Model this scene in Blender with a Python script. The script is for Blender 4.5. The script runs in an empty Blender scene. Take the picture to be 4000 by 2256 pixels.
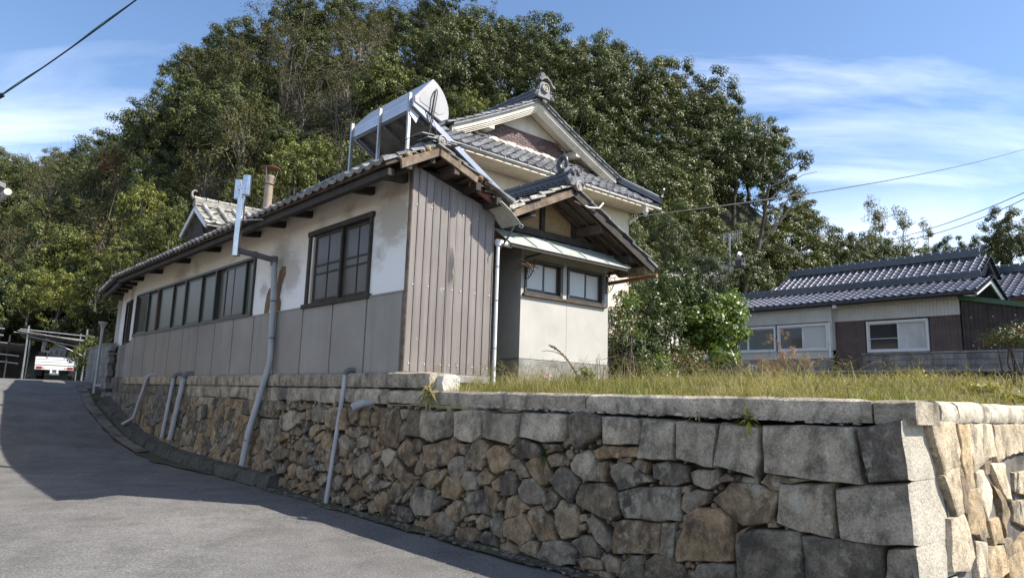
import bpy, bmesh, math, random
import numpy as np
from mathutils import Vector, Matrix, noise as mnoise

random.seed(7); RNG = np.random.default_rng(11)
sc = bpy.context.scene
COL = sc.collection
R = math.radians

# ------------------------------------------------------------------ camera
EYE = 1.6
def cam_axes(pitch=R(9.2), roll=0.030):
    F = np.array([0, math.cos(pitch), math.sin(pitch)])
    R0 = np.array([1, 0, 0.]); U0 = np.cross(R0, F)
    c, s = math.cos(roll), math.sin(roll)
    return c*R0+s*U0, -s*R0+c*U0, F
cr, cu, cf = cam_axes()
cam = bpy.data.cameras.new('camera'); camo = bpy.data.objects.new('camera', cam); COL.objects.link(camo)
m = Matrix.Identity(4)
for i in range(3):
    m[i][0] = cr[i]; m[i][1] = cu[i]; m[i][2] = -cf[i]
m[2][3] = EYE
camo.matrix_world = m
cam.sensor_fit = 'HORIZONTAL'; cam.sensor_width = 36; cam.lens = 24.0
cam.clip_start = 0.05; cam.clip_end = 3000
sc.camera = camo

# ------------------------------------------------------------------ sun, sky, exposure
SUN_AZ, SUN_EL = R(103), R(46)       # azimuth clockwise from +Y
sd = Vector((math.sin(SUN_AZ)*math.cos(SUN_EL), math.cos(SUN_AZ)*math.cos(SUN_EL), math.sin(SUN_EL)))
sun = bpy.data.lights.new('sun', 'SUN'); sun.energy = 5.0; sun.angle = R(0.55); sun.color = (1.0, .93, .82)
suno = bpy.data.objects.new('sun', sun); COL.objects.link(suno)
suno.rotation_euler = sd.to_track_quat('Z', 'Y').to_euler(); suno.location = (20, -20, 30)

w = bpy.data.worlds.new('World'); sc.world = w; w.use_nodes = True
wt = w.node_tree; wt.nodes.clear()
def wn(t, **k):
    n = wt.nodes.new(t)
    for a, b in k.items(): setattr(n, a, b)
    return n
sky = wn('ShaderNodeTexSky', sky_type='NISHITA', sun_disc=False)
sky.sun_elevation = SUN_EL; sky.sun_rotation = SUN_AZ
sky.altitude = 400; sky.air_density = 1.0; sky.dust_density = 0.3; sky.ozone_density = 3.6
tc = wn('ShaderNodeTexCoord'); sep = wn('ShaderNodeSeparateXYZ')
wt.links.new(tc.outputs['Generated'], sep.inputs[0])
zc_ = wn('ShaderNodeMath', operation='ADD'); zc_.inputs[1].default_value = 0.18
wt.links.new(sep.outputs[2], zc_.inputs[0])
dx = wn('ShaderNodeMath', operation='DIVIDE'); dy = wn('ShaderNodeMath', operation='DIVIDE')
wt.links.new(sep.outputs[0], dx.inputs[0]); wt.links.new(zc_.outputs[0], dx.inputs[1])
wt.links.new(sep.outputs[1], dy.inputs[0]); wt.links.new(zc_.outputs[0], dy.inputs[1])
cmb = wn('ShaderNodeCombineXYZ'); wt.links.new(dx.outputs[0], cmb.inputs[0]); wt.links.new(dy.outputs[0], cmb.inputs[1])
mp = wn('ShaderNodeMapping'); mp.inputs['Rotation'].default_value = (0, 0, R(-28)); mp.inputs['Scale'].default_value = (0.75, 2.3, 1)
mp.inputs['Location'].default_value = (3.35, 1.2, 0)
wt.links.new(cmb.outputs[0], mp.inputs[0])
n1 = wn('ShaderNodeTexNoise'); n1.inputs['Scale'].default_value = 1.15; n1.inputs['Detail'].default_value = 9; n1.inputs['Roughness'].default_value = .58; n1.inputs['Distortion'].default_value = .5
wt.links.new(mp.outputs[0], n1.inputs[0])
cr1 = wn('ShaderNodeValToRGB'); cr1.color_ramp.elements[0].position = .46; cr1.color_ramp.elements[1].position = .80
wt.links.new(n1.outputs[0], cr1.inputs[0])
n2 = wn('ShaderNodeTexNoise'); n2.inputs['Scale'].default_value = .55; n2.inputs['Detail'].default_value = 3
wt.links.new(cmb.outputs[0], n2.inputs[0])
cr2 = wn('ShaderNodeValToRGB'); cr2.color_ramp.elements[0].position = .36; cr2.color_ramp.elements[1].position = .62
wt.links.new(n2.outputs[0], cr2.inputs[0])
mul = wn('ShaderNodeMath', operation='MULTIPLY'); wt.links.new(cr1.outputs[0], mul.inputs[0]); wt.links.new(cr2.outputs[0], mul.inputs[1])
mul2 = wn('ShaderNodeMath', operation='MULTIPLY'); mul2.inputs[1].default_value = .7; wt.links.new(mul.outputs[0], mul2.inputs[0])
# a bank of cloud low over the horizon
lowr = wn('ShaderNodeMapRange'); lowr.inputs[1].default_value = .30; lowr.inputs[2].default_value = .06; wt.links.new(sep.outputs[2], lowr.inputs[0])
n3 = wn('ShaderNodeTexNoise'); n3.inputs['Scale'].default_value = 3.2; n3.inputs['Detail'].default_value = 8; n3.inputs['Distortion'].default_value = .3
mp3 = wn('ShaderNodeMapping'); mp3.inputs['Scale'].default_value = (1, 1, 2.2); mp3.inputs['Location'].default_value = (.6, .2, 0); wt.links.new(tc.outputs['Generated'], mp3.inputs[0]); wt.links.new(mp3.outputs[0], n3.inputs[0])
cr3 = wn('ShaderNodeValToRGB'); cr3.color_ramp.elements[0].position = .38; cr3.color_ramp.elements[1].position = .62; wt.links.new(n3.outputs[0], cr3.inputs[0])
bank = wn('ShaderNodeMath', operation='MULTIPLY'); wt.links.new(lowr.outputs[0], bank.inputs[0]); wt.links.new(cr3.outputs[0], bank.inputs[1])
mx_ = wn('ShaderNodeMath', operation='MAXIMUM'); wt.links.new(mul2.outputs[0], mx_.inputs[0]); wt.links.new(bank.outputs[0], mx_.inputs[1]); mul2 = mx_
mixc = wn('ShaderNodeMix', data_type='RGBA'); mixc.inputs[7].default_value = (10.6, 10.8, 11.2, 1)
wt.links.new(mul2.outputs[0], mixc.inputs[0]); wt.links.new(sky.outputs[0], mixc.inputs[6])
bg = wn('ShaderNodeBackground'); bg.inputs[1].default_value = 0.115
wo = wn('ShaderNodeOutputWorld')
wt.links.new(mixc.outputs[2], bg.inputs[0]); wt.links.new(bg.outputs[0], wo.inputs[0])

sc.view_settings.view_transform = 'Standard'; sc.view_settings.look = 'None'
sc.view_settings.exposure = 0.98; sc.view_settings.gamma = 1.0; sc.view_settings.use_curve_mapping = False
sc.render.engine = 'CYCLES'
sc.cycles.max_bounces = 4; sc.cycles.transparent_max_bounces = 4; sc.cycles.diffuse_bounces = 2; sc.cycles.glossy_bounces = 2; sc.cycles.transmission_bounces = 2
sc.cycles.caustics_reflective = False; sc.cycles.caustics_refractive = False

# ------------------------------------------------------------------ site frame
# s: along the road-side facade (away from the viewer), t: into the plot, z: above the house sill
dL = Vector((math.sin(R(-42.5)), math.cos(R(-42.5)), 0)); dR = Vector((math.sin(R(50)), math.cos(R(50)), 0)); ZV = Vector((0, 0, 1))
C0 = Vector((-1.40301591, 9.0, 0.31543684+EYE))
def P(s, t, z): return C0+dL*s+dR*t+ZV*z
_Mi = np.linalg.inv(np.array([[dL.x, dR.x], [dL.y, dR.y]]))
def ST(x, y): return tuple(_Mi@np.array([x-C0.x, y-C0.y]))
def frame(loc, az):
    a = R(az); f = Vector((math.sin(a), math.cos(a), 0)); r = Vector((math.cos(a), -math.sin(a), 0)); o = Vector(loc)
    return lambda x, y, z: o+r*x+f*y+ZV*z
def ident(x, y, z): return Vector((x, y, z))

# ------------------------------------------------------------------ mesh helpers
class MB:
    def __init__(self): self.v = []; self.f = []
    def add(self, vs, fs):
        n = len(self.v); self.v += [Vector(p) for p in vs]; self.f += [tuple(i+n for i in q) for q in fs]; return self
    def box(self, a0, a1, b0, b1, c0, c1, fn=P):
        vs = [fn(a, b, c) for c in (c0, c1) for b in (b0, b1) for a in (a0, a1)]
        return self.add(vs, [(0, 2, 3, 1), (4, 5, 7, 6), (0, 1, 5, 4), (2, 6, 7, 3), (0, 4, 6, 2), (1, 3, 7, 5)])
    def hexa(self, pts):      # 8 points, bottom 4 then top 4
        return self.add(pts, [(0, 3, 2, 1), (4, 5, 6, 7), (0, 1, 5, 4), (1, 2, 6, 5), (2, 3, 7, 6), (3, 0, 4, 7)])
    def prism(self, pts, off):
        n = len(pts); off = Vector(off); pts = [Vector(p) for p in pts]
        vs = pts+[p+off for p in pts]
        return self.add(vs, [tuple(range(n)), tuple(range(2*n-1, n-1, -1))]+[(i, (i+1) % n, (i+1) % n+n, i+n) for i in range(n)])
    def bar(self, a, b, w, h, up=ZV):
        a = Vector(a); b = Vector(b); d = (b-a).normalized(); x = d.cross(up)
        if x.length < 1e-4: x = d.cross(Vector((1, 0, 0)))
        x.normalize(); y = x.cross(d)
        q = lambda p: [p-x*w/2-y*h/2, p+x*w/2-y*h/2, p+x*w/2+y*h/2, p-x*w/2+y*h/2]
        return self.add(q(a)+q(b), [(0, 1, 2, 3), (7, 6, 5, 4), (0, 4, 5, 1), (1, 5, 6, 2), (2, 6, 7, 3), (3, 7, 4, 0)])
    def tube(self, pts, r, n=10, cap=True):
        pts = [Vector(p) for p in pts]; k = len(pts)
        rs = r if isinstance(r, (list, tuple)) else [r]*k
        vs = []; prev = None
        for i, p in enumerate(pts):
            d = (pts[min(i+1, k-1)]-pts[max(i-1, 0)]).normalized()
            if prev is None:
                x = d.cross(ZV)
                if x.length < 1e-3: x = d.cross(Vector((1, 0, 0)))
            else: x = prev-d*prev.dot(d)
            x.normalize(); prev = x; y = d.cross(x)
            vs += [p+(x*math.cos(2*math.pi*j/n)+y*math.sin(2*math.pi*j/n))*rs[i] for j in range(n)]
        fs = [(i*n+j, i*n+(j+1) % n, (i+1)*n+(j+1) % n, (i+1)*n+j) for i in range(k-1) for j in range(n)]
        if cap: fs += [tuple(range(n-1, -1, -1)), tuple(range((k-1)*n, k*n))]
        return self.add(vs, fs)
    def lathe(self, c, prof, n=16, axis=ZV):
        c = Vector(c); ax = Vector(axis).normalized(); x = ax.cross(ZV)
        if x.length < 1e-3: x = Vector((1, 0, 0))
        x.normalize(); y = ax.cross(x); k = len(prof)
        vs = [c+ax*z+(x*math.cos(2*math.pi*j/n)+y*math.sin(2*math.pi*j/n))*r for r, z in prof for j in range(n)]
        fs = [(i*n+j, i*n+(j+1) % n, (i+1)*n+(j+1) % n, (i+1)*n+j) for i in range(k-1) for j in range(n)]
        fs += [tuple(range(n-1, -1, -1)), tuple(range((k-1)*n, k*n))]
        return self.add(vs, fs)
    def mesh(self, name, org=(0, 0, 0), fix=True):
        o = Vector(org); me = bpy.data.meshes.new(name)
        me.from_pydata([p-o for p in self.v], [], self.f)
        if fix:
            b = bmesh.new(); b.from_mesh(me); bmesh.ops.recalc_face_normals(b, faces=b.faces); b.to_mesh(me); b.free()
        return me

WO = {}
def _fin(o, mat, smooth, bevel):
    me = o.data
    if mat is not None: me.materials.append(mat)
    if smooth:
        me.polygons.foreach_set('use_smooth', [True]*len(me.polygons))
        if smooth != 'all': me.set_sharp_from_angle(angle=R(smooth if smooth is not True else 40))
    if bevel:
        b = o.modifiers.new('bevel', 'BEVEL'); b.width = bevel; b.segments = 2; b.limit_method = 'ANGLE'; b.angle_limit = R(35)
def empty(name, loc, label, cat, group=None):
    o = bpy.data.objects.new(name, None); COL.objects.link(o); o.location = loc; o.empty_display_size = .2
    WO[o.name] = Vector(loc); tag(o, label, cat, group); return o
def tag(o, label=None, cat=None, group=None, kind=None):
    for k, v in (('label', label), ('category', cat), ('group', group), ('kind', kind)):
        if v: o[k] = v
    return o
def part(name, mb, mat, parent, smooth=False, bevel=0, kind=None, label=None):
    org = WO[parent.name]
    o = bpy.data.objects.new(name, mb.mesh(name, org)); COL.objects.link(o); o.parent = parent
    WO[o.name] = org; _fin(o, mat, smooth, bevel); tag(o, label, kind=kind); return o
def top(name, mb, mat, label=None, cat=None, group=None, kind=None, smooth=False, bevel=0, org=None):
    if org is None:
        a = np.array([tuple(p) for p in mb.v]); mn, mx = a.min(0), a.max(0)
        org = Vector(((mn[0]+mx[0])/2, (mn[1]+mx[1])/2, mn[2]))
    o = bpy.data.objects.new(name, mb.mesh(name, org)); COL.objects.link(o); o.location = org; WO[o.name] = Vector(org)
    _fin(o, mat, smooth, bevel); tag(o, label, cat, group, kind); return o
def inst(name, me, mtx, parent, color=None):
    o = bpy.data.objects.new(name, me); COL.objects.link(o); o.parent = parent
    o.matrix_basis = Matrix.Translation(-WO[parent.name])@mtx; WO[o.name] = WO[parent.name]
    if color: o.color = color
    return o
def mtx(o, x, y, z):
    m = Matrix.Identity(4)
    for i in range(3): m[i][0] = x[i]; m[i][1] = y[i]; m[i][2] = z[i]; m[i][3] = o[i]
    return m

# ------------------------------------------------------------------ materials
def NT(name):
    m = bpy.data.materials.new(name); m.use_nodes = True; t = m.node_tree; t.nodes.clear()
    out = t.nodes.new('ShaderNodeOutputMaterial'); b = t.nodes.new('ShaderNodeBsdfPrincipled'); t.links.new(b.outputs[0], out.inputs[0])
    return m, t, b, out
def nd(t, ty, **k):
    n = t.nodes.new(ty)
    for a, b in k.items():
        if a.startswith('i_'):
            key = a[2:]; key = int(key) if key.isdigit() else key
            n.inputs[key].default_value = b
        else: setattr(n, a, b)
    return n
def c4(c): return (c[0], c[1], c[2], 1)
def noise_(t, vec, scale, detail=5, rough=.55, dist=0):
    n = nd(t, 'ShaderNodeTexNoise', i_Scale=scale, i_Detail=detail, i_Roughness=rough, i_Distortion=dist); t.links.new(vec, n.inputs['Vector']); return n.outputs[0]
def ramp(t, fac, stops):
    r = nd(t, 'ShaderNodeValToRGB'); e = r.color_ramp.elements
    while len(e) < len(stops): e.new(.5)
    for el, (p, c) in zip(e, stops): el.position = p; el.color = c4(c) if not isinstance(c, (int, float)) else (c, c, c, 1)
    t.links.new(fac, r.inputs[0]); return r.outputs[0]
def mixc_(t, fac, a, b, mode='MIX'):
    m_ = nd(t, 'ShaderNodeMix', data_type='RGBA', blend_type=mode)
    for idx, v in ((0, fac), (6, a), (7, b)):
        if hasattr(v, 'is_linked') or hasattr(v, 'links'): t.links.new(v, m_.inputs[idx])
        elif isinstance(v, (int, float)): m_.inputs[idx].default_value = v if idx == 0 else (v, v, v, 1)
        else: m_.inputs[idx].default_value = c4(v)
    return m_.outputs[2]
def math_(t, op, a, b=None):
    n = nd(t, 'ShaderNodeMath', operation=op)
    for i, v in enumerate((a, b)):
        if v is None: continue
        if hasattr(v, 'links'): t.links.new(v, n.inputs[i])
        else: n.inputs[i].default_value = v
    return n.outputs[0]
def pos(t):
    g = nd(t, 'ShaderNodeNewGeometry'); return g.outputs['Position']
def stretch(t, vec, sx, sy, sz):
    n = nd(t, 'ShaderNodeMapping'); n.inputs['Scale'].default_value = (sx, sy, sz); t.links.new(vec, n.inputs[0]); return n.outputs[0]
def bump_(t, b, h, strength, dist=.01):
    n = nd(t, 'ShaderNodeBump'); n.inputs['Strength'].default_value = strength; n.inputs['Distance'].default_value = dist
    t.links.new(h, n.inputs['Height']); t.links.new(n.outputs[0], b.inputs['Normal'])

def simple(name, c1, c2=None, scale=4, rough=.75, bump=.3, bscale=60, bdist=.004, metal=0, rnd=0., spots=None, streak=None, fine=.12, spec=.4, lo=.35, hi=.68):
    m, t, b, o = NT(name); p = pos(t)
    c2 = c2 or tuple(x*.75 for x in c1)
    n = noise_(t, p, scale, 6, .6)
    col = ramp(t, n, [(lo, c2), (hi, c1)])
    if fine:
        f = noise_(t, p, bscale*1.3, 3, .6); f2 = ramp(t, f, [(.3, 1-fine*1.6), (.7, 1+fine)])
        col = mixc_(t, 1.0, col, f2, 'MULTIPLY')
    if streak:       # vertical weathering: (colour, scale, amount)
        s_ = noise_(t, stretch(t, p, 1, 1, .08), streak[1], 4, .6); k = ramp(t, s_, [(.48, 0.), (.75, streak[2])])
        col = mixc_(t, k, col, streak[0])
    if spots:        # (colour, scale, lo, hi)
        s_ = noise_(t, p, spots[1], 4, .6, .3); k = ramp(t, s_, [(spots[2], 0.), (spots[3], 1.)])
        col = mixc_(t, k, col, spots[0])
    if rnd:
        oi = nd(t, 'ShaderNodeObjectInfo'); k = ramp(t, oi.outputs['Random'], [(0, 1-rnd), (1, 1+rnd)])
        col = mixc_(t, 1.0, col, k, 'MULTIPLY')
    t.links.new(col, b.inputs['Base Color'])
    b.inputs['Roughness'].default_value = rough; b.inputs['Metallic'].default_value = metal
    b.inputs['Specular IOR Level'].default_value = spec
    if bump: bump_(t, b, noise_(t, p, bscale, 5, .65), bump, bdist)
    return m
def flat(name, c, rough=.6, metal=0, spec=.4):
    m, t, b, o = NT(name); p = pos(t)
    n = noise_(t, p, 9, 5, .6); col = ramp(t, n, [(.3, tuple(x*.82 for x in c)), (.7, c)])
    t.links.new(col, b.inputs['Base Color']); b.inputs['Roughness'].default_value = rough; b.inputs['Metallic'].default_value = metal; b.inputs['Specular IOR Level'].default_value = spec
    return m

MAT = {}
# asphalt: aggregate speckle, worn patches, damp moss near the wall foot comes from the verge strip
m, t, b, o = NT('asphalt'); p = pos(t)
big = ramp(t, noise_(t, p, .45, 5, .6), [(.3, (.098, .095, .093)), (.7, (.152, .147, .142))])
spk = ramp(t, noise_(t, p, 48, 4, .85), [(.30, .40), (.5, .95), (.68, 1.9)])
col = mixc_(t, 1.0, big, spk, 'MULTIPLY')
col = mixc_(t, 1.0, col, ramp(t, noise_(t, p, 1.7, 6, .65, .5), [(.32, .78), (.5, 1.), (.68, 1.16)]), 'MULTIPLY')
wsp = nd(t, 'ShaderNodeTexVoronoi', i_Scale=20.); t.links.new(p, wsp.inputs['Vector'])
col = mixc_(t, ramp(t, wsp.outputs['Distance'], [(.05, .8), (.12, 0.)]), col, (.40, .39, .37))
crk = noise_(t, p, 3.0, 6, .6)
col = mixc_(t, ramp(t, crk, [(.58, 0.), (.72, .5)]), col, (.065, .064, .066))
vc = nd(t, 'ShaderNodeTexVoronoi', feature='DISTANCE_TO_EDGE', i_Scale=.55); wp = nd(t, 'ShaderNodeVectorMath', operation='ADD'); nv = nd(t, 'ShaderNodeTexNoise', i_Scale=2.2, i_Detail=6.); t.links.new(p, nv.inputs['Vector']); t.links.new(p, wp.inputs[0]); t.links.new(nv.outputs['Color'], wp.inputs[1]); t.links.new(wp.outputs[0], vc.inputs['Vector'])
col = mixc_(t, math_(t, 'MULTIPLY', ramp(t, vc.outputs['Distance'], [(.004, 1.), (.011, 0.)]), ramp(t, noise_(t, p, .35, 3, .5), [(.50, 0.), (.58, .28)])), col, (.05, .05, .05))
t.links.new(col, b.inputs['Base Color']); b.inputs['Roughness'].default_value = .88; b.inputs['Specular IOR Level'].default_value = .3
bump_(t, b, noise_(t, p, 85, 3, .7), .9, .006); MAT['asphalt'] = m

# rubble stone: hue comes from each stone's own colour
def stone_mat(name, speck, lichen, dark):
    m, t, b, o = NT(name); p = pos(t)
    oi = nd(t, 'ShaderNodeObjectInfo')
    base = mixc_(t, 1.0, oi.outputs['Color'], (1.08, 1.0, .88), 'MULTIPLY')
    v = ramp(t, noise_(t, p, 6.5, 8, .70), [(.30, .42), (.48, .95), (.70, 1.55)])
    col = mixc_(t, 1.0, base, v, 'MULTIPLY')
    g = ramp(t, noise_(t, p, 60, 3, .85), [(.3, 1-speck), (.5, 1.), (.68, 1+speck)])
    col = mixc_(t, 1.0, col, g, 'MULTIPLY')
    rust = noise_(t, p, 3.3, 4, .6, .6)
    col = mixc_(t, ramp(t, rust, [(.60, 0.), (.75, .4)]), col, (.20, .135, .075))
    dk = noise_(t, stretch(t, p, 1, 1, .6), 4.3, 7, .68)
    col = mixc_(t, ramp(t, dk, [(.50, 0.), (.62, dark)]), col, (.034, .030, .027))
    vor = nd(t, 'ShaderNodeTexVoronoi', i_Scale=16.); t.links.new(p, vor.inputs['Vector'])
    lm = math_(t, 'MULTIPLY', ramp(t, noise_(t, p, 13, 5, .72, .4), [(.52, 0.), (.60, 1.)]), ramp(t, noise_(t, p, 2.1, 5, .6), [(.44, 0.), (.60, lichen)]))
    col = mixc_(t, lm, col, (.30, .29, .235))
    t.links.new(col, b.inputs['Base Color']); b.inputs['Roughness'].default_value = .9; b.inputs['Specular IOR Level'].default_value = .25
    h = math_(t, 'ADD', noise_(t, p, 22, 6, .7), math_(t, 'MULTIPLY', noise_(t, p, 80, 3, .7), .5))
    bump_(t, b, h, .9, .016); return m
MAT['rubble'] = stone_mat('rubble_stone', .34, .75, .75)
MAT['granite'] = stone_mat('dressed_granite', .42, .7, .55)
MAT['granite_pale'] = simple('pale_granite', (.47, .43, .355), (.36, .325, .265), 6, .9, .9, 45, .014, fine=.2)
MAT['mortar'] = simple('mortar', (.20, .18, .155), (.09, .08, .07), 3, .95, .8, 30, .02, spots=((.05, .045, .04), 2.2, .5, .65))
MAT['gap'] = simple('packed_earth', (.055, .045, .035), (.02, .018, .015), 6, .95, .8, 30, .02)
MAT['concrete'] = simple('weathered_concrete', (.30, .29, .275), (.17, .165, .155), 2.5, .9, .5, 70, .004, streak=((.06, .06, .055), 5, .6))
MAT['kerb'] = simple('mossy_kerb_concrete', (.13, .125, .115), (.05, .05, .045), 3, .92, .8, 25, .015, spots=((.022, .026, .018), 3.0, .42, .60))
MAT['block'] = simple('concrete_block', (.27, .26, .245), (.15, .145, .14), 2.5, .92, .6, 45, .006, rnd=.15, streak=((.05, .05, .05), 4, .7))
MAT['siding'] = simple('grey_wall_board', (.285, .266, .242), (.225, .208, .187), 1.1, .85, .25, 130, .002, rnd=.05, streak=((.15, .14, .13), 3.5, .45), fine=.06)
MAT['tile'] = simple('smoked_roof_tile', (.20, .205, .215), (.085, .088, .095), 7, .45, .25, 40, .004, rnd=.30, spots=((.30, .295, .28), 9, .57, .75), spec=.5)
MAT['tile_pale'] = simple('lichened_roof_tile', (.34, .33, .30), (.17, .165, .155), 6, .7, .4, 40, .005, rnd=.25, spots=((.42, .40, .33), 6, .52, .7))
MAT['tile_dark'] = simple('dark_ridge_tile', (.075, .078, .088), (.035, .037, .042), 8, .38, .25, 40, .004, rnd=.25, spots=((.22, .22, .21), 11, .63, .76), spec=.6)
MAT['tile_blue'] = simple('glazed_grey_blue_tile', (.092, .100, .138), (.060, .066, .094), 2.5, .34, .05, 30, .002, rnd=.16, spec=.6, fine=.05)
MAT['tile_blue_dark'] = simple('glazed_ridge_tile', (.052, .062, .080), (.035, .040, .055), 5, .32, .05, 30, .002, rnd=.12, spec=.6, fine=.05)
MAT['timber'] = simple('dark_timber', (.045, .036, .030), (.022, .018, .016), 9, .8, .5, 60, .004, streak=((.07, .06, .05), 9, .4))
MAT['timber_old'] = simple('weathered_timber', (.26, .20, .145), (.11, .08, .06), 6, .88, .8, 40, .008, streak=((.05, .04, .03), 9, .8))
MAT['timber_mid'] = simple('brown_soffit_timber', (.105, .075, .060), (.05, .036, .030), 5, .85, .5, 50, .005)
MAT['clay'] = simple('roof_clay_bed', (.34, .24, .12), (.16, .11, .06), 9, .95, 1., 30, .02)
MAT['alu'] = flat('dark_bronze_aluminium', (.050, .050, .046), .45, .3)
MAT['alu_white'] = flat('white_window_aluminium', (.62, .63, .64), .45)
MAT['redwood'] = flat('red_brown_mullion', (.20, .075, .055), .6)
MAT['pvc'] = simple('grey_pvc_pipe', (.36, .37, .39), (.28, .285, .30), 3, .5, .05, 50, .001, fine=.03, streak=((.20, .19, .18), 4, .5))
MAT['pvc_dark'] = simple('dark_pvc_elbow', (.13, .13, .135), (.09, .09, .09), 5, .55, .05, 50, .001, fine=.03)
MAT['pvc_white'] = simple('white_pvc_pipe', (.68, .68, .67), (.55, .55, .54), 4, .5, .05, 50, .001, fine=.03)
MAT['steel'] = simple('stainless_steel', (.56, .57, .59), (.42, .43, .45), 5, .22, .03, 20, .001, metal=1., fine=.02)
MAT['galv'] = simple('galvanised_steel', (.42, .43, .44), (.28, .285, .29), 7, .42, .1, 40, .001, metal=.85, spots=((.20, .11, .06), 7, .62, .72))
MAT['tankmetal'] = simple('satin_tank_metal', (.45, .46, .50), (.36, .37, .41), 3, .28, .03, 20, .001, metal=.75, fine=.03)
MAT['tankside'] = simple('tank_end_panel', (.33, .33, .345), (.27, .27, .285), 3, .5, .03, 20, .001, fine=.03)
MAT['panelback'] = simple('stained_panel_underside', (.17, .155, .135), (.035, .035, .035), 2.2, .45, .1, 30, .002, streak=((.30, .25, .18), 7, .5), spec=.6)
MAT['rust'] = simple('rusty_gutter', (.30, .14, .085), (.18, .085, .055), 5, .8, .3, 40, .003)
MAT['mud'] = simple('bare_mud_plaster', (.21, .135, .075), (.15, .095, .055), 6, .95, .7, 60, .006)
MAT['tanwall'] = simple('sandy_ochre_plaster', (.38, .275, .155), (.27, .19, .105), 14, .95, .7, 120, .005)
MAT['cream'] = simple('cream_painted_plaster', (.76, .70, .59), (.64, .58, .48), 1.6, .85, .15, 40, .003, streak=((.35, .29, .21), 3, .5), fine=.04)
MAT['whiteplaster'] = simple('old_white_plaster', (.66, .64, .59), (.50, .47, .41), 1.4, .9, .3, 40, .004, streak=((.33, .30, .25), 3, .6), fine=.05)
MAT['stucco'] = simple('porch_stucco', (.44, .425, .395), (.355, .343, .318), 1.2, .9, .5, 110, .004, streak=((.36, .335, .29), 2.5, .5), fine=.08)
MAT['gutter'] = simple('pale_gutter', (.52, .51, .48), (.38, .37, .34), 4, .5, .05, 30, .001)
MAT['awning'] = simple('painted_sheet_awning', (.38, .42, .39), (.28, .31, .285), 2.5, .5, .1, 20, .002, spots=((.24, .12, .06), 3.4, .66, .74), streak=((.50, .52, .48), 3, .5))
MAT['corr'] = simple('pale_corrugated_sheet', (.50, .51, .48), (.36, .36, .34), 5, .55, .1, 30, .002, spots=((.25, .15, .10), 5, .62, .74))
MAT['white_corr'] = simple('white_ribbed_board', (.50, .50, .485), (.42, .42, .405), 2, .7, .1, 40, .002, fine=.04)
MAT['brown_corr'] = simple('brown_ribbed_sheet', (.105, .075, .070), (.070, .050, .047), 2.5, .65, .1, 40, .002, streak=((.15, .115, .11), 4, .5))
MAT['darkshed'] = simple('dark_shed_cladding', (.060, .045, .042), (.028, .022, .022), 3, .7, .1, 40, .002)
MAT['greenpaint'] = flat('green_roof_edge', (.045, .10, .055), .55)
MAT['apricot'] = flat('apricot_plaster', (.62, .43, .23), .85)
MAT['black'] = flat('black_rubber', (.012, .012, .013), .6)
MAT['cable'] = flat('black_cable', (.02, .02, .022), .55)
MAT['teal'] = flat('teal_cable', (.03, .33, .29), .5)
MAT['crate'] = flat('dark_interior', (.03, .03, .03), .9)
MAT['curtain'] = simple('white_curtain', (.55, .55, .55), (.42, .42, .43), 3, .9, .1, 30, .003, streak=((.36, .36, .38), 6, .7), fine=.03)
MAT['frost'] = simple('frosted_glass', (.46, .47, .47), (.38, .385, .39), 5, .22, .1, 160, .001, spec=.6, fine=.05)
MAT['truckwhite'] = simple('white_truck_paint', (.70, .70, .69), (.58, .58, .57), 3, .35, .02, 20, .001, spec=.5, fine=.02)
MAT['tarp'] = simple('beige_tarpaulin', (.46, .42, .35), (.32, .29, .24), 4, .85, .8, 14, .03)
MAT['redlamp'] = flat('red_tail_lamp', (.24, .02, .02), .25)
MAT['amberlamp'] = flat('clear_lamp', (.55, .40, .30), .25)
MAT['yellow'] = flat('yellow_lettering', (.62, .45, .03), .6)
MAT['bark'] = simple('bark', (.13, .11, .085), (.055, .047, .038), 5, .95, .9, 18, .03)
MAT['bark_pale'] = simple('pale_bark', (.20, .175, .14), (.10, .087, .07), 4, .95, .9, 14, .03)
MAT['deadstalk'] = flat('dead_weed_stalk', (.15, .10, .065), .9)
MAT['pink'] = flat('pink_flower', (.70, .45, .55), .8)
MAT['whitestone'] = simple('bright_granite', (.60, .58, .53), (.46, .44, .40), 4, .9, .8, 60, .01)
MAT['patchtile'] = flat('small_plate', (.5, .5, .5), .6)

# dark windows seen from outside: dim interior behind slightly green frosted panes
def glass_mat(name, c1, c2, rough=.12):
    m, t, b, o = NT(name); p = pos(t)
    n = noise_(t, stretch(t, p, 1, 1, .5), 1.1, 3, .5); col = ramp(t, n, [(.35, c2), (.65, c1)])
    t.links.new(col, b.inputs['Base Color']); b.inputs['Roughness'].default_value = rough; b.inputs['Specular IOR Level'].default_value = .35
    bump_(t, b, noise_(t, p, 3, 2), .08, .01); return m
MAT['pane_green'] = glass_mat('greenish_window_pane', (.095, .105, .070), (.055, .058, .042), .35)
MAT['pane_grey'] = glass_mat('grey_window_pane', (.085, .080, .074), (.055, .052, .048), .35)
MAT['pane_dark'] = glass_mat('dark_window_pane', (.040, .042, .045), (.022, .023, .025), .08)
MAT['pane_pale'] = glass_mat('pale_frosted_pane', (.44, .46, .46), (.38, .39, .40), .3)

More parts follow.
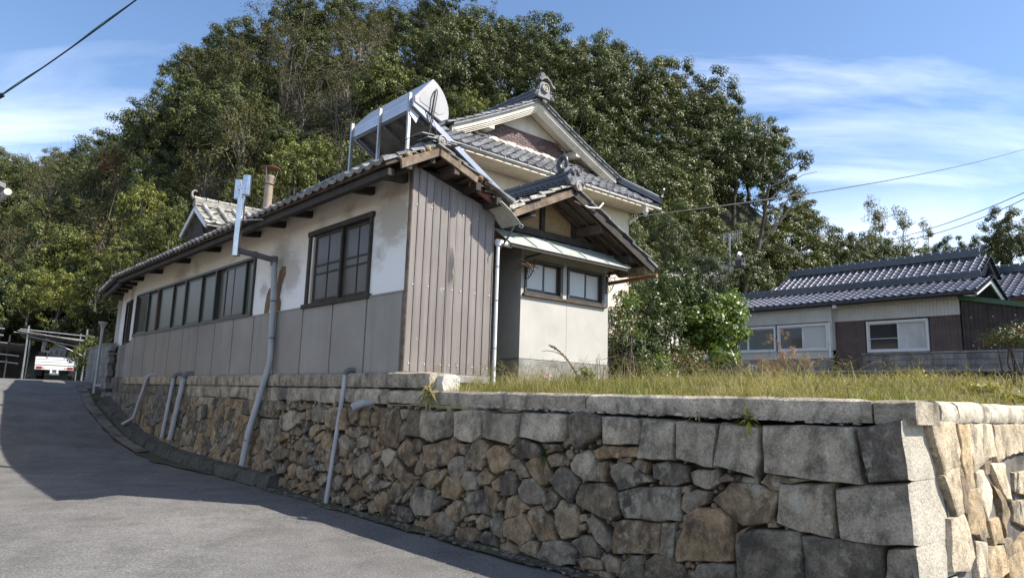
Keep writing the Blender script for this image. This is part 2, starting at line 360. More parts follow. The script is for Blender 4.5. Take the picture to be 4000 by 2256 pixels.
# facade plaster: cream under the eave, whiter below, brown-grey mould blooms
m, t, b, o = NT('stained_white_plaster'); p = pos(t)
sepz = nd(t, 'ShaderNodeSeparateXYZ'); t.links.new(p, sepz.inputs[0])
g = nd(t, 'ShaderNodeMapRange', i_1=C0.z+1.55, i_2=C0.z+2.25); 
zz = math_(t, 'ADD', sepz.outputs[2], math_(t, 'MULTIPLY', noise_(t, p, 1.6, 4, .6), .9)); t.links.new(math_(t, 'SUBTRACT', zz, .45), g.inputs[0])
col = mixc_(t, g.outputs[0], (.73, .725, .715), (.63, .575, .50))
tot = None
for (s_, z_, r_, a_) in ((4.05, 1.95, .75, 1.), (3.6, 1.75, .6, 1.), (.45, 2.2, .7, 1.), (.25, 2.6, .35, 1.), (.75, 1.65, .35, .6), (1.7, 2.5, .5, .5), (9.6, 2.35, .9, .7), (8.6, 2.4, .5, .5), (14.3, 2.5, .7, .9), (4.7, 1.55, .3, .8), (6.3, 2.4, .5, .35), (2.6, 2.45, .4, .4)):
    d = nd(t, 'ShaderNodeVectorMath', operation='DISTANCE'); t.links.new(p, d.inputs[0]); d.inputs[1].default_value = P(s_, 0, z_)
    k = nd(t, 'ShaderNodeMapRange', i_1=r_, i_2=0., i_3=0., i_4=a_); t.links.new(d.outputs['Value'], k.inputs[0])
    tot = k.outputs[0] if tot is None else math_(t, 'MAXIMUM', tot, k.outputs[0])
rotp = nd(t, 'ShaderNodeMapping'); rotp.inputs['Rotation'].default_value = (R(35), R(25), 0); rotp.inputs['Scale'].default_value = (1, 1, 2.2); t.links.new(p, rotp.inputs[0])
st_n = noise_(t, rotp.outputs[0], 3.2, 7, .66, .4)
k = ramp(t, math_(t, 'MULTIPLY', math_(t, 'ADD', math_(t, 'MULTIPLY', tot, .9), st_n), .62), [(.42, 0.), (.64, .55)])
k = math_(t, 'MULTIPLY', k, ramp(t, tot, [(0, 0.), (.2, 1.)]))
col = mixc_(t, k, col, (.225, .185, .135))
col = mixc_(t, 1., col, ramp(t, noise_(t, p, 50, 4, .6), [(.3, .93), (.7, 1.04)]), 'MULTIPLY')
t.links.new(col, b.inputs['Base Color']); b.inputs['Roughness'].default_value = .92; b.inputs['Specular IOR Level'].default_value = .25
bump_(t, b, math_(t, 'ADD', noise_(t, p, 4, 5, .6), math_(t, 'MULTIPLY', noise_(t, p, 70, 4, .6), .15)), .35, .012); MAT['facade'] = m

# brown embossed cladding
m, t, b, o = NT('brown_embossed_metal'); p = pos(t)
col = ramp(t, noise_(t, stretch(t, p, 1, 1, .05), 20, 5, .6), [(.3, (.150, .128, .115)), (.7, (.205, .180, .165))])
col = mixc_(t, ramp(t, noise_(t, p, 1.3, 4, .6), [(.45, 0.), (.75, .5)]), col, (.24, .215, .20))
sp = noise_(t, p, 7, 3, .5); col = mixc_(t, ramp(t, sp, [(.70, 0.), (.76, .6)]), col, (.40, .38, .37))
oi = nd(t, 'ShaderNodeObjectInfo'); col = mixc_(t, 1., col, ramp(t, oi.outputs['Random'], [(0, .9), (1, 1.08)]), 'MULTIPLY')
t.links.new(col, b.inputs['Base Color']); b.inputs['Roughness'].default_value = .42; b.inputs['Specular IOR Level'].default_value = .5
bump_(t, b, noise_(t, stretch(t, p, 1, 1, .35), 75, 3, .7, 1.5), .6, .004); MAT['cladding'] = m

# brown glazed brick tile (gable)
MAT['brick'] = simple('brown_brick_tile', (.150, .085, .082), (.085, .050, .050), 20, .6, .2, 60, .002, rnd=.45, fine=.1)
MAT['brickjoint'] = simple('pale_brick_joint', (.52, .45, .40), (.42, .36, .32), 8, .9, .2, 60, .002)

# leaves
def leaf_mat(name, ca, cb, cc, trans=.28, rough=.38, vary=.22, spec=.5):
    m, t, b, o = NT(name)
    g = nd(t, 'ShaderNodeNewGeometry'); oi = nd(t, 'ShaderNodeObjectInfo')
    col = ramp(t, g.outputs['Random Per Island'], [(0, ca), (.55, cb), (1, cc)])
    k = ramp(t, oi.outputs['Random'], [(0, (1-vary, 1-vary*.8, 1-vary)), (.5, (1., 1., 1.)), (1, (1+vary, 1+vary*.7, 1-vary*.3))])
    col = mixc_(t, 1., col, k, 'MULTIPLY')
    col = mixc_(t, ramp(t, noise_(t, g.outputs['Position'], .45, 4, .6), [(.35, .35), (.7, 0.)]), col, tuple(x*.62 for x in ca))
    t.links.new(col, b.inputs['Base Color']); b.inputs['Roughness'].default_value = rough; b.inputs['Specular IOR Level'].default_value = spec
    tr = nd(t, 'ShaderNodeBsdfTranslucent'); t.links.new(mixc_(t, 1., col, (1.25, 1.25, .55), 'MULTIPLY'), tr.inputs[0])
    mx = nd(t, 'ShaderNodeMixShader'); mx.inputs[0].default_value = trans
    t.links.new(b.outputs[0], mx.inputs[1]); t.links.new(tr.outputs[0], mx.inputs[2]); t.links.new(mx.outputs[0], o.inputs[0]); return m
MAT['leaf_ever'] = leaf_mat('evergreen_leaves', (.040, .058, .017), (.078, .096, .028), (.145, .150, .052), .16, .5, .28, .3)
MAT['leaf_decid'] = leaf_mat('thinning_olive_leaves', (.050, .056, .022), (.090, .090, .036), (.140, .122, .054), .28, .6, .25, .25)
MAT['leaf_vine'] = leaf_mat('yellow_green_vine_leaves', (.035, .055, .014), (.095, .125, .027), (.400, .370, .110), .3, .5, .22, .3)
MAT['leaf_shrub'] = leaf_mat('glossy_shrub_leaves', (.028, .048, .014), (.055, .082, .022), (.120, .145, .040), .22, .42, .2, .35)
MAT['leaf_bright'] = leaf_mat('bright_green_leaves', (.060, .115, .018), (.110, .175, .030), (.180, .230, .050), .35, .38)
MAT['leaf_red'] = leaf_mat('reddened_leaves', (.14, .045, .022), (.20, .075, .035), (.24, .12, .05), .25, .6)
MAT['leaf_yellow'] = leaf_mat('yellow_herb_leaves', (.14, .16, .02), (.26, .25, .03), (.36, .31, .05), .35, .5)
MAT['leaf_bamboo'] = leaf_mat('bamboo_leaves', (.10, .11, .04), (.16, .16, .06), (.22, .20, .09), .35, .5)
MAT['leaf_pine'] = leaf_mat('grey_green_needles', (.045, .065, .030), (.075, .095, .045), (.110, .125, .060), .2, .6)
MAT['grass'] = leaf_mat('dry_grass_blades', (.180, .168, .068), (.285, .252, .115), (.420, .365, .205), .35, .7, .0, .2)
MAT['grass_green'] = leaf_mat('green_grass_blades', (.100, .125, .026), (.170, .185, .048), (.270, .250, .090), .35, .6, .0, .2)
MAT['plume'] = leaf_mat('pink_brown_plumes', (.22, .13, .09), (.32, .20, .14), (.40, .27, .19), .35, .7)
MAT['soil'] = simple('yard_soil', (.15, .12, .075), (.075, .07, .035), 2.5, .95, .8, 30, .02)
MAT['hill'] = simple('forest_floor', (.040, .042, .020), (.016, .018, .010), 1.2, .95, .8, 6, .1)
MAT['moss'] = simple('mossy_grit', (.085, .078, .040), (.030, .030, .022), 2.2, .95, .9, 40, .012, spots=((.075, .085, .020), 1.7, .52, .68))
MAT['leaflitter'] = simple('old_mortar_rim', (.20, .19, .17), (.07, .065, .055), 6, .95, .9, 25, .02)
# ================================================================== ground, road, hill
_rs = [-40, 2, 5, 7.8, 10, 11.7, 13.4, 15.5, 17.4, 19.5, 27, 60]; _rz = [-1.83, -1.80, -1.78, -1.74, -1.58, -1.33, -.95, -.56, -.27, -.13, -.06, .1]
_fs = np.linspace(-40, 60, 1001); _fz = np.interp(_fs, _rs, _rz); _fz = np.convolve(np.pad(_fz, 8, 'edge'), np.ones(17)/17, 'valid')
def roadz(s): return float(np.interp(s, _fs, _fz))
def tface(z): return -.12-.09*max(0, -.24-z)      # battered wall face
def sface(z): return -6.06-.07*max(0, -.24-z)

_ra = [-1.6, -.791, -.705, -.602, -.499, -.33, -.158, -.005, .121, .234, .358, .423, .461, .526, .573, .724, 1.6]
_rY = [110, 92, 82, 70, 58, 55, 54, 52, 50, 48, 47, 46, 46, 48, 52, 56, 70]
_rH = [26, 25.5, 24.0, 22.5, 26.0, 31.0, 30.0, 27.0, 25.0, 21.8, 16.5, 11.8, 9.4, 8.6, 8.2, 9., 9.5]
_bY = [50, 38, 36, 34, 31, 29, 28, 28, 28, 30, 33, 36, 38, 39, 40, 44, 55]
_bZ = [1.2, 1.4, 1.4, 1.5, 1.6, 1.9, 2.2, 2.4, 2.6, 2.8, 3., 3., 3., 3., 3., 3., 3.]
def sstep(x): x = min(max(x, 0), 1); return x*x*(3-2*x)
def hill(x, y):
    if y < 4: return -.5
    a = x/y; Yr = np.interp(a, _ra, _rY); Hr = np.interp(a, _ra, _rH); Yb = np.interp(a, _ra, _bY); Zb = np.interp(a, _ra, _bZ)
    n = mnoise.noise(Vector((x*.07, y*.07, 3)))*1.6
    if y < Yb: return -.5+(Zb+.5)*sstep((y-(Yb-7))/7)
    k = (y-Yb)/(Yr-Yb)
    if k < 1: q = k*.65+sstep(k)*.35; return float(Zb+(Hr-Zb)*q+n*sstep(k*3))
    return float(Hr+n-(y-Yr)*.22)
xs = np.concatenate([np.linspace(-600, -130, 9), np.linspace(-120, 120, 97), np.linspace(130, 600, 9)]); ys = np.concatenate([np.linspace(-400, -30, 8), np.linspace(-24, 130, 63), np.linspace(145, 900, 10)])
g = MB(); nx, ny = len(xs), len(ys)
g.v = [Vector((x, y, max(hill(x, y), -.5) if abs(x) < 125 and y < 135 else max(-.5, min(hill(x, y), 20)))) for y in ys for x in xs]
g.f = [(j*nx+i, j*nx+i+1, (j+1)*nx+i+1, (j+1)*nx+i) for j in range(ny-1) for i in range(nx-1)]
top('hillside_ground', g, MAT['hill'], kind='structure', smooth='all', org=(0, 0, 0))

g = MB(); ss = list(np.arange(-26, 33, .5)); tt = [-30, -20, -14, -10, -7, -5, -4, -3, -2.2, -1.5, -1, -.6, 0]
def redge(s): return -.2 if s < 13 else (-.2+(s-13)*.10 if s < 20 else .5+(s-20)*.5)
def rpt(s, k):
    e = redge(s) if s > -6.3 else 14.; t = (e if k == len(tt)-1 else min(tt[k], e-.01*(len(tt)-k)))
    return P(s, t, roadz(s)+.018*mnoise.noise(Vector((s*.25, t*.25, 0)))-.004*max(0, -t-3))
g.v = [rpt(s, k) for s in ss for k in range(len(tt))]; n = len(tt)
g.f = [(i*n+k, i*n+k+1, (i+1)*n+k+1, (i+1)*n+k) for i in range(len(ss)-1) for k in range(n-1)]
top('road', g, MAT['asphalt'], kind='structure', smooth='all', org=(0, 0, 0))

# damp mossy verge along the wall foot
g = MB(); ss = np.arange(-6.6, 17, .2)
for s in ss:
    inn = -.1 if s < 14 else redge(s)
    wd = .30+.12*mnoise.noise(Vector((s*1.7, 2, 0)))+(.35*sstep((s-4)/4) if s < 14 else .35)
    for k in range(4):
        t = -.16-(wd)*k/3+(0.1*(s-13) if s > 13 else 0)
        g.v.append(P(s, t, roadz(s)+.030-.014*k/3+.012*mnoise.noise(Vector((s*3, t*6, 0)))))
g.f = [(i*4+k, i*4+k+1, (i+1)*4+k+1, (i+1)*4+k) for i in range(len(ss)-1) for k in range(3)]
top('verge', g, MAT['moss'], kind='structure', smooth='all')
# crumbs of mortar and litter on the verge
g = MB()
for i in range(420):
    s = random.uniform(-5.5, 5.5); t = tface(roadz(s))-random.uniform(.02, .16)-abs(random.gauss(0, .05)); r = random.uniform(.006, .028)
    c = P(s, t, roadz(s)+.02); a = random.random()*6.3
    pts = [c+Vector((math.cos(a+j*1.57)*r*random.uniform(.6, 1.6), math.sin(a+j*1.57)*r*random.uniform(.5, 1.2), 0)) for j in range(4)]
    g.add(pts+[p+Vector((0, 0, r*.6)) for p in pts], [(0, 1, 5, 4), (1, 2, 6, 5), (2, 3, 7, 6), (3, 0, 4, 7), (4, 5, 6, 7)])
top('mortar_crumbs', g, MAT['leaflitter'], 'crumbs of old mortar and grit along the wall foot', 'rubble', kind='stuff')

# kerb with dark mossy face, in three lengths
def kerb(s0, s1, t0, t1):
    g = MB(); ss = np.linspace(s0, s1, int((s1-s0)/.15)+2)
    for s in ss:
        k = (s-s0)/(s1-s0); tf = t0+(t1-t0)*k; h = .19+.03*mnoise.noise(Vector((s*2.2, 0, 5))); e = .025*mnoise.noise(Vector((s*4, 9, 5)))
        z = roadz(s)
        g.v += [P(s, tf+e-.03, z-.1), P(s, tf+e, z+h*.55), P(s, tf+.03+e, z+h), P(s, tf+.16, z+h+.035), P(s, -.08, z+h+.10), P(s, -.08, z-.1)]
    g.f = [(i*6+k, i*6+(k+1) % 6, (i+1)*6+(k+1) % 6, (i+1)*6+k) for i in range(len(ss)-1) for k in range(6)]+[tuple(range(6)), tuple(range(len(g.v)-1, len(g.v)-7, -1))]
    return g
for a in ((2.9, 7.55, -.40, -.47), (7.60, 10.4, -.47, -.50), (10.43, 14.2, -.50, -.45)):
    top('kerb', kerb(*a), MAT['kerb'], kind='structure', smooth=50)
g = MB(); ss = np.arange(8.6, 17.4, .3)
for s in ss:
    o_ = 0.1*max(0, s-14)
    g.v += [P(s, -.80+o_+.04*mnoise.noise(Vector((s*2, 1, 1))), roadz(s)+.04), P(s, -.56+o_, roadz(s)+.055)]
g.f = [(i*2, i*2+1, i*2+3, i*2+2) for i in range(len(ss)-1)]
top('gutter_strip', g, MAT['mortar'], kind='structure')

# yard behind the coping, rising to the neighbour
def yardz(s, t):
    z = float(np.interp(t, [-.2, .1, 2, 6, 12, 21], [-.33, -.27, -.08, .08, .25, .55]))-.04+.05*mnoise.noise(Vector((s*.6, t*.6, 7)))
    k = sstep((s+5.95)/1.6); return -.29*(1-k)+z*k
g = MB(); ss = np.arange(-6, 9.1, .5); tt2 = [-.06, .15, .5, 1, 1.5, 2, 3, 4, 5, 6, 8, 10, 12, 14, 16, 18, 20.3]; n = len(tt2)
g.v = [P(s, t, yardz(s, t)) for s in ss for t in tt2]; g.f = [(i*n+k, i*n+k+1, (i+1)*n+k+1, (i+1)*n+k) for i in range(len(ss)-1) for k in range(n-1)]
top('yard', g, MAT['soil'], kind='structure', smooth='all')

# ================================================================== stone retaining wall
def polys(s): return [[tuple(map(float, p.split(','))) for p in q.split()] for q in s.split(';')]
TOP_S='''-1.387,-0.463 -1.574,-0.434 -1.891,-0.44 -1.935,-0.708 -1.772,-0.8 -1.548,-0.784 -1.419,-0.746;-1.893,-0.455 -2.449,-0.444 -2.472,-0.684 -2.379,-0.775 -1.937,-0.723;-2.463,-0.436 -3.106,-0.428 -3.087,-0.595 -3.052,-0.69 -2.838,-0.717 -2.475,-0.677;-3.097,-0.435 -3.299,-0.391 -3.526,-0.445 -3.539,-0.596 -3.314,-0.724 -3.231,-0.762 -3.109,-0.634;-3.533,-0.435 -3.981,-0.434 -3.989,-0.66 -3.564,-0.689;-3.989,-0.434 -4.327,-0.438 -4.344,-0.766 -3.961,-0.786;-4.335,-0.443 -4.711,-0.449 -4.693,-0.801 -4.351,-0.749;-4.729,-0.438 -5.052,-0.455 -5.062,-0.686 -5.037,-0.825 -4.694,-0.774;-5.057,-0.439 -5.721,-0.423 -5.762,-0.803 -5.439,-0.804 -5.064,-0.792'''
COR_S='''-5.739,-0.427 -6.032,-0.363 -6.057,-0.745 -5.802,-0.785;-5.578,-0.836 -6.059,-0.744 -6.093,-1.125 -5.89,-1.158 -5.623,-1.163;-5.915,-1.167 -6.094,-1.127 -6.119,-1.344 -5.894,-1.389'''
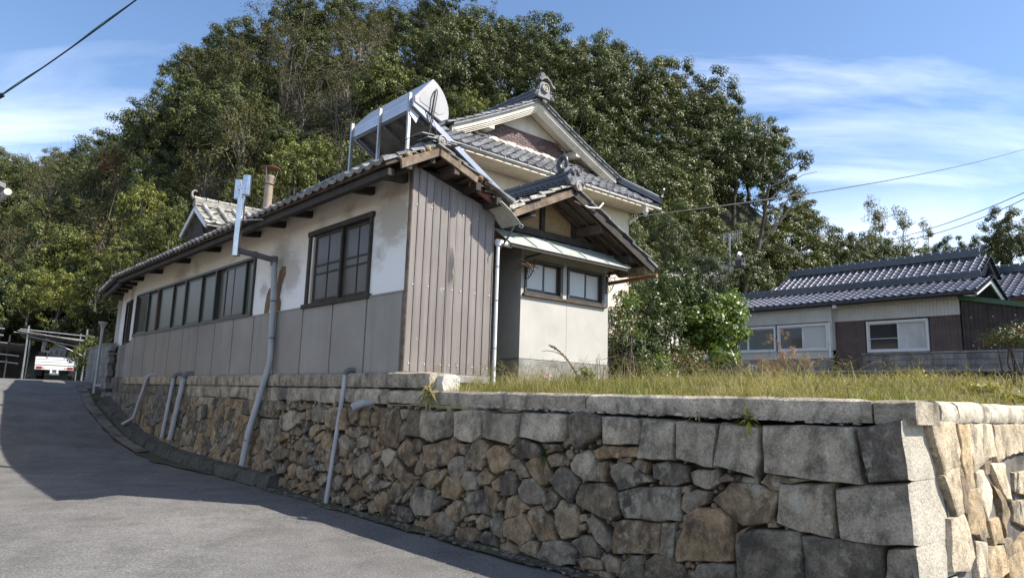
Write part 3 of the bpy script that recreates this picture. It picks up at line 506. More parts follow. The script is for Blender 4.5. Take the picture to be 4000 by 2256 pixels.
RUB_S='''1.66,-0.551 1.458,-0.492 1.069,-0.498 1.047,-0.801 1.358,-0.809 1.6,-0.76;1.036,-0.497 0.739,-0.489 0.729,-0.637 0.84,-0.708 0.984,-0.614;0.661,-0.536 0.447,-0.513 0.406,-0.72 0.643,-0.715;0.423,-0.544 0.231,-0.522 0.184,-0.701 0.378,-0.711;0.229,-0.474 -0.233,-0.476 -0.32,-0.67 -0.303,-0.941 -0.139,-0.952 0.145,-0.91 0.149,-0.723;-0.26,-0.475 -0.436,-0.47 -0.447,-0.574 -0.316,-0.595;-0.438,-0.477 -0.75,-0.475 -0.766,-0.786 -0.468,-0.782;-0.737,-0.475 -1.188,-0.475 -1.208,-0.753 -1.023,-0.834 -0.793,-0.792;-1.203,-0.489 -1.394,-0.468 -1.427,-0.646 -1.356,-0.745 -1.219,-0.753;-0.311,-0.746 -0.374,-0.607 -0.46,-0.634 -0.451,-0.827 -0.342,-0.878;-0.337,-0.968 -0.491,-0.825 -0.636,-0.888 -0.715,-1.069 -0.592,-1.151 -0.41,-1.051;-0.623,-0.831 -0.745,-0.802 -0.82,-0.862 -0.814,-0.948 -0.683,-0.986;-0.836,-0.875 -1.097,-0.844 -1.443,-0.733 -1.505,-0.83 -1.389,-1.04 -1.128,-1.117 -0.985,-1.116 -0.884,-0.985;-0.167,-1.174 -0.304,-1.059 -0.427,-1.122 -0.69,-1.242 -0.721,-1.323 -0.599,-1.407 -0.461,-1.322;0.021,-0.994 -0.141,-0.959 -0.29,-1.001 -0.257,-1.092 -0.102,-1.195 0.005,-1.114;0.353,-0.86 0.134,-0.894 0.107,-1 0.274,-1.043;0.661,-0.878 0.483,-0.836 0.36,-0.892 0.384,-0.973 0.53,-1.006;0.265,-1.073 0.051,-0.988 0.034,-1.056 0.216,-1.147;1.013,-0.799 0.893,-0.752 0.812,-0.805 0.82,-0.888 0.982,-0.848;0.812,-0.805 0.672,-0.725 0.585,-0.809 0.661,-0.878 0.788,-0.886;1.147,-0.924 0.999,-0.849 0.802,-0.952 0.87,-1.055 1.112,-1.039;0.701,-1.187 0.455,-1.049 0.276,-1.09 0.246,-1.257 0.424,-1.382 0.66,-1.327;0.945,-1.305 0.778,-1.145 0.707,-1.22 0.687,-1.345 0.901,-1.398;1.651,-0.92 1.416,-0.855 1.31,-1.019 1.438,-1.121 1.624,-1.057;1.868,-0.95 1.64,-0.841 1.584,-0.899 1.798,-1.043;2.398,-1.092 2.229,-0.935 1.871,-1.056 1.81,-1.122 2.019,-1.191 2.312,-1.159;3.147,-0.676 2.822,-0.587 2.517,-0.596 2.456,-0.763 2.787,-0.91 3.049,-0.866;2.118,-0.565 1.916,-0.468 1.623,-0.55 1.622,-0.726 2.023,-0.725;3.719,-0.615 3.504,-0.488 3.323,-0.643 3.407,-0.725 3.677,-0.716;3.316,-0.543 3.216,-0.501 2.865,-0.531 2.865,-0.589 3.273,-0.591;2.643,-0.486 2.213,-0.466 2.21,-0.531 2.562,-0.588;2.836,-0.491 2.65,-0.467 2.601,-0.542 2.815,-0.548;2.469,-0.614 2.291,-0.589 2.253,-0.699 2.408,-0.723;2.284,-0.552 2.125,-0.547 2.075,-0.691 2.206,-0.715;2.715,-0.925 2.474,-0.829 2.288,-0.884 2.349,-0.942 2.635,-0.968;2.321,-0.794 2.141,-0.73 2.058,-0.854 2.236,-0.917;2.07,-0.818 1.896,-0.756 1.754,-0.838 1.912,-0.935 2.078,-0.909;1.893,-0.765 1.629,-0.761 1.594,-0.812 1.828,-0.842;3.236,-1.032 3.049,-0.924 2.737,-0.927 2.751,-1.003 3.022,-1.105;3.738,-0.981 3.539,-0.871 3.397,-0.982 3.481,-1.125 3.663,-1.097;3.848,-1.189 3.656,-1.057 3.418,-1.16 3.432,-1.356 3.675,-1.356;2.32,-1.304 2.15,-1.156 1.974,-1.205 2.079,-1.355 2.281,-1.355;2.13,-1.324 2.013,-1.208 1.799,-1.209 1.746,-1.309 1.915,-1.376 2.086,-1.391;3.189,-1.26 3.011,-1.133 2.681,-1.185 2.682,-1.297 3.047,-1.383;2.633,-1.256 2.515,-1.173 2.379,-1.2 2.327,-1.341 2.578,-1.343;1.81,-1.122 1.69,-1.027 1.559,-1.087 1.468,-1.251 1.721,-1.272;1.501,-1.152 1.381,-1.075 1.159,-1.109 1.147,-1.257 1.321,-1.373 1.447,-1.317;3.438,-1.454 3.286,-1.364 3.091,-1.386 3.091,-1.5 3.361,-1.524;3.055,-1.421 2.823,-1.383 2.662,-1.516 2.884,-1.565;2.788,-1.417 2.626,-1.329 2.531,-1.467 2.662,-1.516;2.585,-1.436 2.408,-1.347 2.289,-1.445 2.363,-1.577 2.491,-1.572;2.302,-1.41 2.193,-1.374 2.049,-1.44 2.083,-1.567 2.211,-1.544;2.055,-1.423 1.808,-1.349 1.706,-1.426 1.776,-1.552 1.968,-1.555;1.777,-1.329 1.493,-1.287 1.426,-1.382 1.675,-1.406;1.607,-1.552 1.415,-1.415 1.285,-1.485 1.467,-1.587;1.183,-1.31 1.085,-1.236 0.966,-1.291 1.01,-1.368 1.146,-1.373;1.217,-1.478 1.036,-1.395 0.854,-1.441 0.913,-1.576 1.105,-1.613;0.852,-1.505 0.674,-1.391 0.62,-1.465 0.718,-1.57;0.671,-1.564 0.526,-1.463 0.365,-1.484 0.278,-1.581 0.438,-1.661 0.618,-1.636;0.382,-1.424 0.259,-1.32 0.115,-1.306 0.055,-1.42 0.203,-1.527 0.346,-1.497;0.118,-1.457 -0.018,-1.368 -0.281,-1.355 -0.201,-1.422 0.091,-1.506;-0.242,-1.476 -0.373,-1.345 -0.567,-1.382 -0.542,-1.498 -0.431,-1.583 -0.289,-1.557;-0.91,-1.22 -1.017,-1.155 -1.287,-1.096 -1.34,-1.138 -1.227,-1.256 -1.083,-1.353 -0.924,-1.288;-0.533,-1.514 -0.671,-1.385 -0.799,-1.28 -0.831,-1.312 -0.718,-1.477 -0.562,-1.58;0.045,-1.568 -0.077,-1.487 -0.218,-1.493 -0.263,-1.56 -0.171,-1.746 -0.04,-1.676;-0.754,-1.473 -0.816,-1.355 -1.077,-1.326 -1.142,-1.413 -1.14,-1.627 -0.884,-1.662 -0.748,-1.557;-0.389,-1.631 -0.59,-1.591 -0.773,-1.609 -0.809,-1.714 -0.684,-1.772 -0.457,-1.693;-1.021,-1.737 -1.222,-1.576 -1.428,-1.588 -1.579,-1.694 -1.426,-1.806 -1.078,-1.782;0.196,-1.661 0.062,-1.615 -0.055,-1.732 0.112,-1.755;0.537,-1.75 0.341,-1.679 0.234,-1.741 0.431,-1.797;0.885,-1.668 0.698,-1.638 0.576,-1.724 0.784,-1.782;1.113,-1.695 0.922,-1.657 0.862,-1.744 1.051,-1.784;1.51,-1.676 1.391,-1.596 1.278,-1.616 1.295,-1.782 1.472,-1.788;1.838,-1.593 1.631,-1.537 1.491,-1.624 1.725,-1.7;2.174,-1.646 1.956,-1.588 1.81,-1.676 2.022,-1.734;2.39,-1.616 2.241,-1.574 2.162,-1.68 2.351,-1.719;1.075,-1.045 0.87,-1.055 0.907,-1.155 1.077,-1.152;0.229,-1.209 0.064,-1.164 0.005,-1.28 0.111,-1.32;-0.743,-1.138 -0.857,-0.973 -0.923,-1.052 -0.88,-1.195 -0.789,-1.232;-1.504,-0.818 -1.701,-0.805 -1.673,-0.928 -1.561,-0.922;-1.673,-0.928 -1.77,-0.786 -1.929,-0.746 -2.007,-0.8 -1.981,-0.919 -1.841,-1.063 -1.692,-1.032;-1.358,-0.999 -1.503,-0.949 -1.627,-0.947 -1.685,-1.062 -1.595,-1.176 -1.445,-1.183 -1.366,-1.106;-1.971,-0.861 -2.096,-0.786 -2.251,-0.783 -2.376,-0.902 -2.35,-1.016 -2.186,-1.081 -2.066,-1.028;-2.392,-0.788 -2.495,-0.704 -2.702,-0.726 -2.809,-0.8 -2.806,-0.854 -2.522,-0.897 -2.412,-0.857;-2.8,-0.726 -2.991,-0.727 -2.979,-0.787 -2.852,-0.83;-1.803,-1.051 -1.938,-0.944 -1.988,-0.991 -1.935,-1.062;-2.349,-0.932 -2.48,-0.896 -2.508,-0.946 -2.434,-1.008 -2.359,-1.001;-2.448,-0.965 -2.506,-0.933 -2.616,-0.992 -2.645,-1.057 -2.547,-1.08 -2.468,-1.033;-2.587,-0.926 -2.776,-0.849 -2.876,-0.875 -2.951,-1.026 -2.904,-1.11 -2.79,-1.109 -2.661,-1.028;-2.892,-0.847 -2.981,-0.8 -3.077,-0.832 -3.067,-0.911 -2.94,-0.936;-3.173,-0.889 -3.252,-0.793 -3.37,-0.761 -3.474,-0.789 -3.509,-0.996 -3.395,-1.026 -3.215,-0.949;-3.454,-0.753 -3.564,-0.695 -3.969,-0.679 -3.966,-0.751 -3.654,-0.799 -3.509,-0.811;-3.496,-0.849 -3.6,-0.828 -3.607,-0.998 -3.51,-1.008;-3.732,-0.787 -3.885,-0.766 -3.873,-0.817 -3.784,-0.843;-3.659,-0.86 -3.782,-0.825 -3.937,-0.859 -4.081,-0.949 -3.932,-0.999 -3.769,-1.046 -3.691,-0.953;-3.881,-0.816 -3.975,-0.773 -4.05,-0.802 -4.027,-0.885 -3.937,-0.859;-4.109,-0.82 -4.233,-0.781 -4.436,-0.792 -4.441,-0.912 -4.311,-0.964 -4.129,-0.921;-1.296,-1.282 -1.368,-1.183 -1.593,-1.168 -1.643,-1.304 -1.537,-1.406 -1.32,-1.402;-1.612,-1.204 -1.654,-1.095 -1.869,-1.09 -1.875,-1.264 -1.738,-1.294;-1.876,-1.133 -1.998,-1.027 -2.135,-1.107 -2.091,-1.183 -1.937,-1.214;-1.991,-1.193 -2.163,-1.217 -2.245,-1.32 -2.221,-1.447 -2.078,-1.382;-2.25,-1.208 -2.331,-1.032 -2.46,-1.047 -2.487,-1.236 -2.325,-1.283;-2.122,-1.165 -2.233,-1.097 -2.254,-1.235 -2.168,-1.245;-2.542,-1.189 -2.589,-1.089 -2.706,-1.071 -2.875,-1.178 -2.848,-1.273 -2.718,-1.309 -2.573,-1.267;-2.935,-1.054 -3.069,-0.924 -3.179,-0.94 -3.313,-1.053 -3.209,-1.228 -3.058,-1.157;-2.828,-1.262 -2.964,-1.14 -3.063,-1.195 -3.053,-1.273 -2.932,-1.339;-3.273,-1.17 -3.347,-1.05 -3.592,-1.012 -3.756,-1.077 -3.808,-1.246 -3.714,-1.318 -3.453,-1.27 -3.281,-1.244;-3.771,-1.076 -3.977,-1.012 -4.378,-0.962 -4.397,-1.21 -4.205,-1.248 -3.848,-1.276 -3.797,-1.201;-1.749,-1.424 -1.787,-1.303 -1.989,-1.251 -2.094,-1.408 -2.094,-1.478 -1.777,-1.514;-1.399,-1.543 -1.539,-1.413 -1.711,-1.414 -1.766,-1.523 -1.652,-1.625 -1.478,-1.621;-1.158,-1.452 -1.278,-1.391 -1.419,-1.45 -1.258,-1.554 -1.179,-1.557;-2.351,-1.457 -2.369,-1.291 -2.529,-1.245 -2.641,-1.325 -2.703,-1.343 -2.555,-1.429 -2.355,-1.484;-2.241,-1.362 -2.328,-1.303 -2.344,-1.41 -2.259,-1.415;-3.04,-1.312 -3.103,-1.228 -3.281,-1.244 -3.345,-1.37 -3.307,-1.497 -3.173,-1.543 -3.073,-1.446;-2.682,-1.412 -2.739,-1.326 -2.834,-1.307 -3.079,-1.496 -3.07,-1.572 -2.872,-1.616 -2.764,-1.517;-2.359,-1.51 -2.592,-1.411 -2.725,-1.51 -2.701,-1.631 -2.631,-1.694 -2.379,-1.642;-3.323,-1.324 -3.422,-1.299 -3.436,-1.357 -3.346,-1.382;-3.332,-1.408 -3.413,-1.379 -3.418,-1.432 -3.355,-1.466;-3.428,-1.358 -3.488,-1.302 -3.623,-1.366 -3.737,-1.511 -3.673,-1.573 -3.52,-1.464;-3.278,-1.55 -3.406,-1.476 -3.522,-1.487 -3.595,-1.581 -3.568,-1.632 -3.406,-1.649;-3.76,-1.323 -3.893,-1.281 -4.219,-1.257 -4.207,-1.498 -3.941,-1.533 -3.751,-1.577 -3.735,-1.488;-4.234,-1.265 -4.34,-1.239 -4.341,-1.517 -4.22,-1.495;-2.86,-1.744 -2.91,-1.616 -3.141,-1.572 -3.337,-1.625 -3.315,-1.736 -3.112,-1.786 -2.872,-1.767;-2.613,-1.71 -2.741,-1.637 -2.846,-1.633 -2.836,-1.774 -2.638,-1.744;-2.135,-1.528 -2.247,-1.472 -2.347,-1.499 -2.373,-1.67 -2.21,-1.655;-1.927,-1.572 -2.028,-1.487 -2.135,-1.528 -2.135,-1.598 -1.987,-1.654;-1.62,-1.717 -1.777,-1.65 -1.964,-1.651 -2.013,-1.741 -1.918,-1.784 -1.636,-1.801;-1.188,-1.601 -1.361,-1.548 -1.583,-1.65 -1.508,-1.778 -1.227,-1.792;-2.011,-1.727 -2.099,-1.651 -2.231,-1.652 -2.291,-1.764 -2.053,-1.776;-2.331,-1.744 -2.428,-1.694 -2.594,-1.713 -2.585,-1.792 -2.357,-1.779;-1.727,-1.571 -1.894,-1.513 -1.948,-1.555 -1.77,-1.609;-3.616,-1.635 -3.705,-1.585 -3.83,-1.619 -3.823,-1.722 -3.687,-1.736;-3.336,-1.697 -3.423,-1.652 -3.618,-1.658 -3.624,-1.726 -3.433,-1.75;-3.845,-1.628 -3.944,-1.566 -4.07,-1.532 -4.069,-1.728 -3.827,-1.776;-4.087,-1.573 -4.18,-1.508 -4.327,-1.498 -4.435,-1.562 -4.44,-1.665 -4.084,-1.736;-4.363,-1.311 -4.469,-1.221 -4.486,-1.501 -4.367,-1.512;-4.408,-1.025 -4.46,-0.943 -4.47,-1.157 -4.4,-1.123;-3.609,-1.74 -3.733,-1.739 -3.741,-1.827 -3.604,-1.855;-5.215,-0.852 -5.569,-0.814 -5.586,-1.164 -5.351,-1.15 -5.193,-1.117;-5.366,-1.176 -5.563,-1.159 -5.877,-1.16 -5.894,-1.389 -5.421,-1.486;-4.869,-1.313 -4.984,-1.186 -5.209,-1.172 -5.351,-1.155 -5.411,-1.487 -4.894,-1.593;-4.652,-1.027 -4.816,-0.884 -5.021,-0.872 -5.2,-0.912 -5.176,-1.042 -5.145,-1.124 -4.928,-1.18 -4.811,-1.131;-4.369,-1.47 -4.444,-1.171 -4.556,-1.103 -4.715,-1.093 -4.847,-1.166 -4.856,-1.444 -4.633,-1.474 -4.384,-1.519;-4.519,-1.669 -4.561,-1.508 -4.856,-1.449 -4.872,-1.597;-4.461,-0.844 -4.531,-0.814 -4.693,-0.801 -4.72,-0.894 -4.649,-0.954 -4.485,-0.929;-4.713,-0.863 -4.778,-0.82 -4.849,-0.839 -4.844,-0.87 -4.732,-0.887;-4.855,-0.828 -4.901,-0.823 -4.897,-0.87 -4.856,-0.869;-4.907,-0.828 -5.037,-0.82 -5.038,-0.87 -4.908,-0.869;-5.049,-0.859 -5.118,-0.784 -5.204,-0.804 -5.216,-0.901 -5.142,-0.899;-5.183,-0.796 -5.429,-0.805 -5.288,-0.839 -5.215,-0.842;-4.399,-1.047 -4.512,-0.969 -4.65,-0.975 -4.604,-1.065 -4.457,-1.159 -4.397,-1.124;-4.382,-0.962 -4.472,-0.941 -4.462,-0.997 -4.391,-1.016;-5.113,-1.118 -5.155,-1.088 -5.193,-1.146 -5.125,-1.16;-4.867,-1.244 -4.973,-1.178 -4.908,-1.297 -4.869,-1.308'''
RT_S='''-0.191,-0.371 0.136,-0.384 0.202,-0.569 0.151,-0.726 -0.18,-0.736 -0.239,-0.661;0.149,-0.384 0.564,-0.383 0.592,-0.578 0.512,-0.662 0.263,-0.736 0.226,-0.606;0.66,-0.393 0.887,-0.388 0.84,-0.584 0.804,-0.82 0.679,-0.832 0.628,-0.657;0.9,-0.393 1.155,-0.393 1.065,-0.672 0.865,-0.724 0.84,-0.584;1.171,-0.393 1.372,-0.398 1.356,-0.629 1.089,-0.657;1.442,-0.398 1.731,-0.404 1.614,-0.647 1.414,-0.684;1.75,-0.404 2.128,-0.399 2.102,-0.615 1.657,-0.637;2.132,-0.393 2.408,-0.393 2.267,-0.619 2.122,-0.615;-0.215,-0.739 0.187,-0.732 0.255,-0.88 0.204,-1.15 -0.117,-1.12 -0.202,-0.917;0.238,-0.735 0.558,-0.654 0.496,-0.98 0.368,-0.988 0.288,-0.864;0.577,-0.674 0.66,-0.841 0.574,-0.995 0.509,-0.981;0.689,-0.842 0.895,-0.854 0.899,-1.098 0.931,-1.159 0.589,-1.117 0.591,-0.959;0.841,-0.743 1.019,-0.731 1.145,-0.869 1.069,-1.014 0.952,-1.054;0.275,-1.016 0.501,-0.998 0.565,-1.105 0.573,-1.27 0.457,-1.337 0.174,-1.31;-0.101,-1.126 0.162,-1.158 0.154,-1.325 0.122,-1.371 -0.11,-1.339;1.019,-1.079 1.236,-1.078 1.245,-1.249 1.014,-1.244;0.974,-1.259 1.197,-1.274 1.239,-1.446 0.956,-1.476 0.809,-1.456;1.193,-0.841 1.343,-0.88 1.488,-1.067 1.304,-1.205 1.305,-0.95;1.081,-0.672 1.233,-0.667 1.169,-0.758 1.041,-0.752;1.25,-1.239 1.427,-1.237 1.474,-1.344 1.248,-1.368;0.725,-1.139 0.899,-1.098 0.921,-1.177 0.765,-1.18;1.233,-0.698 1.549,-0.699 1.581,-0.969 1.452,-0.939;1.605,-0.992 2.031,-0.999 1.9,-1.209 1.6,-1.129;1.8,-0.786 2.168,-0.779 2.044,-0.977 1.763,-0.916;0.643,-1.187 0.868,-1.219 0.823,-1.43 0.597,-1.4;1.275,-1.381 1.888,-1.229 1.684,-1.557 1.276,-1.502'''

def area(p): return abs(sum(p[i][0]*p[(i+1) % len(p)][1]-p[(i+1) % len(p)][0]*p[i][1] for i in range(len(p))))/2
def cent(p): return (sum(q[0] for q in p)/len(p), sum(q[1] for q in p)/len(p))
def inside(x, y, p):
    c = False; n = len(p)
    for i in range(n):
        (x1, y1), (x2, y2) = p[i], p[(i+1) % n]
        if (y1 > y) != (y2 > y) and x < (x2-x1)*(y-y1)/(y2-y1)+x1: c = not c
    return c
def edist(x, y, p):
    d = 9
    for i in range(len(p)):
        (x1, y1), (x2, y2) = p[i], p[(i+1) % len(p)]; L = (x2-x1)**2+(y2-y1)**2
        k = 0 if L == 0 else max(0, min(1, ((x-x1)*(x2-x1)+(y-y1)*(y2-y1))/L)); d = min(d, math.hypot(x-x1-k*(x2-x1), y-y1-k*(y2-y1)))
    return d
def stone(poly, fn, bulge=.05, grow=1.02, rough=.012, rnd=1, deep=.13, dome=.9, seed=0, tl=.10):
    """one stone: outline softened and roughened, then domed outward in rings; fn(a, b, out)"""
    cx, cy = cent(poly); q = [((x-cx)*grow+cx, (y-cy)*grow+cy) for x, y in poly]
    for _ in range(rnd):
        q = [(a[0]*(1-w)+b[0]*w, a[1]*(1-w)+b[1]*w) for i in range(len(q)) for a, b in ((q[i], q[(i+1) % len(q)]),) for w in (.13, .87)]
    size = math.sqrt(area(poly)); stp = max(size/5, .03); out = []
    for i in range(len(q)):
        a, b = q[i], q[(i+1) % len(q)]; n = max(1, int(math.hypot(b[0]-a[0], b[1]-a[1])/stp))
        out += [(a[0]+(b[0]-a[0])*k/n, a[1]+(b[1]-a[1])*k/n) for k in range(n)]
    n = len(out); g = MB(); nz = lambda x, y, s_: mnoise.noise(Vector((x*s_+seed, y*s_, seed*.37)))
    j = min(rough*1.3, size*.08)
    out = [(x+j*nz(x, y, 11), y+j*nz(y, x, 13)) for x, y in out]
    rings = [(1.0, -deep), (1.0, -.015), (.985, bulge*.5), (.93, bulge*dome), (.70, bulge), (.36, bulge)]
    tilt = (random.uniform(-tl, tl), random.uniform(-tl, tl))
    for sc_, d in rings:
        for x, y in out:
            X = cx+(x-cx)*sc_; Y = cy+(y-cy)*sc_
            dd = d+(rough*(nz(X, Y, 9)+.6*nz(X, Y, 23))+tilt[0]*(X-cx)+tilt[1]*(Y-cy) if d > -.05 else 0)
            g.v.append(Vector(fn(X, Y, dd)))
    g.v.append(Vector(fn(cx, cy, bulge+rough*nz(cx, cy, 9))))
    k = len(rings)
    g.f = [(r*n+i, r*n+(i+1) % n, (r+1)*n+(i+1) % n, (r+1)*n+i) for r in range(k-1) for i in range(n)]
    g.f += [((k-1)*n+i, (k-1)*n+(i+1) % n, k*n) for i in range(n)]+[tuple(range(n-1, -1, -1))]
    return g
ffront = lambda a, b, d: P(a, tface(b)-d, b)
fright = lambda a, b, d: P(sface(b)-d, a, b)
wall = empty('stone_retaining_wall', P(-2, -.3, -1.8), 'long dry stone retaining wall of brown and grey rubble with granite coping', 'stone wall')
# core behind the stones
g = MB(); ss = np.linspace(-5.95, 15.5, 40)
for s in ss:
    for z in (-2.2, -1.3, -.5): g.v.append(P(s, tface(z)+.07, z))
    for z in (-.5, -2.2): g.v.append(P(s, .5, z))
g.f = [(i*5+k, i*5+(k+1) % 5, (i+1)*5+(k+1) % 5, (i+1)*5+k) for i in range(len(ss)-1) for k in range(5)]+[(0, 1, 2, 3, 4), tuple(range(len(g.v)-1, len(g.v)-6, -1))]
part('packing', g, MAT['gap'], wall)
g = MB(); tt3 = np.linspace(.30, 9, 20)
for t_ in tt3:
    for z in (-2.2, -1.3, -.42): g.v.append(P(sface(z)+.022, t_, z))
    for z in (-.42, -2.2): g.v.append(P(-5.4, t_, z))
g.f = [(i*5+k, i*5+(k+1) % 5, (i+1)*5+(k+1) % 5, (i+1)*5+k) for i in range(len(tt3)-1) for k in range(5)]+[(0, 1, 2, 3, 4), tuple(range(len(g.v)-1, len(g.v)-6, -1))]
part('packing', g, MAT['mortar'], wall)

GREY = [(.215, .198, .168), (.185, .168, .142), (.25, .23, .195), (.15, .138, .12)]
BROWN = [(.195, .148, .098), (.155, .118, .082), (.245, .185, .122), (.205, .16, .112), (.17, .14, .105), (.13, .108, .085)]
DARK = [(.098, .088, .078), (.08, .073, .066), (.12, .106, .09)]
def vcol(c): v = random.uniform(.82, 1.18); return (c[0]*v, c[1]*v, c[2]*v, 1)
jobs = []
for q in polys(RUB_S):
    s_, z_ = cent(q); a = area(q)
    pr = sstep((-s_-1.5)/3)
    u = random.random()
    c = random.choice(DARK) if u < .22 and a < .06 else (random.choice(GREY) if u < .20+.15+.50*pr else random.choice(BROWN))
    jobs.append((q, ffront, dict(bulge=min(.06, .032+.06*math.sqrt(a)), grow=1.06 if a < .08 else 1.03, rough=.017, rnd=0, dome=.82, tl=.07), c, 'rubble'))
jobs[4] = jobs[4][:3]+((.16, .12, .085), 'rubble')
# rubble further up the road, partly buried in mortar: a loose Voronoi layout
def clip(poly, ax, ay, nx_, ny_):
    out = []
    for i in range(len(poly)):
        p_, q_ = poly[i], poly[(i+1) % len(poly)]; dp = (p_[0]-ax)*nx_+(p_[1]-ay)*ny_; dq = (q_[0]-ax)*nx_+(q_[1]-ay)*ny_
        if dp <= 0: out.append(p_)
        if (dp < 0 < dq) or (dq < 0 < dp): k = dp/(dp-dq); out.append((p_[0]+(q_[0]-p_[0])*k, p_[1]+(q_[1]-p_[1])*k))
    return out
rv = random.Random(5); seeds = []
for _ in range(9000):
    s_ = rv.uniform(3.75, 15.2); z_ = rv.uniform(-1.75, -.46)
    if z_ < roadz(s_)+.16: continue
    sp = .205 if s_ < 9 else .30
    if all(math.hypot((a-s_)*.85, b-z_) > sp*(.8+.5*rv.random()) for a, b in seeds): seeds.append((s_, z_))
for i, (s_, z_) in enumerate(seeds):
    p_ = [(s_-.5, max(z_-.5, roadz(s_)+.08)), (s_+.5, max(z_-.5, roadz(s_)+.08)), (s_+.5, min(z_+.5, -.445)), (s_-.5, min(z_+.5, -.445))]
    for j, (a, b) in enumerate(seeds):
        if j != i and abs(a-s_) < 1 and abs(b-z_) < 1 and p_: p_ = clip(p_, (a+s_)/2, (b+z_)/2, a-s_, b-z_)
    if len(p_) > 2 and area(p_) > .008 and not any(inside(s_, z_, q) for q in polys(RUB_S)):
        flatz = s_ > 8.8 and z_ > -1.15
        c = (random.choice([(.13, .135, .145), (.16, .16, .165), (.115, .118, .125), (.19, .165, .135)]) if flatz else random.choice(BROWN+BROWN+GREY+DARK))
        jobs.append((p_, ffront, dict(bulge=.025 if flatz else .045, grow=.965, rough=.016, rnd=0, dome=.85), c, 'rubble'))
for q in polys(RT_S)[1:]:
    a = area(q)
    if abs(cent(q)[0]) < .06: continue
    # side face of the wall
    jobs.append((q, fright, dict(bulge=.016, grow=1.09, rough=.010, rnd=0, dome=.9, tl=.012), random.choice([(.42, .375, .305), (.38, .335, .265), (.36, .29, .20), (.45, .41, .345)]), 'granite'))
for q in polys(TOP_S):
    jobs.append((q, ffront, dict(bulge=.075, grow=.985, rough=.010, rnd=0, dome=.97, deep=.22), random.choice([(.29, .268, .232), (.31, .285, .245), (.26, .238, .205)]), 'granite'))
jobs[-6] = jobs[-6][:2]+(dict(bulge=.07, grow=1.0, rough=.035, rnd=1, dome=.8, deep=.22), (.15, .135, .115), 'rubble')
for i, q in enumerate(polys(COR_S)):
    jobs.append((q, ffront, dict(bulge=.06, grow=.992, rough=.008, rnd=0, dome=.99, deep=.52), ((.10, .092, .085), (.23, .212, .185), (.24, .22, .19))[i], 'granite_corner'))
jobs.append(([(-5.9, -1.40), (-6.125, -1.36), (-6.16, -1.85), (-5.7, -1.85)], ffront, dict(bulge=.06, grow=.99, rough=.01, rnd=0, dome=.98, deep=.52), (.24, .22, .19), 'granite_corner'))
order = sorted(range(len(jobs)), key=lambda i: -area(jobs[i][0])); big_ = set(order[:262])
rest = MB()
for i, (q, fn, kw, c, mt) in enumerate(jobs):
    gm = stone(q, fn, seed=i*3.7, **kw)
    if i in big_:
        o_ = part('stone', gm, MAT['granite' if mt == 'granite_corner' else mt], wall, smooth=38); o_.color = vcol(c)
        if mt == 'granite_corner':     # end faces of each corner stone get a paler granite colour
            o_.data.materials.append(MAT['granite_pale'])
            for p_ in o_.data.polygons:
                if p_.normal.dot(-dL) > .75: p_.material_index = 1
    else: rest.add(gm.v, gm.f)
# the side face further along, beyond the picture's edge
rv = random.Random(9); sd2 = []; side = MB()
for _ in range(4000):
    a, b = rv.uniform(1.9, 9), rv.uniform(-1.95, -.42)
    if all(math.hypot((x-a)*1.2, (y-b)*.8) > .27*(.8+.5*rv.random()) for x, y in sd2): sd2.append((a, b))
rtp = polys(RT_S)
for i, (a, b) in enumerate(sd2):
    if any(inside(a, b, q) or edist(a, b, q) < .06 for q in rtp): continue
    p_ = [(a-.5, max(b-.5, -2.0)), (a+.5, max(b-.5, -2.0)), (a+.5, min(b+.5, -.395)), (a-.5, min(b+.5, -.395))]
    for j, (x, y) in enumerate(sd2):
        if j != i and abs(x-a) < 1 and abs(y-b) < 1 and p_: p_ = clip(p_, (a+x)/2, (b+y)/2, x-a, y-b)
    if len(p_) > 2: gm = stone(p_, fright, bulge=.02, grow=.95, rough=.012, rnd=0, seed=i*1.3, tl=.03); side.add(gm.v, gm.f)
o_ = part('side_stones', side, MAT['granite'], wall, smooth=38, kind='stuff'); o_.color = (.38, .33, .265, 1)
# chinking stones in the gaps between the traced ones
allp = [q for q, fn, *_ in jobs if fn is ffront]; boxes = [(min(x for x, y in q)-.1, max(x for x, y in q)+.1, min(y for x, y in q)-.1, max(y for x, y in q)+.1) for q in allp]
chk = []
for _ in range(7000):
    s_ = random.uniform(-5.8, 3.9); z_ = random.uniform(-1.85, -.45)
    d = .09
    for q, bx_ in zip(allp, boxes):
        if bx_[0] < s_ < bx_[1] and bx_[2] < z_ < bx_[3]:
            if inside(s_, z_, q): d = 0; break
            d = min(d, edist(s_, z_, q))
    if d < .014: continue
    for a, b, r in chk: d = min(d, math.hypot(a-s_, b-z_)-r)
    if d > .014: chk.append((s_, z_, d))
for i, (s_, z_, r) in enumerate(chk):
    a0 = random.random()*6.3; k = random.randint(5, 7)
    q = [(s_+math.cos(a0+j*2*math.pi/k)*r*random.uniform(.95, 1.5), z_+math.sin(a0+j*2*math.pi/k)*r*random.uniform(.85, 1.25)) for j in range(k)]
    gm = stone(q, lambda a, b, d: P(a, tface(b)-d+.03, b), bulge=.02, rough=.008, rnd=0, seed=i, dome=.7); rest.add(gm.v, gm.f)
o_ = part('small_stones', rest, MAT['rubble'], wall, smooth=38, kind='stuff'); o_.color = (.20, .165, .125, 1)
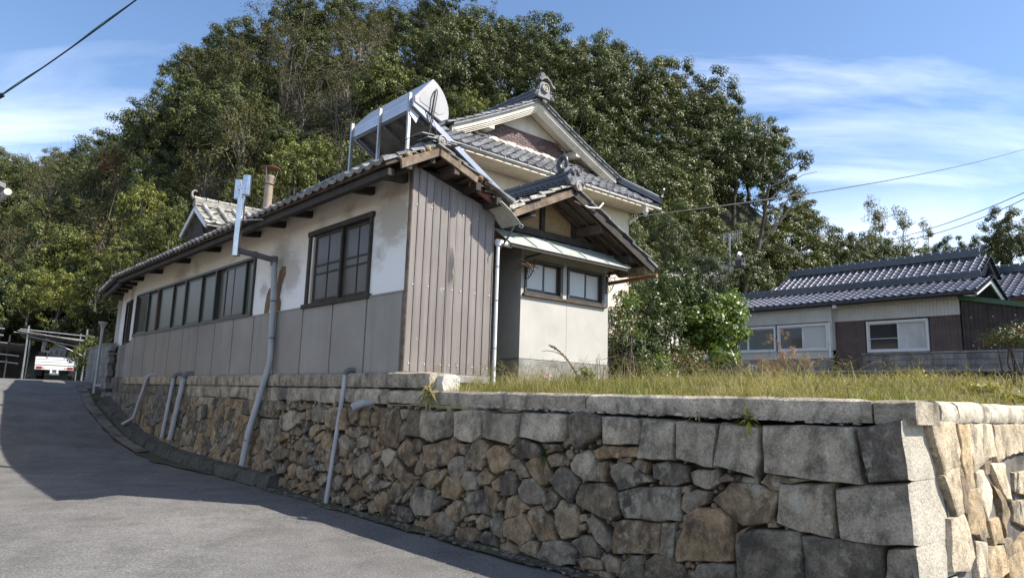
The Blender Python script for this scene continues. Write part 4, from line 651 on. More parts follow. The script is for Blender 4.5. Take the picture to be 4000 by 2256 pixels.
# pebbles lying on the ledge under the coping
g = MB()
for i in range(150):
    s_ = -5.75+abs(random.random())*4.4; r = random.uniform(.015, .05); t_ = -.13+random.uniform(-.03, .05); z_ = -.425+r*.3+random.uniform(0, .01)
    k = 6; a0 = random.random()*6
    ring = lambda f, h: [P(s_+math.cos(a0+j*6.283/k)*r*f*random.uniform(.8, 1.3), t_+math.sin(a0+j*6.283/k)*r*f, z_+h) for j in range(k)]
    g.add(ring(1, 0)+ring(.75, r*.55)+[P(s_, t_, z_+r*.75)], [(j, (j+1) % k, k+(j+1) % k, k+j) for j in range(k)]+[(k+j, k+(j+1) % k, 2*k) for j in range(k)])
o_ = part('pebbles', g, MAT['granite'], wall, smooth=50, kind='stuff'); o_.color = (.34, .31, .28, 1)
# dressed blocks: helper for a long squared stone with worn, uneven edges
def dressed(s0, s1, z0, z1, t0, t1, seed, am=.012):
    g = MB(); n = max(2, int((s1-s0)/.12)); nz = lambda a, b: mnoise.noise(Vector((a, b, seed)))
    for i in range(n+1):
        s_ = s0+(s1-s0)*i/n
        e = .012 if i in (0, n) else 0
        prof = [(t0+e, z0), (t0-.012+e, z0+.03), (t0-.015+e, (z0+z1)/2), (t0-.010+e, z1-.022), (t0+.02+e, z1-e), (t1, z1-e), (t1, z0)]
        g.v += [P(s_, t_+am*nz(s_*7, z_*9), z_+am*nz(s_*6+3, t_*9)) for t_, z_ in prof]
    g.f = [(i*7+k, i*7+(k+1) % 7, (i+1)*7+(k+1) % 7, (i+1)*7+k) for i in range(n) for k in range(7)]+[tuple(range(7)), tuple(range(len(g.v)-1, len(g.v)-8, -1))]
    return g
GR = [(.305, .285, .25), (.285, .265, .232), (.32, .295, .26)]
js = [-.80, -.31, 3.45, 5.46, 6.03, 7.3, 8.6, 9.5, 11.2, 12.6, 13.4]
for i in range(len(js)-1):
    o_ = part('coping_stone', dressed(js[i]+.006, js[i+1]-.006, -.205, -.008, -.125, .2, i), MAT['granite'], wall, smooth=35); o_.color = vcol(GR[i % 3])
o_ = part('coping_stone', dressed(-.92, -.70, -.23, -.03, -.02, .22, 77, .05), MAT['whitestone'], wall, smooth=60)
js = [.10, .30, .62, .96, 1.48, 1.93, 2.40, 2.74, 3.11, 3.43, 3.82, 3.99, 4.37, 4.67, 5.15, 5.54, 6.25, 7.05, 8.14, 8.7, 9.3, 10.1, 10.8, 11.5, 12.4, 13.4]
for i in range(len(js)-1):
    o_ = part('granite_block', dressed(js[i]+.004, js[i+1]-.004, -.44+.03*random.uniform(-1, 1), -.216, -.128, .2, i+20, .014), MAT['granite'], wall, smooth=35)
    o_.color = vcol((.13, .128, .128) if i == 8 or i > 17 else GR[i % 3])
for i, (a, b) in enumerate(((-3.295, .09), (-5.82, -3.31), (-6.09, -5.835))):
    o_ = part('coping_stone', dressed(a, b, -.400, -.238, -.135, .28, i+50, .014), MAT['granite'], wall, smooth=35); o_.color = vcol(((.315, .295, .262), (.335, .315, .278), (.31, .288, .25))[i])
def dressed_r(t0, t1, z0, z1, seed):
    g = MB(); n = max(2, int((t1-t0)/.12)); nz = lambda a, b: mnoise.noise(Vector((a, b, seed)))
    for i in range(n+1):
        t_ = t0+(t1-t0)*i/n
        prof = [(-6.085, z0), (-6.10, z0+.03), (-6.10, (z0+z1)/2), (-6.09, z1-.025), (-6.06, z1), (-5.8, z1), (-5.8, z0)]
        g.v += [P(s_+.016*nz(t_*7, z_*9), t_, z_+.016*nz(t_*6+3, s_*9)) for s_, z_ in prof]
    g.f = [(i*7+k, i*7+(k+1) % 7, (i+1)*7+(k+1) % 7, (i+1)*7+k) for i in range(n) for k in range(7)]+[tuple(range(7)), tuple(range(len(g.v)-1, len(g.v)-8, -1))]
    return g
for i, (a, b) in enumerate(((.285, .62), (.635, 1.35), (1.365, 2.3), (2.32, 4.2), (4.22, 7), (7.02, 9))):
    o_ = part('coping_stone', dressed_r(a, b, -.385, -.238-.0*i, i+90), MAT['granite'], wall, smooth=35); o_.color = vcol((.46, .44, .39))
# ================================================================== roof tiles
def tile_mesh(name, w, l, mat, lip=.02, amp=.022, nseg=8, thick=.018, flatd=False):
    """pantile: x across, y up the slope, z out of the roof"""
    g = MB()
    prof = []
    for i in range(nseg+1):
        u = i/nseg; z = -amp*math.sin(math.pi*min(u/.72, 1)) if u < .72 else amp*1.0*math.sin(math.pi*(u-.72)/.28)
        prof.append((u*w, z+amp*.6))
    y0, y1, z0, z1 = 0, l, .030, .004
    A = [Vector((x, y0, z+z0)) for x, z in prof]; B = [Vector((x, y1, z+z1)) for x, z in prof]; Cc = [Vector((x, y0+.004, z+z0-thick-lip*(1 if u_ else 1))) for u_, (x, z) in enumerate(prof)]
    Dd = [Vector((x, y1, z+z1-thick)) for x, z in prof]
    n = nseg+1; g.v = A+B+Cc+Dd
    g.f = [(i, i+1, n+i+1, n+i) for i in range(nseg)]+[(2*n+i, 2*n+i+1, i+1, i) for i in range(nseg)]
    g.f += [(3*n+i, 3*n+i+1, 2*n+i+1, 2*n+i) for i in range(nseg)]+[(0, n, 3*n, 2*n), (n-1, 2*n+n-1, 3*n+n-1, n+n-1)]
    me = g.mesh(name, fix=False); me.materials.append(mat); me.polygons.foreach_set('use_smooth', [True]*len(me.polygons)); me.set_sharp_from_angle(angle=R(50)); return me
TM = {}
for k, mt in (('plain', 'tile'), ('pale', 'tile_pale'), ('blue', 'tile_blue'), ('dark', 'tile_dark')):
    W_ = .27 if k == 'blue' else .24
    TM[k] = tile_mesh('tile_'+k, W_, .31, MAT[mt], 0.004, amp=.030 if k == 'blue' else .022); TM[k+'_eave'] = tile_mesh('eave_tile_'+k, W_, .31, MAT[mt], .035, amp=.030 if k == 'blue' else .022)
def tiles(parent, org, ax, up, ncol, nrow, w=.24, exp=.235, kind='plain', jit=.012, eave=True, skip=None, name='roof_tile', lift=0.):
    ax = Vector(ax).normalized(); up = Vector(up).normalized(); nz = ax.cross(up).normalized()
    if nz.z < 0: nz = -nz
    rh = ax.cross(up).dot(nz) > 0
    for r in range(nrow):
        for c in range(ncol):
            if skip and skip(c, r): continue
            o = Vector(org)+ax*(w*c)+up*(exp*r)+nz*(lift+random.uniform(-.3, .3)*jit)
            a = ax
            if not rh: o = o+ax*w; a = -ax
            q = (a+up*random.uniform(-jit, jit)+nz*random.uniform(-jit, jit)).normalized()
            u2 = (up-q*up.dot(q)).normalized(); n2 = q.cross(u2)
            inst(name, TM[kind+('_eave' if eave and r == 0 else '')], mtx(o, q, u2, n2), parent)
def ridge_pts(g, a, b, wd, layers, lh, flare=.02, seed=0):
    """stacked thin ridge courses from a to b, narrowing upward"""
    a = Vector(a); b = Vector(b)
    for k in range(layers):
        ww = wd*(1-.07*k)+(flare if k % 2 == 0 else 0)
        g.bar(a+ZV*(lh*(k+.5)), b+ZV*(lh*(k+.5)), ww, lh*.82)
def cap_mesh(name, L, r, mat):
    g = MB(); n = 8; pr = [(-r, -.01)]+[(r*math.cos(math.pi-math.pi*i/n), r*math.sin(math.pi*i/n)) for i in range(n+1)]+[(r, -.01)]
    for x0, rr in ((0, 1.12), (.05, 1.12), (.051, 1.), (L, 1.)):
        g.v += [Vector((x0, y*rr, z*rr)) for y, z in pr]
    k = len(pr); g.f = [(i*k+j, i*k+j+1, (i+1)*k+j+1, (i+1)*k+j) for i in range(3) for j in range(k-1)]+[tuple(range(k)), tuple(range(4*k-1, 3*k-1, -1))]
    me = g.mesh(name); me.materials.append(mat); me.polygons.foreach_set('use_smooth', [True]*len(me.polygons)); me.set_sharp_from_angle(angle=R(40)); return me
CAP = {k: cap_mesh('cap_'+k, .27, .065, MAT[m_]) for k, m_ in (('dark', 'tile_dark'), ('blue', 'tile_blue_dark'), ('pale', 'tile_pale'), ('plain', 'tile'))}
def caps(parent, a, b, kind, step=.26, name='ridge_tile'):
    a = Vector(a); b = Vector(b); d = b-a; n = max(1, int(d.length/step)); x = d.normalized(); y = ZV.cross(x).normalized(); z = x.cross(y)
    for i in range(n): inst(name, CAP[kind], mtx(a+d*(i/n), x, y, z), parent)
def disc(g, c, axis, r, th=.03, n=16):   # round end tile with a raised rim and boss
    g.lathe(c, [(r, -th), (r, 0), (r*.8, .006), (r*.78, -.006), (r*.42, -.006), (r*.40, .004), (r*.2, .004), (r*.18, -.004), (.001, -.004)], n, axis)
nOut = -dL    # out of a gable facing the viewer
def wall_holes(g, s0, s1, z0, z1, holes, t0, t1):
    """wall slab in the facade plane with rectangular openings"""
    xs_ = sorted({s0, s1}|{h[0] for h in holes}|{h[1] for h in holes})
    for i in range(len(xs_)-1):
        a, b = xs_[i], xs_[i+1]; hs = sorted([(h[2], h[3]) for h in holes if h[0] <= a+1e-6 and h[1] >= b-1e-6]); z = z0
        for h0, h1 in hs:
            if h0 > z: g.box(a, b, t0, t1, z, h0)
            z = h1
        if z < z1: g.box(a, b, t0, t1, z, z1)
    return g

# ================================================================== annex along the road
ann = empty('annex_house', P(6, .4, 0), 'low long plaster annex with grey board dado beside the road', 'house')
W1 = (.95, 2.93, 1.10, 2.28); LW = (5.16, 13.2, 1.13, 2.22)
part('plaster_wall', wall_holes(MB(), .0, 13.3, 1.05, 2.98, [W1, LW], 0, .14), MAT['facade'], ann)
part('end_post', MB().box(-.025, .055, -.015, .10, -.02, 2.86), MAT['timber_old'], ann, bevel=.008)
# grey wall boards, one metre apart
for i in range(13):
    a = max(.06, i-.03); b = i+.97-.03
    part('wall_board', MB().box(a+.006, b-.002, -.030, .10, -.004, 1.062 if i < 4 or True else 1.1), MAT['siding'], ann, bevel=.004)
part('wall_board', MB().box(12.976, 13.3, -.030, .1, -.004, 1.05), MAT['siding'], ann, bevel=.004)
part('board_cap', MB().box(.06, 13.3, -.036, .02, 1.064, 1.088), MAT['siding'], ann)
# peeled plaster showing mud
for pl in ([(4.60, 1.10), (4.40, 1.10), (4.32, 1.35), (4.36, 1.52), (4.45, 1.56), (4.54, 1.45), (4.58, 1.28)], [(4.18, 1.10), (3.92, 1.10), (3.90, 1.24), (3.98, 1.36), (3.93, 1.55), (3.80, 1.74), (3.82, 1.88), (3.96, 1.90), (4.08, 1.82), (4.14, 1.6), (4.15, 1.35)]):
    g = MB(); q = []
    for i in range(len(pl)):
        a, b_ = pl[i], pl[(i+1) % len(pl)]
        for k in range(4): x, z = a[0]+(b_[0]-a[0])*k/4, a[1]+(b_[1]-a[1])*k/4; q.append((x+.012*mnoise.noise(Vector((x*30, z*30, 1))), z+.012*mnoise.noise(Vector((x*30, z*30, 9)))))
    g.prism([P(x, -.004, z) for x, z in q], dR*.006); part('bare_patch', g, MAT['mud'], ann, label='brown mud exposed where plaster has peeled')
part('dark_room', MB().box(.3, 13.2, .9, .95, .8, 2.9), MAT['crate'], ann)
part('dark_floor', MB().box(.3, 13.2, .1, .95, .75, .8), MAT['crate'], ann)

def sash(parent, s0, s1, z0, z1, t0, fm, pm, fw=.045, rails=(), muntin=(), th=.03, name='sash', pane_split=True):
    """glazed sash: frame, rails, muntins and its own panes"""
    g = MB(); g.box(s0, s1, t0, t0+th, z0, z0+fw*1.3); g.box(s0, s1, t0, t0+th, z1-fw, z1); g.box(s0, s0+fw, t0, t0+th, z0+fw*1.3, z1-fw); g.box(s1-fw, s1, t0, t0+th, z0+fw*1.3, z1-fw)
    for z in rails: g.box(s0+fw, s1-fw, t0+.004, t0+th-.004, z-.014, z+.014)
    for s_ in muntin: g.box(s_-.013, s_+.013, t0+.006, t0+th-.006, z0+fw*1.3, z1-fw)
    f = part(name, g, fm, parent)
    zs = [z0+fw]+sorted(rails)+[z1-fw]; xs_ = [s0+fw*.8]+sorted(muntin)+[s1-fw*.8]
    for i in range(len(xs_)-1):
        for j in range(len(zs)-1):
            part('pane', MB().box(xs_[i], xs_[i+1], t0+th*.45, t0+th*.6, zs[j], zs[j+1]), pm, f)
    return f
# timber window
win = part('window', MB().box(W1[0]-.03, W1[1]+.03, -.05, .10, W1[3]-.02, W1[3]+.06).box(W1[0]-.06, W1[1]+.06, -.07, .10, W1[2]-.05, W1[2]+.02).box(W1[0], W1[0]+.05, -.045, .10, W1[2]+.02, W1[3]-.02).box(W1[1]-.09, W1[1], -.045, .10, W1[2]+.02, W1[3]-.02), MAT['timber'], ann, bevel=.006, label='dark timber window with twelve grey panes')
sash(win, .985, 1.93, 1.125, 2.26, .045, MAT['timber'], MAT['pane_grey'], .05, (1.62, 1.75), (1.45,), .03)
sash(win, 1.87, 2.76, 1.125, 2.26, .005, MAT['timber'], MAT['pane_grey'], .05, (1.60, 1.74), (2.31,), .03)
part('jamb', MB().box(2.775, 2.83, -.02, .06, 1.13, 2.24), MAT['whiteplaster'], win)
# long aluminium window
lw = part('window', MB().box(LW[0]-.02, LW[1]+.02, -.045, .11, LW[3]-.035, LW[3]+.015).box(LW[0]-.04, LW[1]+.04, -.055, .11, LW[2]-.045, LW[2]+.005).box(LW[0]-.02, LW[0]+.03, -.045, .11, LW[2]+.005, LW[3]-.035).box(LW[1]-.03, LW[1]+.02, -.045, .11, LW[2]+.005, LW[3]-.035), MAT['alu'], ann, bevel=.004, label='long strip window with dark aluminium frames')
for i, (a, b_) in enumerate(((5.19, 7.13), (7.20, 9.08), (9.15, 11.13), (11.24, 13.17))):
    mid = (a+b_)/2
    if i < 3: part('mullion', MB().box(b_, b_+.07, -.035, .10, 1.135, 2.185), MAT['alu'], lw)
    else: part('mullion', MB().box(a-.07, a+.0, -.05, .10, 1.135, 2.185), MAT['redwood'], lw)
    pm = ('pane_green', 'pane_green', 'pane_green', 'pane_dark')[i]
    if i == 0:
        sash(lw, a, a+.52, 1.135, 2.185, .035, MAT['alu'], MAT['pane_green']); sash(lw, a+.44, b_-.45, 1.135, 2.185, -.0, MAT['alu'], MAT['pane_grey'], muntin=(a+.44+.62,)); sash(lw, b_-.5, b_, 1.135, 2.185, .035, MAT['alu'], MAT['pane_green'])
    else:
        sash(lw, a, mid+.03, 1.135, 2.185, .035, MAT['alu'], MAT['pane_green']); sash(lw, mid-.03, b_, 1.135, 2.185, 0., MAT['alu'], MAT[pm])
# eave brackets and plate
for s_ in (.16, 1.02, 2.98, 4.01, 5.1, 7.18, 9.1, 11.2, 12.9):
    part('eave_bracket', MB().hexa([P(s_-.05, -.50, 2.555), P(s_+.05, -.50, 2.555), P(s_+.05, .0, 2.60), P(s_-.05, .0, 2.60), P(s_-.05, -.50, 2.64), P(s_+.05, -.50, 2.64), P(s_+.05, .0, 2.72), P(s_-.05, .0, 2.72)]), MAT['timber'], ann, bevel=.006)
part('eave_beam', MB().box(-.25, 13.3, -.54, -.44, 2.50, 2.60), MAT['timber'], ann, bevel=.01)
zl = lambda t: 3.04-.50*(.17-t); zr = lambda t: 3.04-.37*(t-.17)
ro = part('roof', MB().hexa([P(-.30, -.60, zl(-.6)-.05), P(13.5, -.60, zl(-.6)-.05), P(13.5, .17, zl(.17)-.05), P(-.30, .17, zl(.17)-.05), P(-.30, -.60, zl(-.6)), P(13.5, -.60, zl(-.6)), P(13.5, .17, zl(.17)), P(-.30, .17, zl(.17))])
          .hexa([P(-.28, .172, zr(.17)-.05), P(13.5, .172, zr(.17)-.05), P(13.5, 1.5, zr(1.5)-.05), P(-.28, 1.5, zr(1.5)-.05), P(-.28, .172, zr(.17)), P(13.5, .172, zr(.17)), P(13.5, 1.5, zr(1.5)), P(-.28, 1.5, zr(1.5))]), MAT['timber_mid'], ann)
upL = (P(0, .17, zl(.17))-P(0, -.6, zl(-.6))).normalized(); upR = (P(0, .17, zr(.17))-P(0, 1.5, zr(1.5))).normalized()
tiles(ro, P(-.34, -.66, zl(-.66)+.02), dL, upL, 58, 4, kind='plain', jit=.02)
tiles(ro, P(-.36, 1.52, zr(1.52)+.02), dL, upR, 8, 6, kind='plain', jit=.05)
# clay bed, broken verge boards and soffit at the near gable
g = MB()
for i in range(46):
    t_ = random.uniform(-.45, 1.2); zz = (zl(t_) if t_ < .17 else zr(t_))+.0; r = random.uniform(.025, .055); c = P(-.30+random.uniform(-.03, .03), t_, zz+.01)
    g.lathe(c, [(.2*r, -r*.6), (r, -.2*r), (.8*r, .5*r), (.2*r, .7*r)], 6, nOut)
part('clay_bed', g, MAT['clay'], ro, kind='stuff', smooth=60)
part('barge_board', MB().hexa([P(-.36, -.40, zl(-.40)-.16), P(-.32, -.40, zl(-.40)-.16), P(-.32, .16, zl(.16)-.13), P(-.36, .16, zl(.16)-.13), P(-.36, -.42, zl(-.42)-.02), P(-.32, -.42, zl(-.42)-.02), P(-.32, .16, zl(.16)-.02), P(-.36, .16, zl(.16)-.02)]), MAT['timber_old'], ro, bevel=.006)
part('barge_board', MB().hexa([P(-.36, .18, zr(.18)-.12), P(-.32, .18, zr(.18)-.12), P(-.32, .82, zr(.82)-.12), P(-.36, .82, zr(.82)-.12), P(-.36, .18, zr(.18)-.02), P(-.32, .18, zr(.18)-.02), P(-.32, .84, zr(.84)-.02), P(-.36, .84, zr(.84)-.02)]), MAT['timber_old'], ro, bevel=.006)
part('barge_board', MB().hexa([P(-.22, .80, zr(.8)-.15), P(-.18, .80, zr(.8)-.15), P(-.18, 1.44, zr(1.44)-.17), P(-.22, 1.44, zr(1.44)-.17), P(-.22, .80, zr(.8)-.04), P(-.18, .80, zr(.8)-.04), P(-.18, 1.46, zr(1.46)-.04), P(-.22, 1.46, zr(1.46)-.04)]), MAT['redwood'], ro, bevel=.006)
for k, t_ in enumerate((-.28, .1, .48, .86, 1.24)):
    zz = (zl(t_) if t_ < .17 else zr(t_))-.13
    part('purlin', MB().box(-.34 if k != 1 else -.30, .3, t_-.045, t_+.045, zz-.07, zz+.05), MAT['timber'] if k != 2 else MAT['timber_mid'], ro, bevel=.008)
for k in range(9):
    t_ = .26+k*.15; part('soffit_board', MB().box(-.30, .05, t_, t_+.138, zr(t_+.07)-.088, zr(t_+.07)-.066), MAT['timber_mid'], ro)
# ridge of the annex with its round end tile
rg = part('ridge', MB(), None, ro) if False else None
g = MB(); ridge_pts(g, P(-.28, .17, 3.06), P(13.5, .17, 3.06), .22, 2, .04); rg = part('ridge', g, MAT['tile_dark'], ro)
caps(rg, P(-.30, .17, 3.15), P(13.4, .17, 3.15), 'plain', .28)
for k in range(6):
    t_ = .17-.09*k if k < 3 else .17+.10*(k-2); zz = 3.10+.035*((k*7) % 3); part('slipped_tile', MB().hexa([P(-.33, t_-.10, zz), P(-.08, t_-.10, zz+.01), P(-.08, t_+.10, zz+.02), P(-.33, t_+.10, zz+.015), P(-.33, t_-.10, zz+.016), P(-.08, t_-.10, zz+.026), P(-.08, t_+.10, zz+.036), P(-.33, t_+.10, zz+.031)]), MAT['tile'], ro, bevel=.004)
g = MB(); disc(g, P(-.36, .21, 3.14), nOut, .075); part('end_tile', g, MAT['tile_pale'], ro, smooth=40)
# corrugated patch at the low end
g = MB(); nn = 14
for j, (t_, z_) in enumerate(((1.24, 2.50), (1.42, 2.40), (1.56, 2.29), (1.62, 2.24))):
    for i in range(nn*2+1):
        g.v.append(P(-.40+.42*i/(nn*2), t_, z_+.011*(1 if i % 2 else -1)))
n = nn*2+1; g.f = [(j*n+i, j*n+i+1, (j+1)*n+i+1, (j+1)*n+i) for j in range(3) for i in range(n-1)]
o_ = part('corrugated_patch', g, MAT['corr'], ro); sm = o_.modifiers.new('solid', 'SOLIDIFY'); sm.thickness = .006
g = MB(); hk = [P(-.42, 1.60, 2.24)+Vector((.03*math.sin(a), 0, -.05-.03*math.cos(a))) for a in np.linspace(0, 5.2, 9)]; g.tube([P(-.40, 1.60, 2.25)]+hk, .005, 5); part('gutter_hook', g, MAT['galv'], ro)
# brown embossed metal cladding on the gable end
bt = [-.01, .10, .225, .35, .475, .61, .745, .90, 1.02, 1.15, 1.28, 1.42]
for i in range(11):
    a, b_ = bt[i], bt[i+1]; zt = lambda t: 2.82-.27*t
    bow = .012 if i in (5, 6) else 0
    g = MB().hexa([P(-.03-bow, a+.006, .01), P(-.03-bow, b_-.006, .01), P(0, b_-.006, .01), P(0, a+.006, .01), P(-.03, a+.006, zt(a)), P(-.03, b_-.006, zt(b_)), P(0, b_-.006, zt(b_)), P(0, a+.006, zt(a))])
    g.hexa([P(-.042-bow, b_-.016, .01), P(-.042-bow, b_-.002, .01), P(-.03, b_-.002, .01), P(-.03, b_-.016, .01), P(-.042, b_-.016, zt(b_)), P(-.042, b_-.002, zt(b_)), P(-.03, b_-.002, zt(b_)), P(-.03, b_-.016, zt(b_))])
    pn = part('metal_panel', g, MAT['cladding'], ann, bevel=.003)
    for z_ in (.12, 1.17-.0, 2.27):
        if i % 2 == 0 or i in (5,): part('screw', MB().lathe(P(-.034-bow, (a+b_)/2+.02, z_), [(.009, 0), (.009, .004), (.003, .006)], 8, nOut), MAT['pvc_white'], pn)
# dented strip
g = MB(); zs_ = np.linspace(.02, 2.6, 34)
for z_ in zs_:
    d = .05*math.exp(-((z_-1.55)/.18)**2)+.035*math.exp(-((z_-1.35)/.06)**2)-.02*math.exp(-((z_-1.45)/.04)**2)
    g.v += [P(-.036, .625, z_), P(-.044-d, .67+.3*d, z_), P(-.04-.4*d, .72, z_), P(-.036, .735, z_)]
g.f = [(i*4+k, i*4+k+1, (i+1)*4+k+1, (i+1)*4+k) for i in range(len(zs_)-1) for k in range(3)]
part('dented_strip', g, MAT['cladding'], ann, smooth=30, label='buckled strip of brown cladding')
part('back_wall', MB().box(.02, 13.3, 1.36, 1.42, -.1, 2.5).box(.0, .02, .10, 1.40, -.1, 2.8), MAT['crate'], ann)
part('sill_stone', MB().box(-.06, .0, .02, 1.42, -.10, .005), MAT['concrete'], ann)

# far bend of the annex: turned a little towards the road's curve
fb = lambda s, t, z, o_=P(13.3, 0, 0), d_=Vector((math.sin(R(-36)), math.cos(R(-36)), 0)), r_=Vector((math.cos(R(-36)), -math.sin(R(-36)), 0)): o_+d_*s+r_*t+ZV*z
g = MB(); g.box(.0, .75, 0, .14, 1.0, 2.9, fb); g.box(.75, 1.75, 0, .14, 2.15, 2.9, fb); g.box(.75, 1.75, 0, .14, .95, 1.0, fb); g.box(1.75, 3.2, 0, .14, .95, 2.9, fb)
part('end_wall', g, MAT['facade'], ann)
for k in range(3): part('wall_board', MB().box(k*1.06+.006, k*1.06+1.05, -.03, .10, -.004, .95, fb), MAT['siding'] if k != 1 else MAT['block'], ann, bevel=.004)
g = MB().box(.72, 1.78, -.05, .1, 2.12, 2.19, fb).box(.72, 1.78, -.05, .1, .95, 1.0, fb).box(.72, .78, -.05, .1, 1.0, 2.12, fb).box(1.72, 1.78, -.05, .1, 1.0, 2.12, fb).box(1.22, 1.26, -.04, .08, 1.0, 2.12, fb)
bw_ = part('window', g, MAT['timber'], ann, label='small window with weathered shutter boards')
part('pane', MB().box(.78, 1.22, .02, .03, 1.0, 2.12, fb), MAT['frost'], bw_); part('pane', MB().box(1.26, 1.72, .0, .012, 1.0, 2.12, fb), MAT['timber_old'], bw_)
part('eave_beam', MB().box(-.2, 3.6, -.50, -.42, 2.46, 2.56, fb), MAT['timber'], ann)
for s_ in (.4, 1.3, 2.2, 3.1): part('eave_bracket', MB().box(s_-.04, s_+.04, -.46, 0, 2.55, 2.64, fb), MAT['timber'], ann)
r2 = part('roof', MB().hexa([fb(.0, -.58, 2.60), fb(3.8, -.58, 2.60), fb(3.8, .3, 3.0), fb(.0, .3, 3.0), fb(.0, -.58, 2.65), fb(3.8, -.58, 2.65), fb(3.8, .3, 3.05), fb(.0, .3, 3.05)]), MAT['timber_mid'], ann)
ax = (fb(1, 0, 0)-fb(0, 0, 0)); up2 = (fb(0, .3, 3.05)-fb(0, -.58, 2.65)).normalized()
tiles(r2, fb(.05, -.63, 2.65), ax, up2, 16, 4, kind='plain', jit=.02)
part('gutter_board', MB().box(3.2, 3.25, -.1, .3, .9, 2.4, fb), MAT['whiteplaster'], ann)
part('foundation', MB().box(-.1, 3.3, -.10, .3, -1.2, -.006, fb), MAT['mortar'], ann)

# ================================================================== solar water heater on the annex roof
sh = empty('solar_water_heater', P(.85, .1, 3.15), 'silver solar water heater tilted on posts above the annex roof ridge', 'water heater')
prof = [(-.06, 3.72), (-.07, 3.80), (.225, 4.155)]
prof += [(.225+.30*math.sin(a)*1.0-.0, 4.155-.30*(1-math.cos(a))*1.15-.12*math.sin(a)) for a in np.linspace(.25, 1.75, 7)]+[(.47, 3.60), (.40, 3.56)]
g = MB(); g.prism([P(-.02, t, z) for t, z in prof], dL*1.72); part('tank', g, MAT['tankmetal'], sh, smooth=28, bevel=.008)
cx_, cz_ = .22, 3.83
ip = [(cx_+(t-cx_)*.70, cz_+(z-cz_)*.70) for t, z in prof]
part('tank_end', MB().prism([P(-.022, cx_+(t-cx_)*.965, cz_+(z-cz_)*.965) for t, z in prof], -dL*.012), MAT['tankside'], sh, smooth=28)
part('end_relief', MB().prism([P(-.033, t, z) for t, z in ip], -dL*.006), MAT['tankside'], sh, smooth=28, bevel=.006)
cp = [(-.05, 3.73), (1.66, 2.74)]; dz_ = Vector((0, 0, .11))
def slab(s0, s1, t0, t1, th, lo=0.):
    z = lambda t: 3.73-(t+.05)*.579
    return MB().hexa([P(s0, t0, z(t0)-th-lo), P(s1, t0, z(t0)-th-lo), P(s1, t1, z(t1)-th-lo), P(s0, t1, z(t1)-th-lo), P(s0, t0, z(t0)-lo), P(s1, t0, z(t0)-lo), P(s1, t1, z(t1)-lo), P(s0, t1, z(t1)-lo)])
part('collector_panel', slab(.02, 1.66, -.04, 1.64, .05), MAT['panelback'], sh)
part('collector_glass', slab(.06, 1.62, .40, 1.6, .01, -.012), MAT['pane_dark'], sh)
for a, b_ in ((-.02, .03), (1.645, 1.70)): part('side_rail', slab(a, b_, -.07, 1.67, .10, -.02), MAT['tankmetal'], sh, bevel=.006)
part('top_rail', slab(.036, 1.644, -.075, -.02, .13, -.03), MAT['tankmetal'], sh, bevel=.006)
part('low_rail', slab(.036, 1.644, 1.62, 1.67, .11, -.03), MAT['tankmetal'], sh, bevel=.006)
for s_ in (.10, .83, 1.56): part('cross_rail', slab(s_-.02, s_+.02, .0, 1.6, .05, .052), MAT['galv'], sh)
for s_ in (.06, .83, 1.64):
    g = MB().box(s_-.02, s_+.02, -.10, -.092, 3.0, 3.87).box(s_-.02, s_-.015, -.092, -.06, 3.0, 3.87); part('post', g, MAT['galv'], sh)
part('gusset', MB().prism([P(.03, -.085, 3.78), P(.03, .10, 3.62), P(.03, .02, 3.45), P(.03, -.085, 3.55)], dL*.008), MAT['galv'], sh)
part('foot_bracket', MB().prism([P(-.03, 1.50, 2.80), P(-.03, 1.66, 2.70), P(-.03, 1.64, 2.50), P(-.03, 1.56, 2.48)], dL*.03), MAT['galv'], sh)
g = MB(); g.tube([P(-.06, .27, 4.0), P(-.075, .25, 3.97), P(-.085, .23, 3.9), P(-.07, .20, 3.55), P(-.06, .17, 3.25)], .011, 6); g.tube([P(-.06, .28, 4.0), P(-.08, .275, 3.95), P(-.07, .22, 3.5), P(-.06, .17, 3.25)], .008, 6)
part('water_hose', g, MAT['black'], sh, smooth=60)
g = MB(); g.tube([P(-.06, .10, 3.62), P(-.05, .16, 3.5), P(-.12, .18, 3.3), P(-.2, .10, 3.22), P(-.1, -.15, 3.15), P(.2, -.2, 3.1)], .006, 5); g.tube([P(-.06, .19, 3.6), P(-.2, .2, 3.35), P(-.3, .14, 3.2)], .004, 5); part('wires', g, MAT['cable'], sh)
g = MB(); g.tube([P(-.06, 1.60, 2.66), P(-.14, 1.70, 2.58), P(-.16, 1.74, 2.45), P(-.15, 1.72, 2.3), P(-.14, 1.62, 2.1), P(-.05, 1.5, 1.85)], .018, 6); part('inlet_hose', g, MAT['black'], sh, smooth=60)

# ================================================================== entrance porch
SP = .30
por = empty('entrance_porch', P(SP, 3.3, 0), 'pale stucco porch under a gabled tile roof with small sheet awning', 'porch')
Wn = [(2.36, 3.18, 1.37, 1.92), (3.32, 4.20, 1.37, 1.92)]
def swall(g, s0, s1, t0, t1, z0, z1, holes):
    xs_ = sorted({t0, t1}|{h[0] for h in holes}|{h[1] for h in holes})
    for i in range(len(xs_)-1):
        a, b = xs_[i], xs_[i+1]; hs = sorted([(h[2], h[3]) for h in holes if h[0] <= a+1e-6 and h[1] >= b-1e-6]); z = z0
        for h0, h1 in hs:
            if h0 > z: g.box(s0, s1, a, b, z, h0)
            z = h1
        if z < z1: g.box(s0, s1, a, b, z, z1)
    return g
part('front_wall', swall(MB(), SP, SP+.12, 2.28, 3.30, .33, 2.25, Wn[:1]), MAT['stucco'], por)
part('front_wall', swall(MB(), SP, SP+.12, 3.306, 4.33, .33, 2.25, Wn[1:]), MAT['stucco'], por)
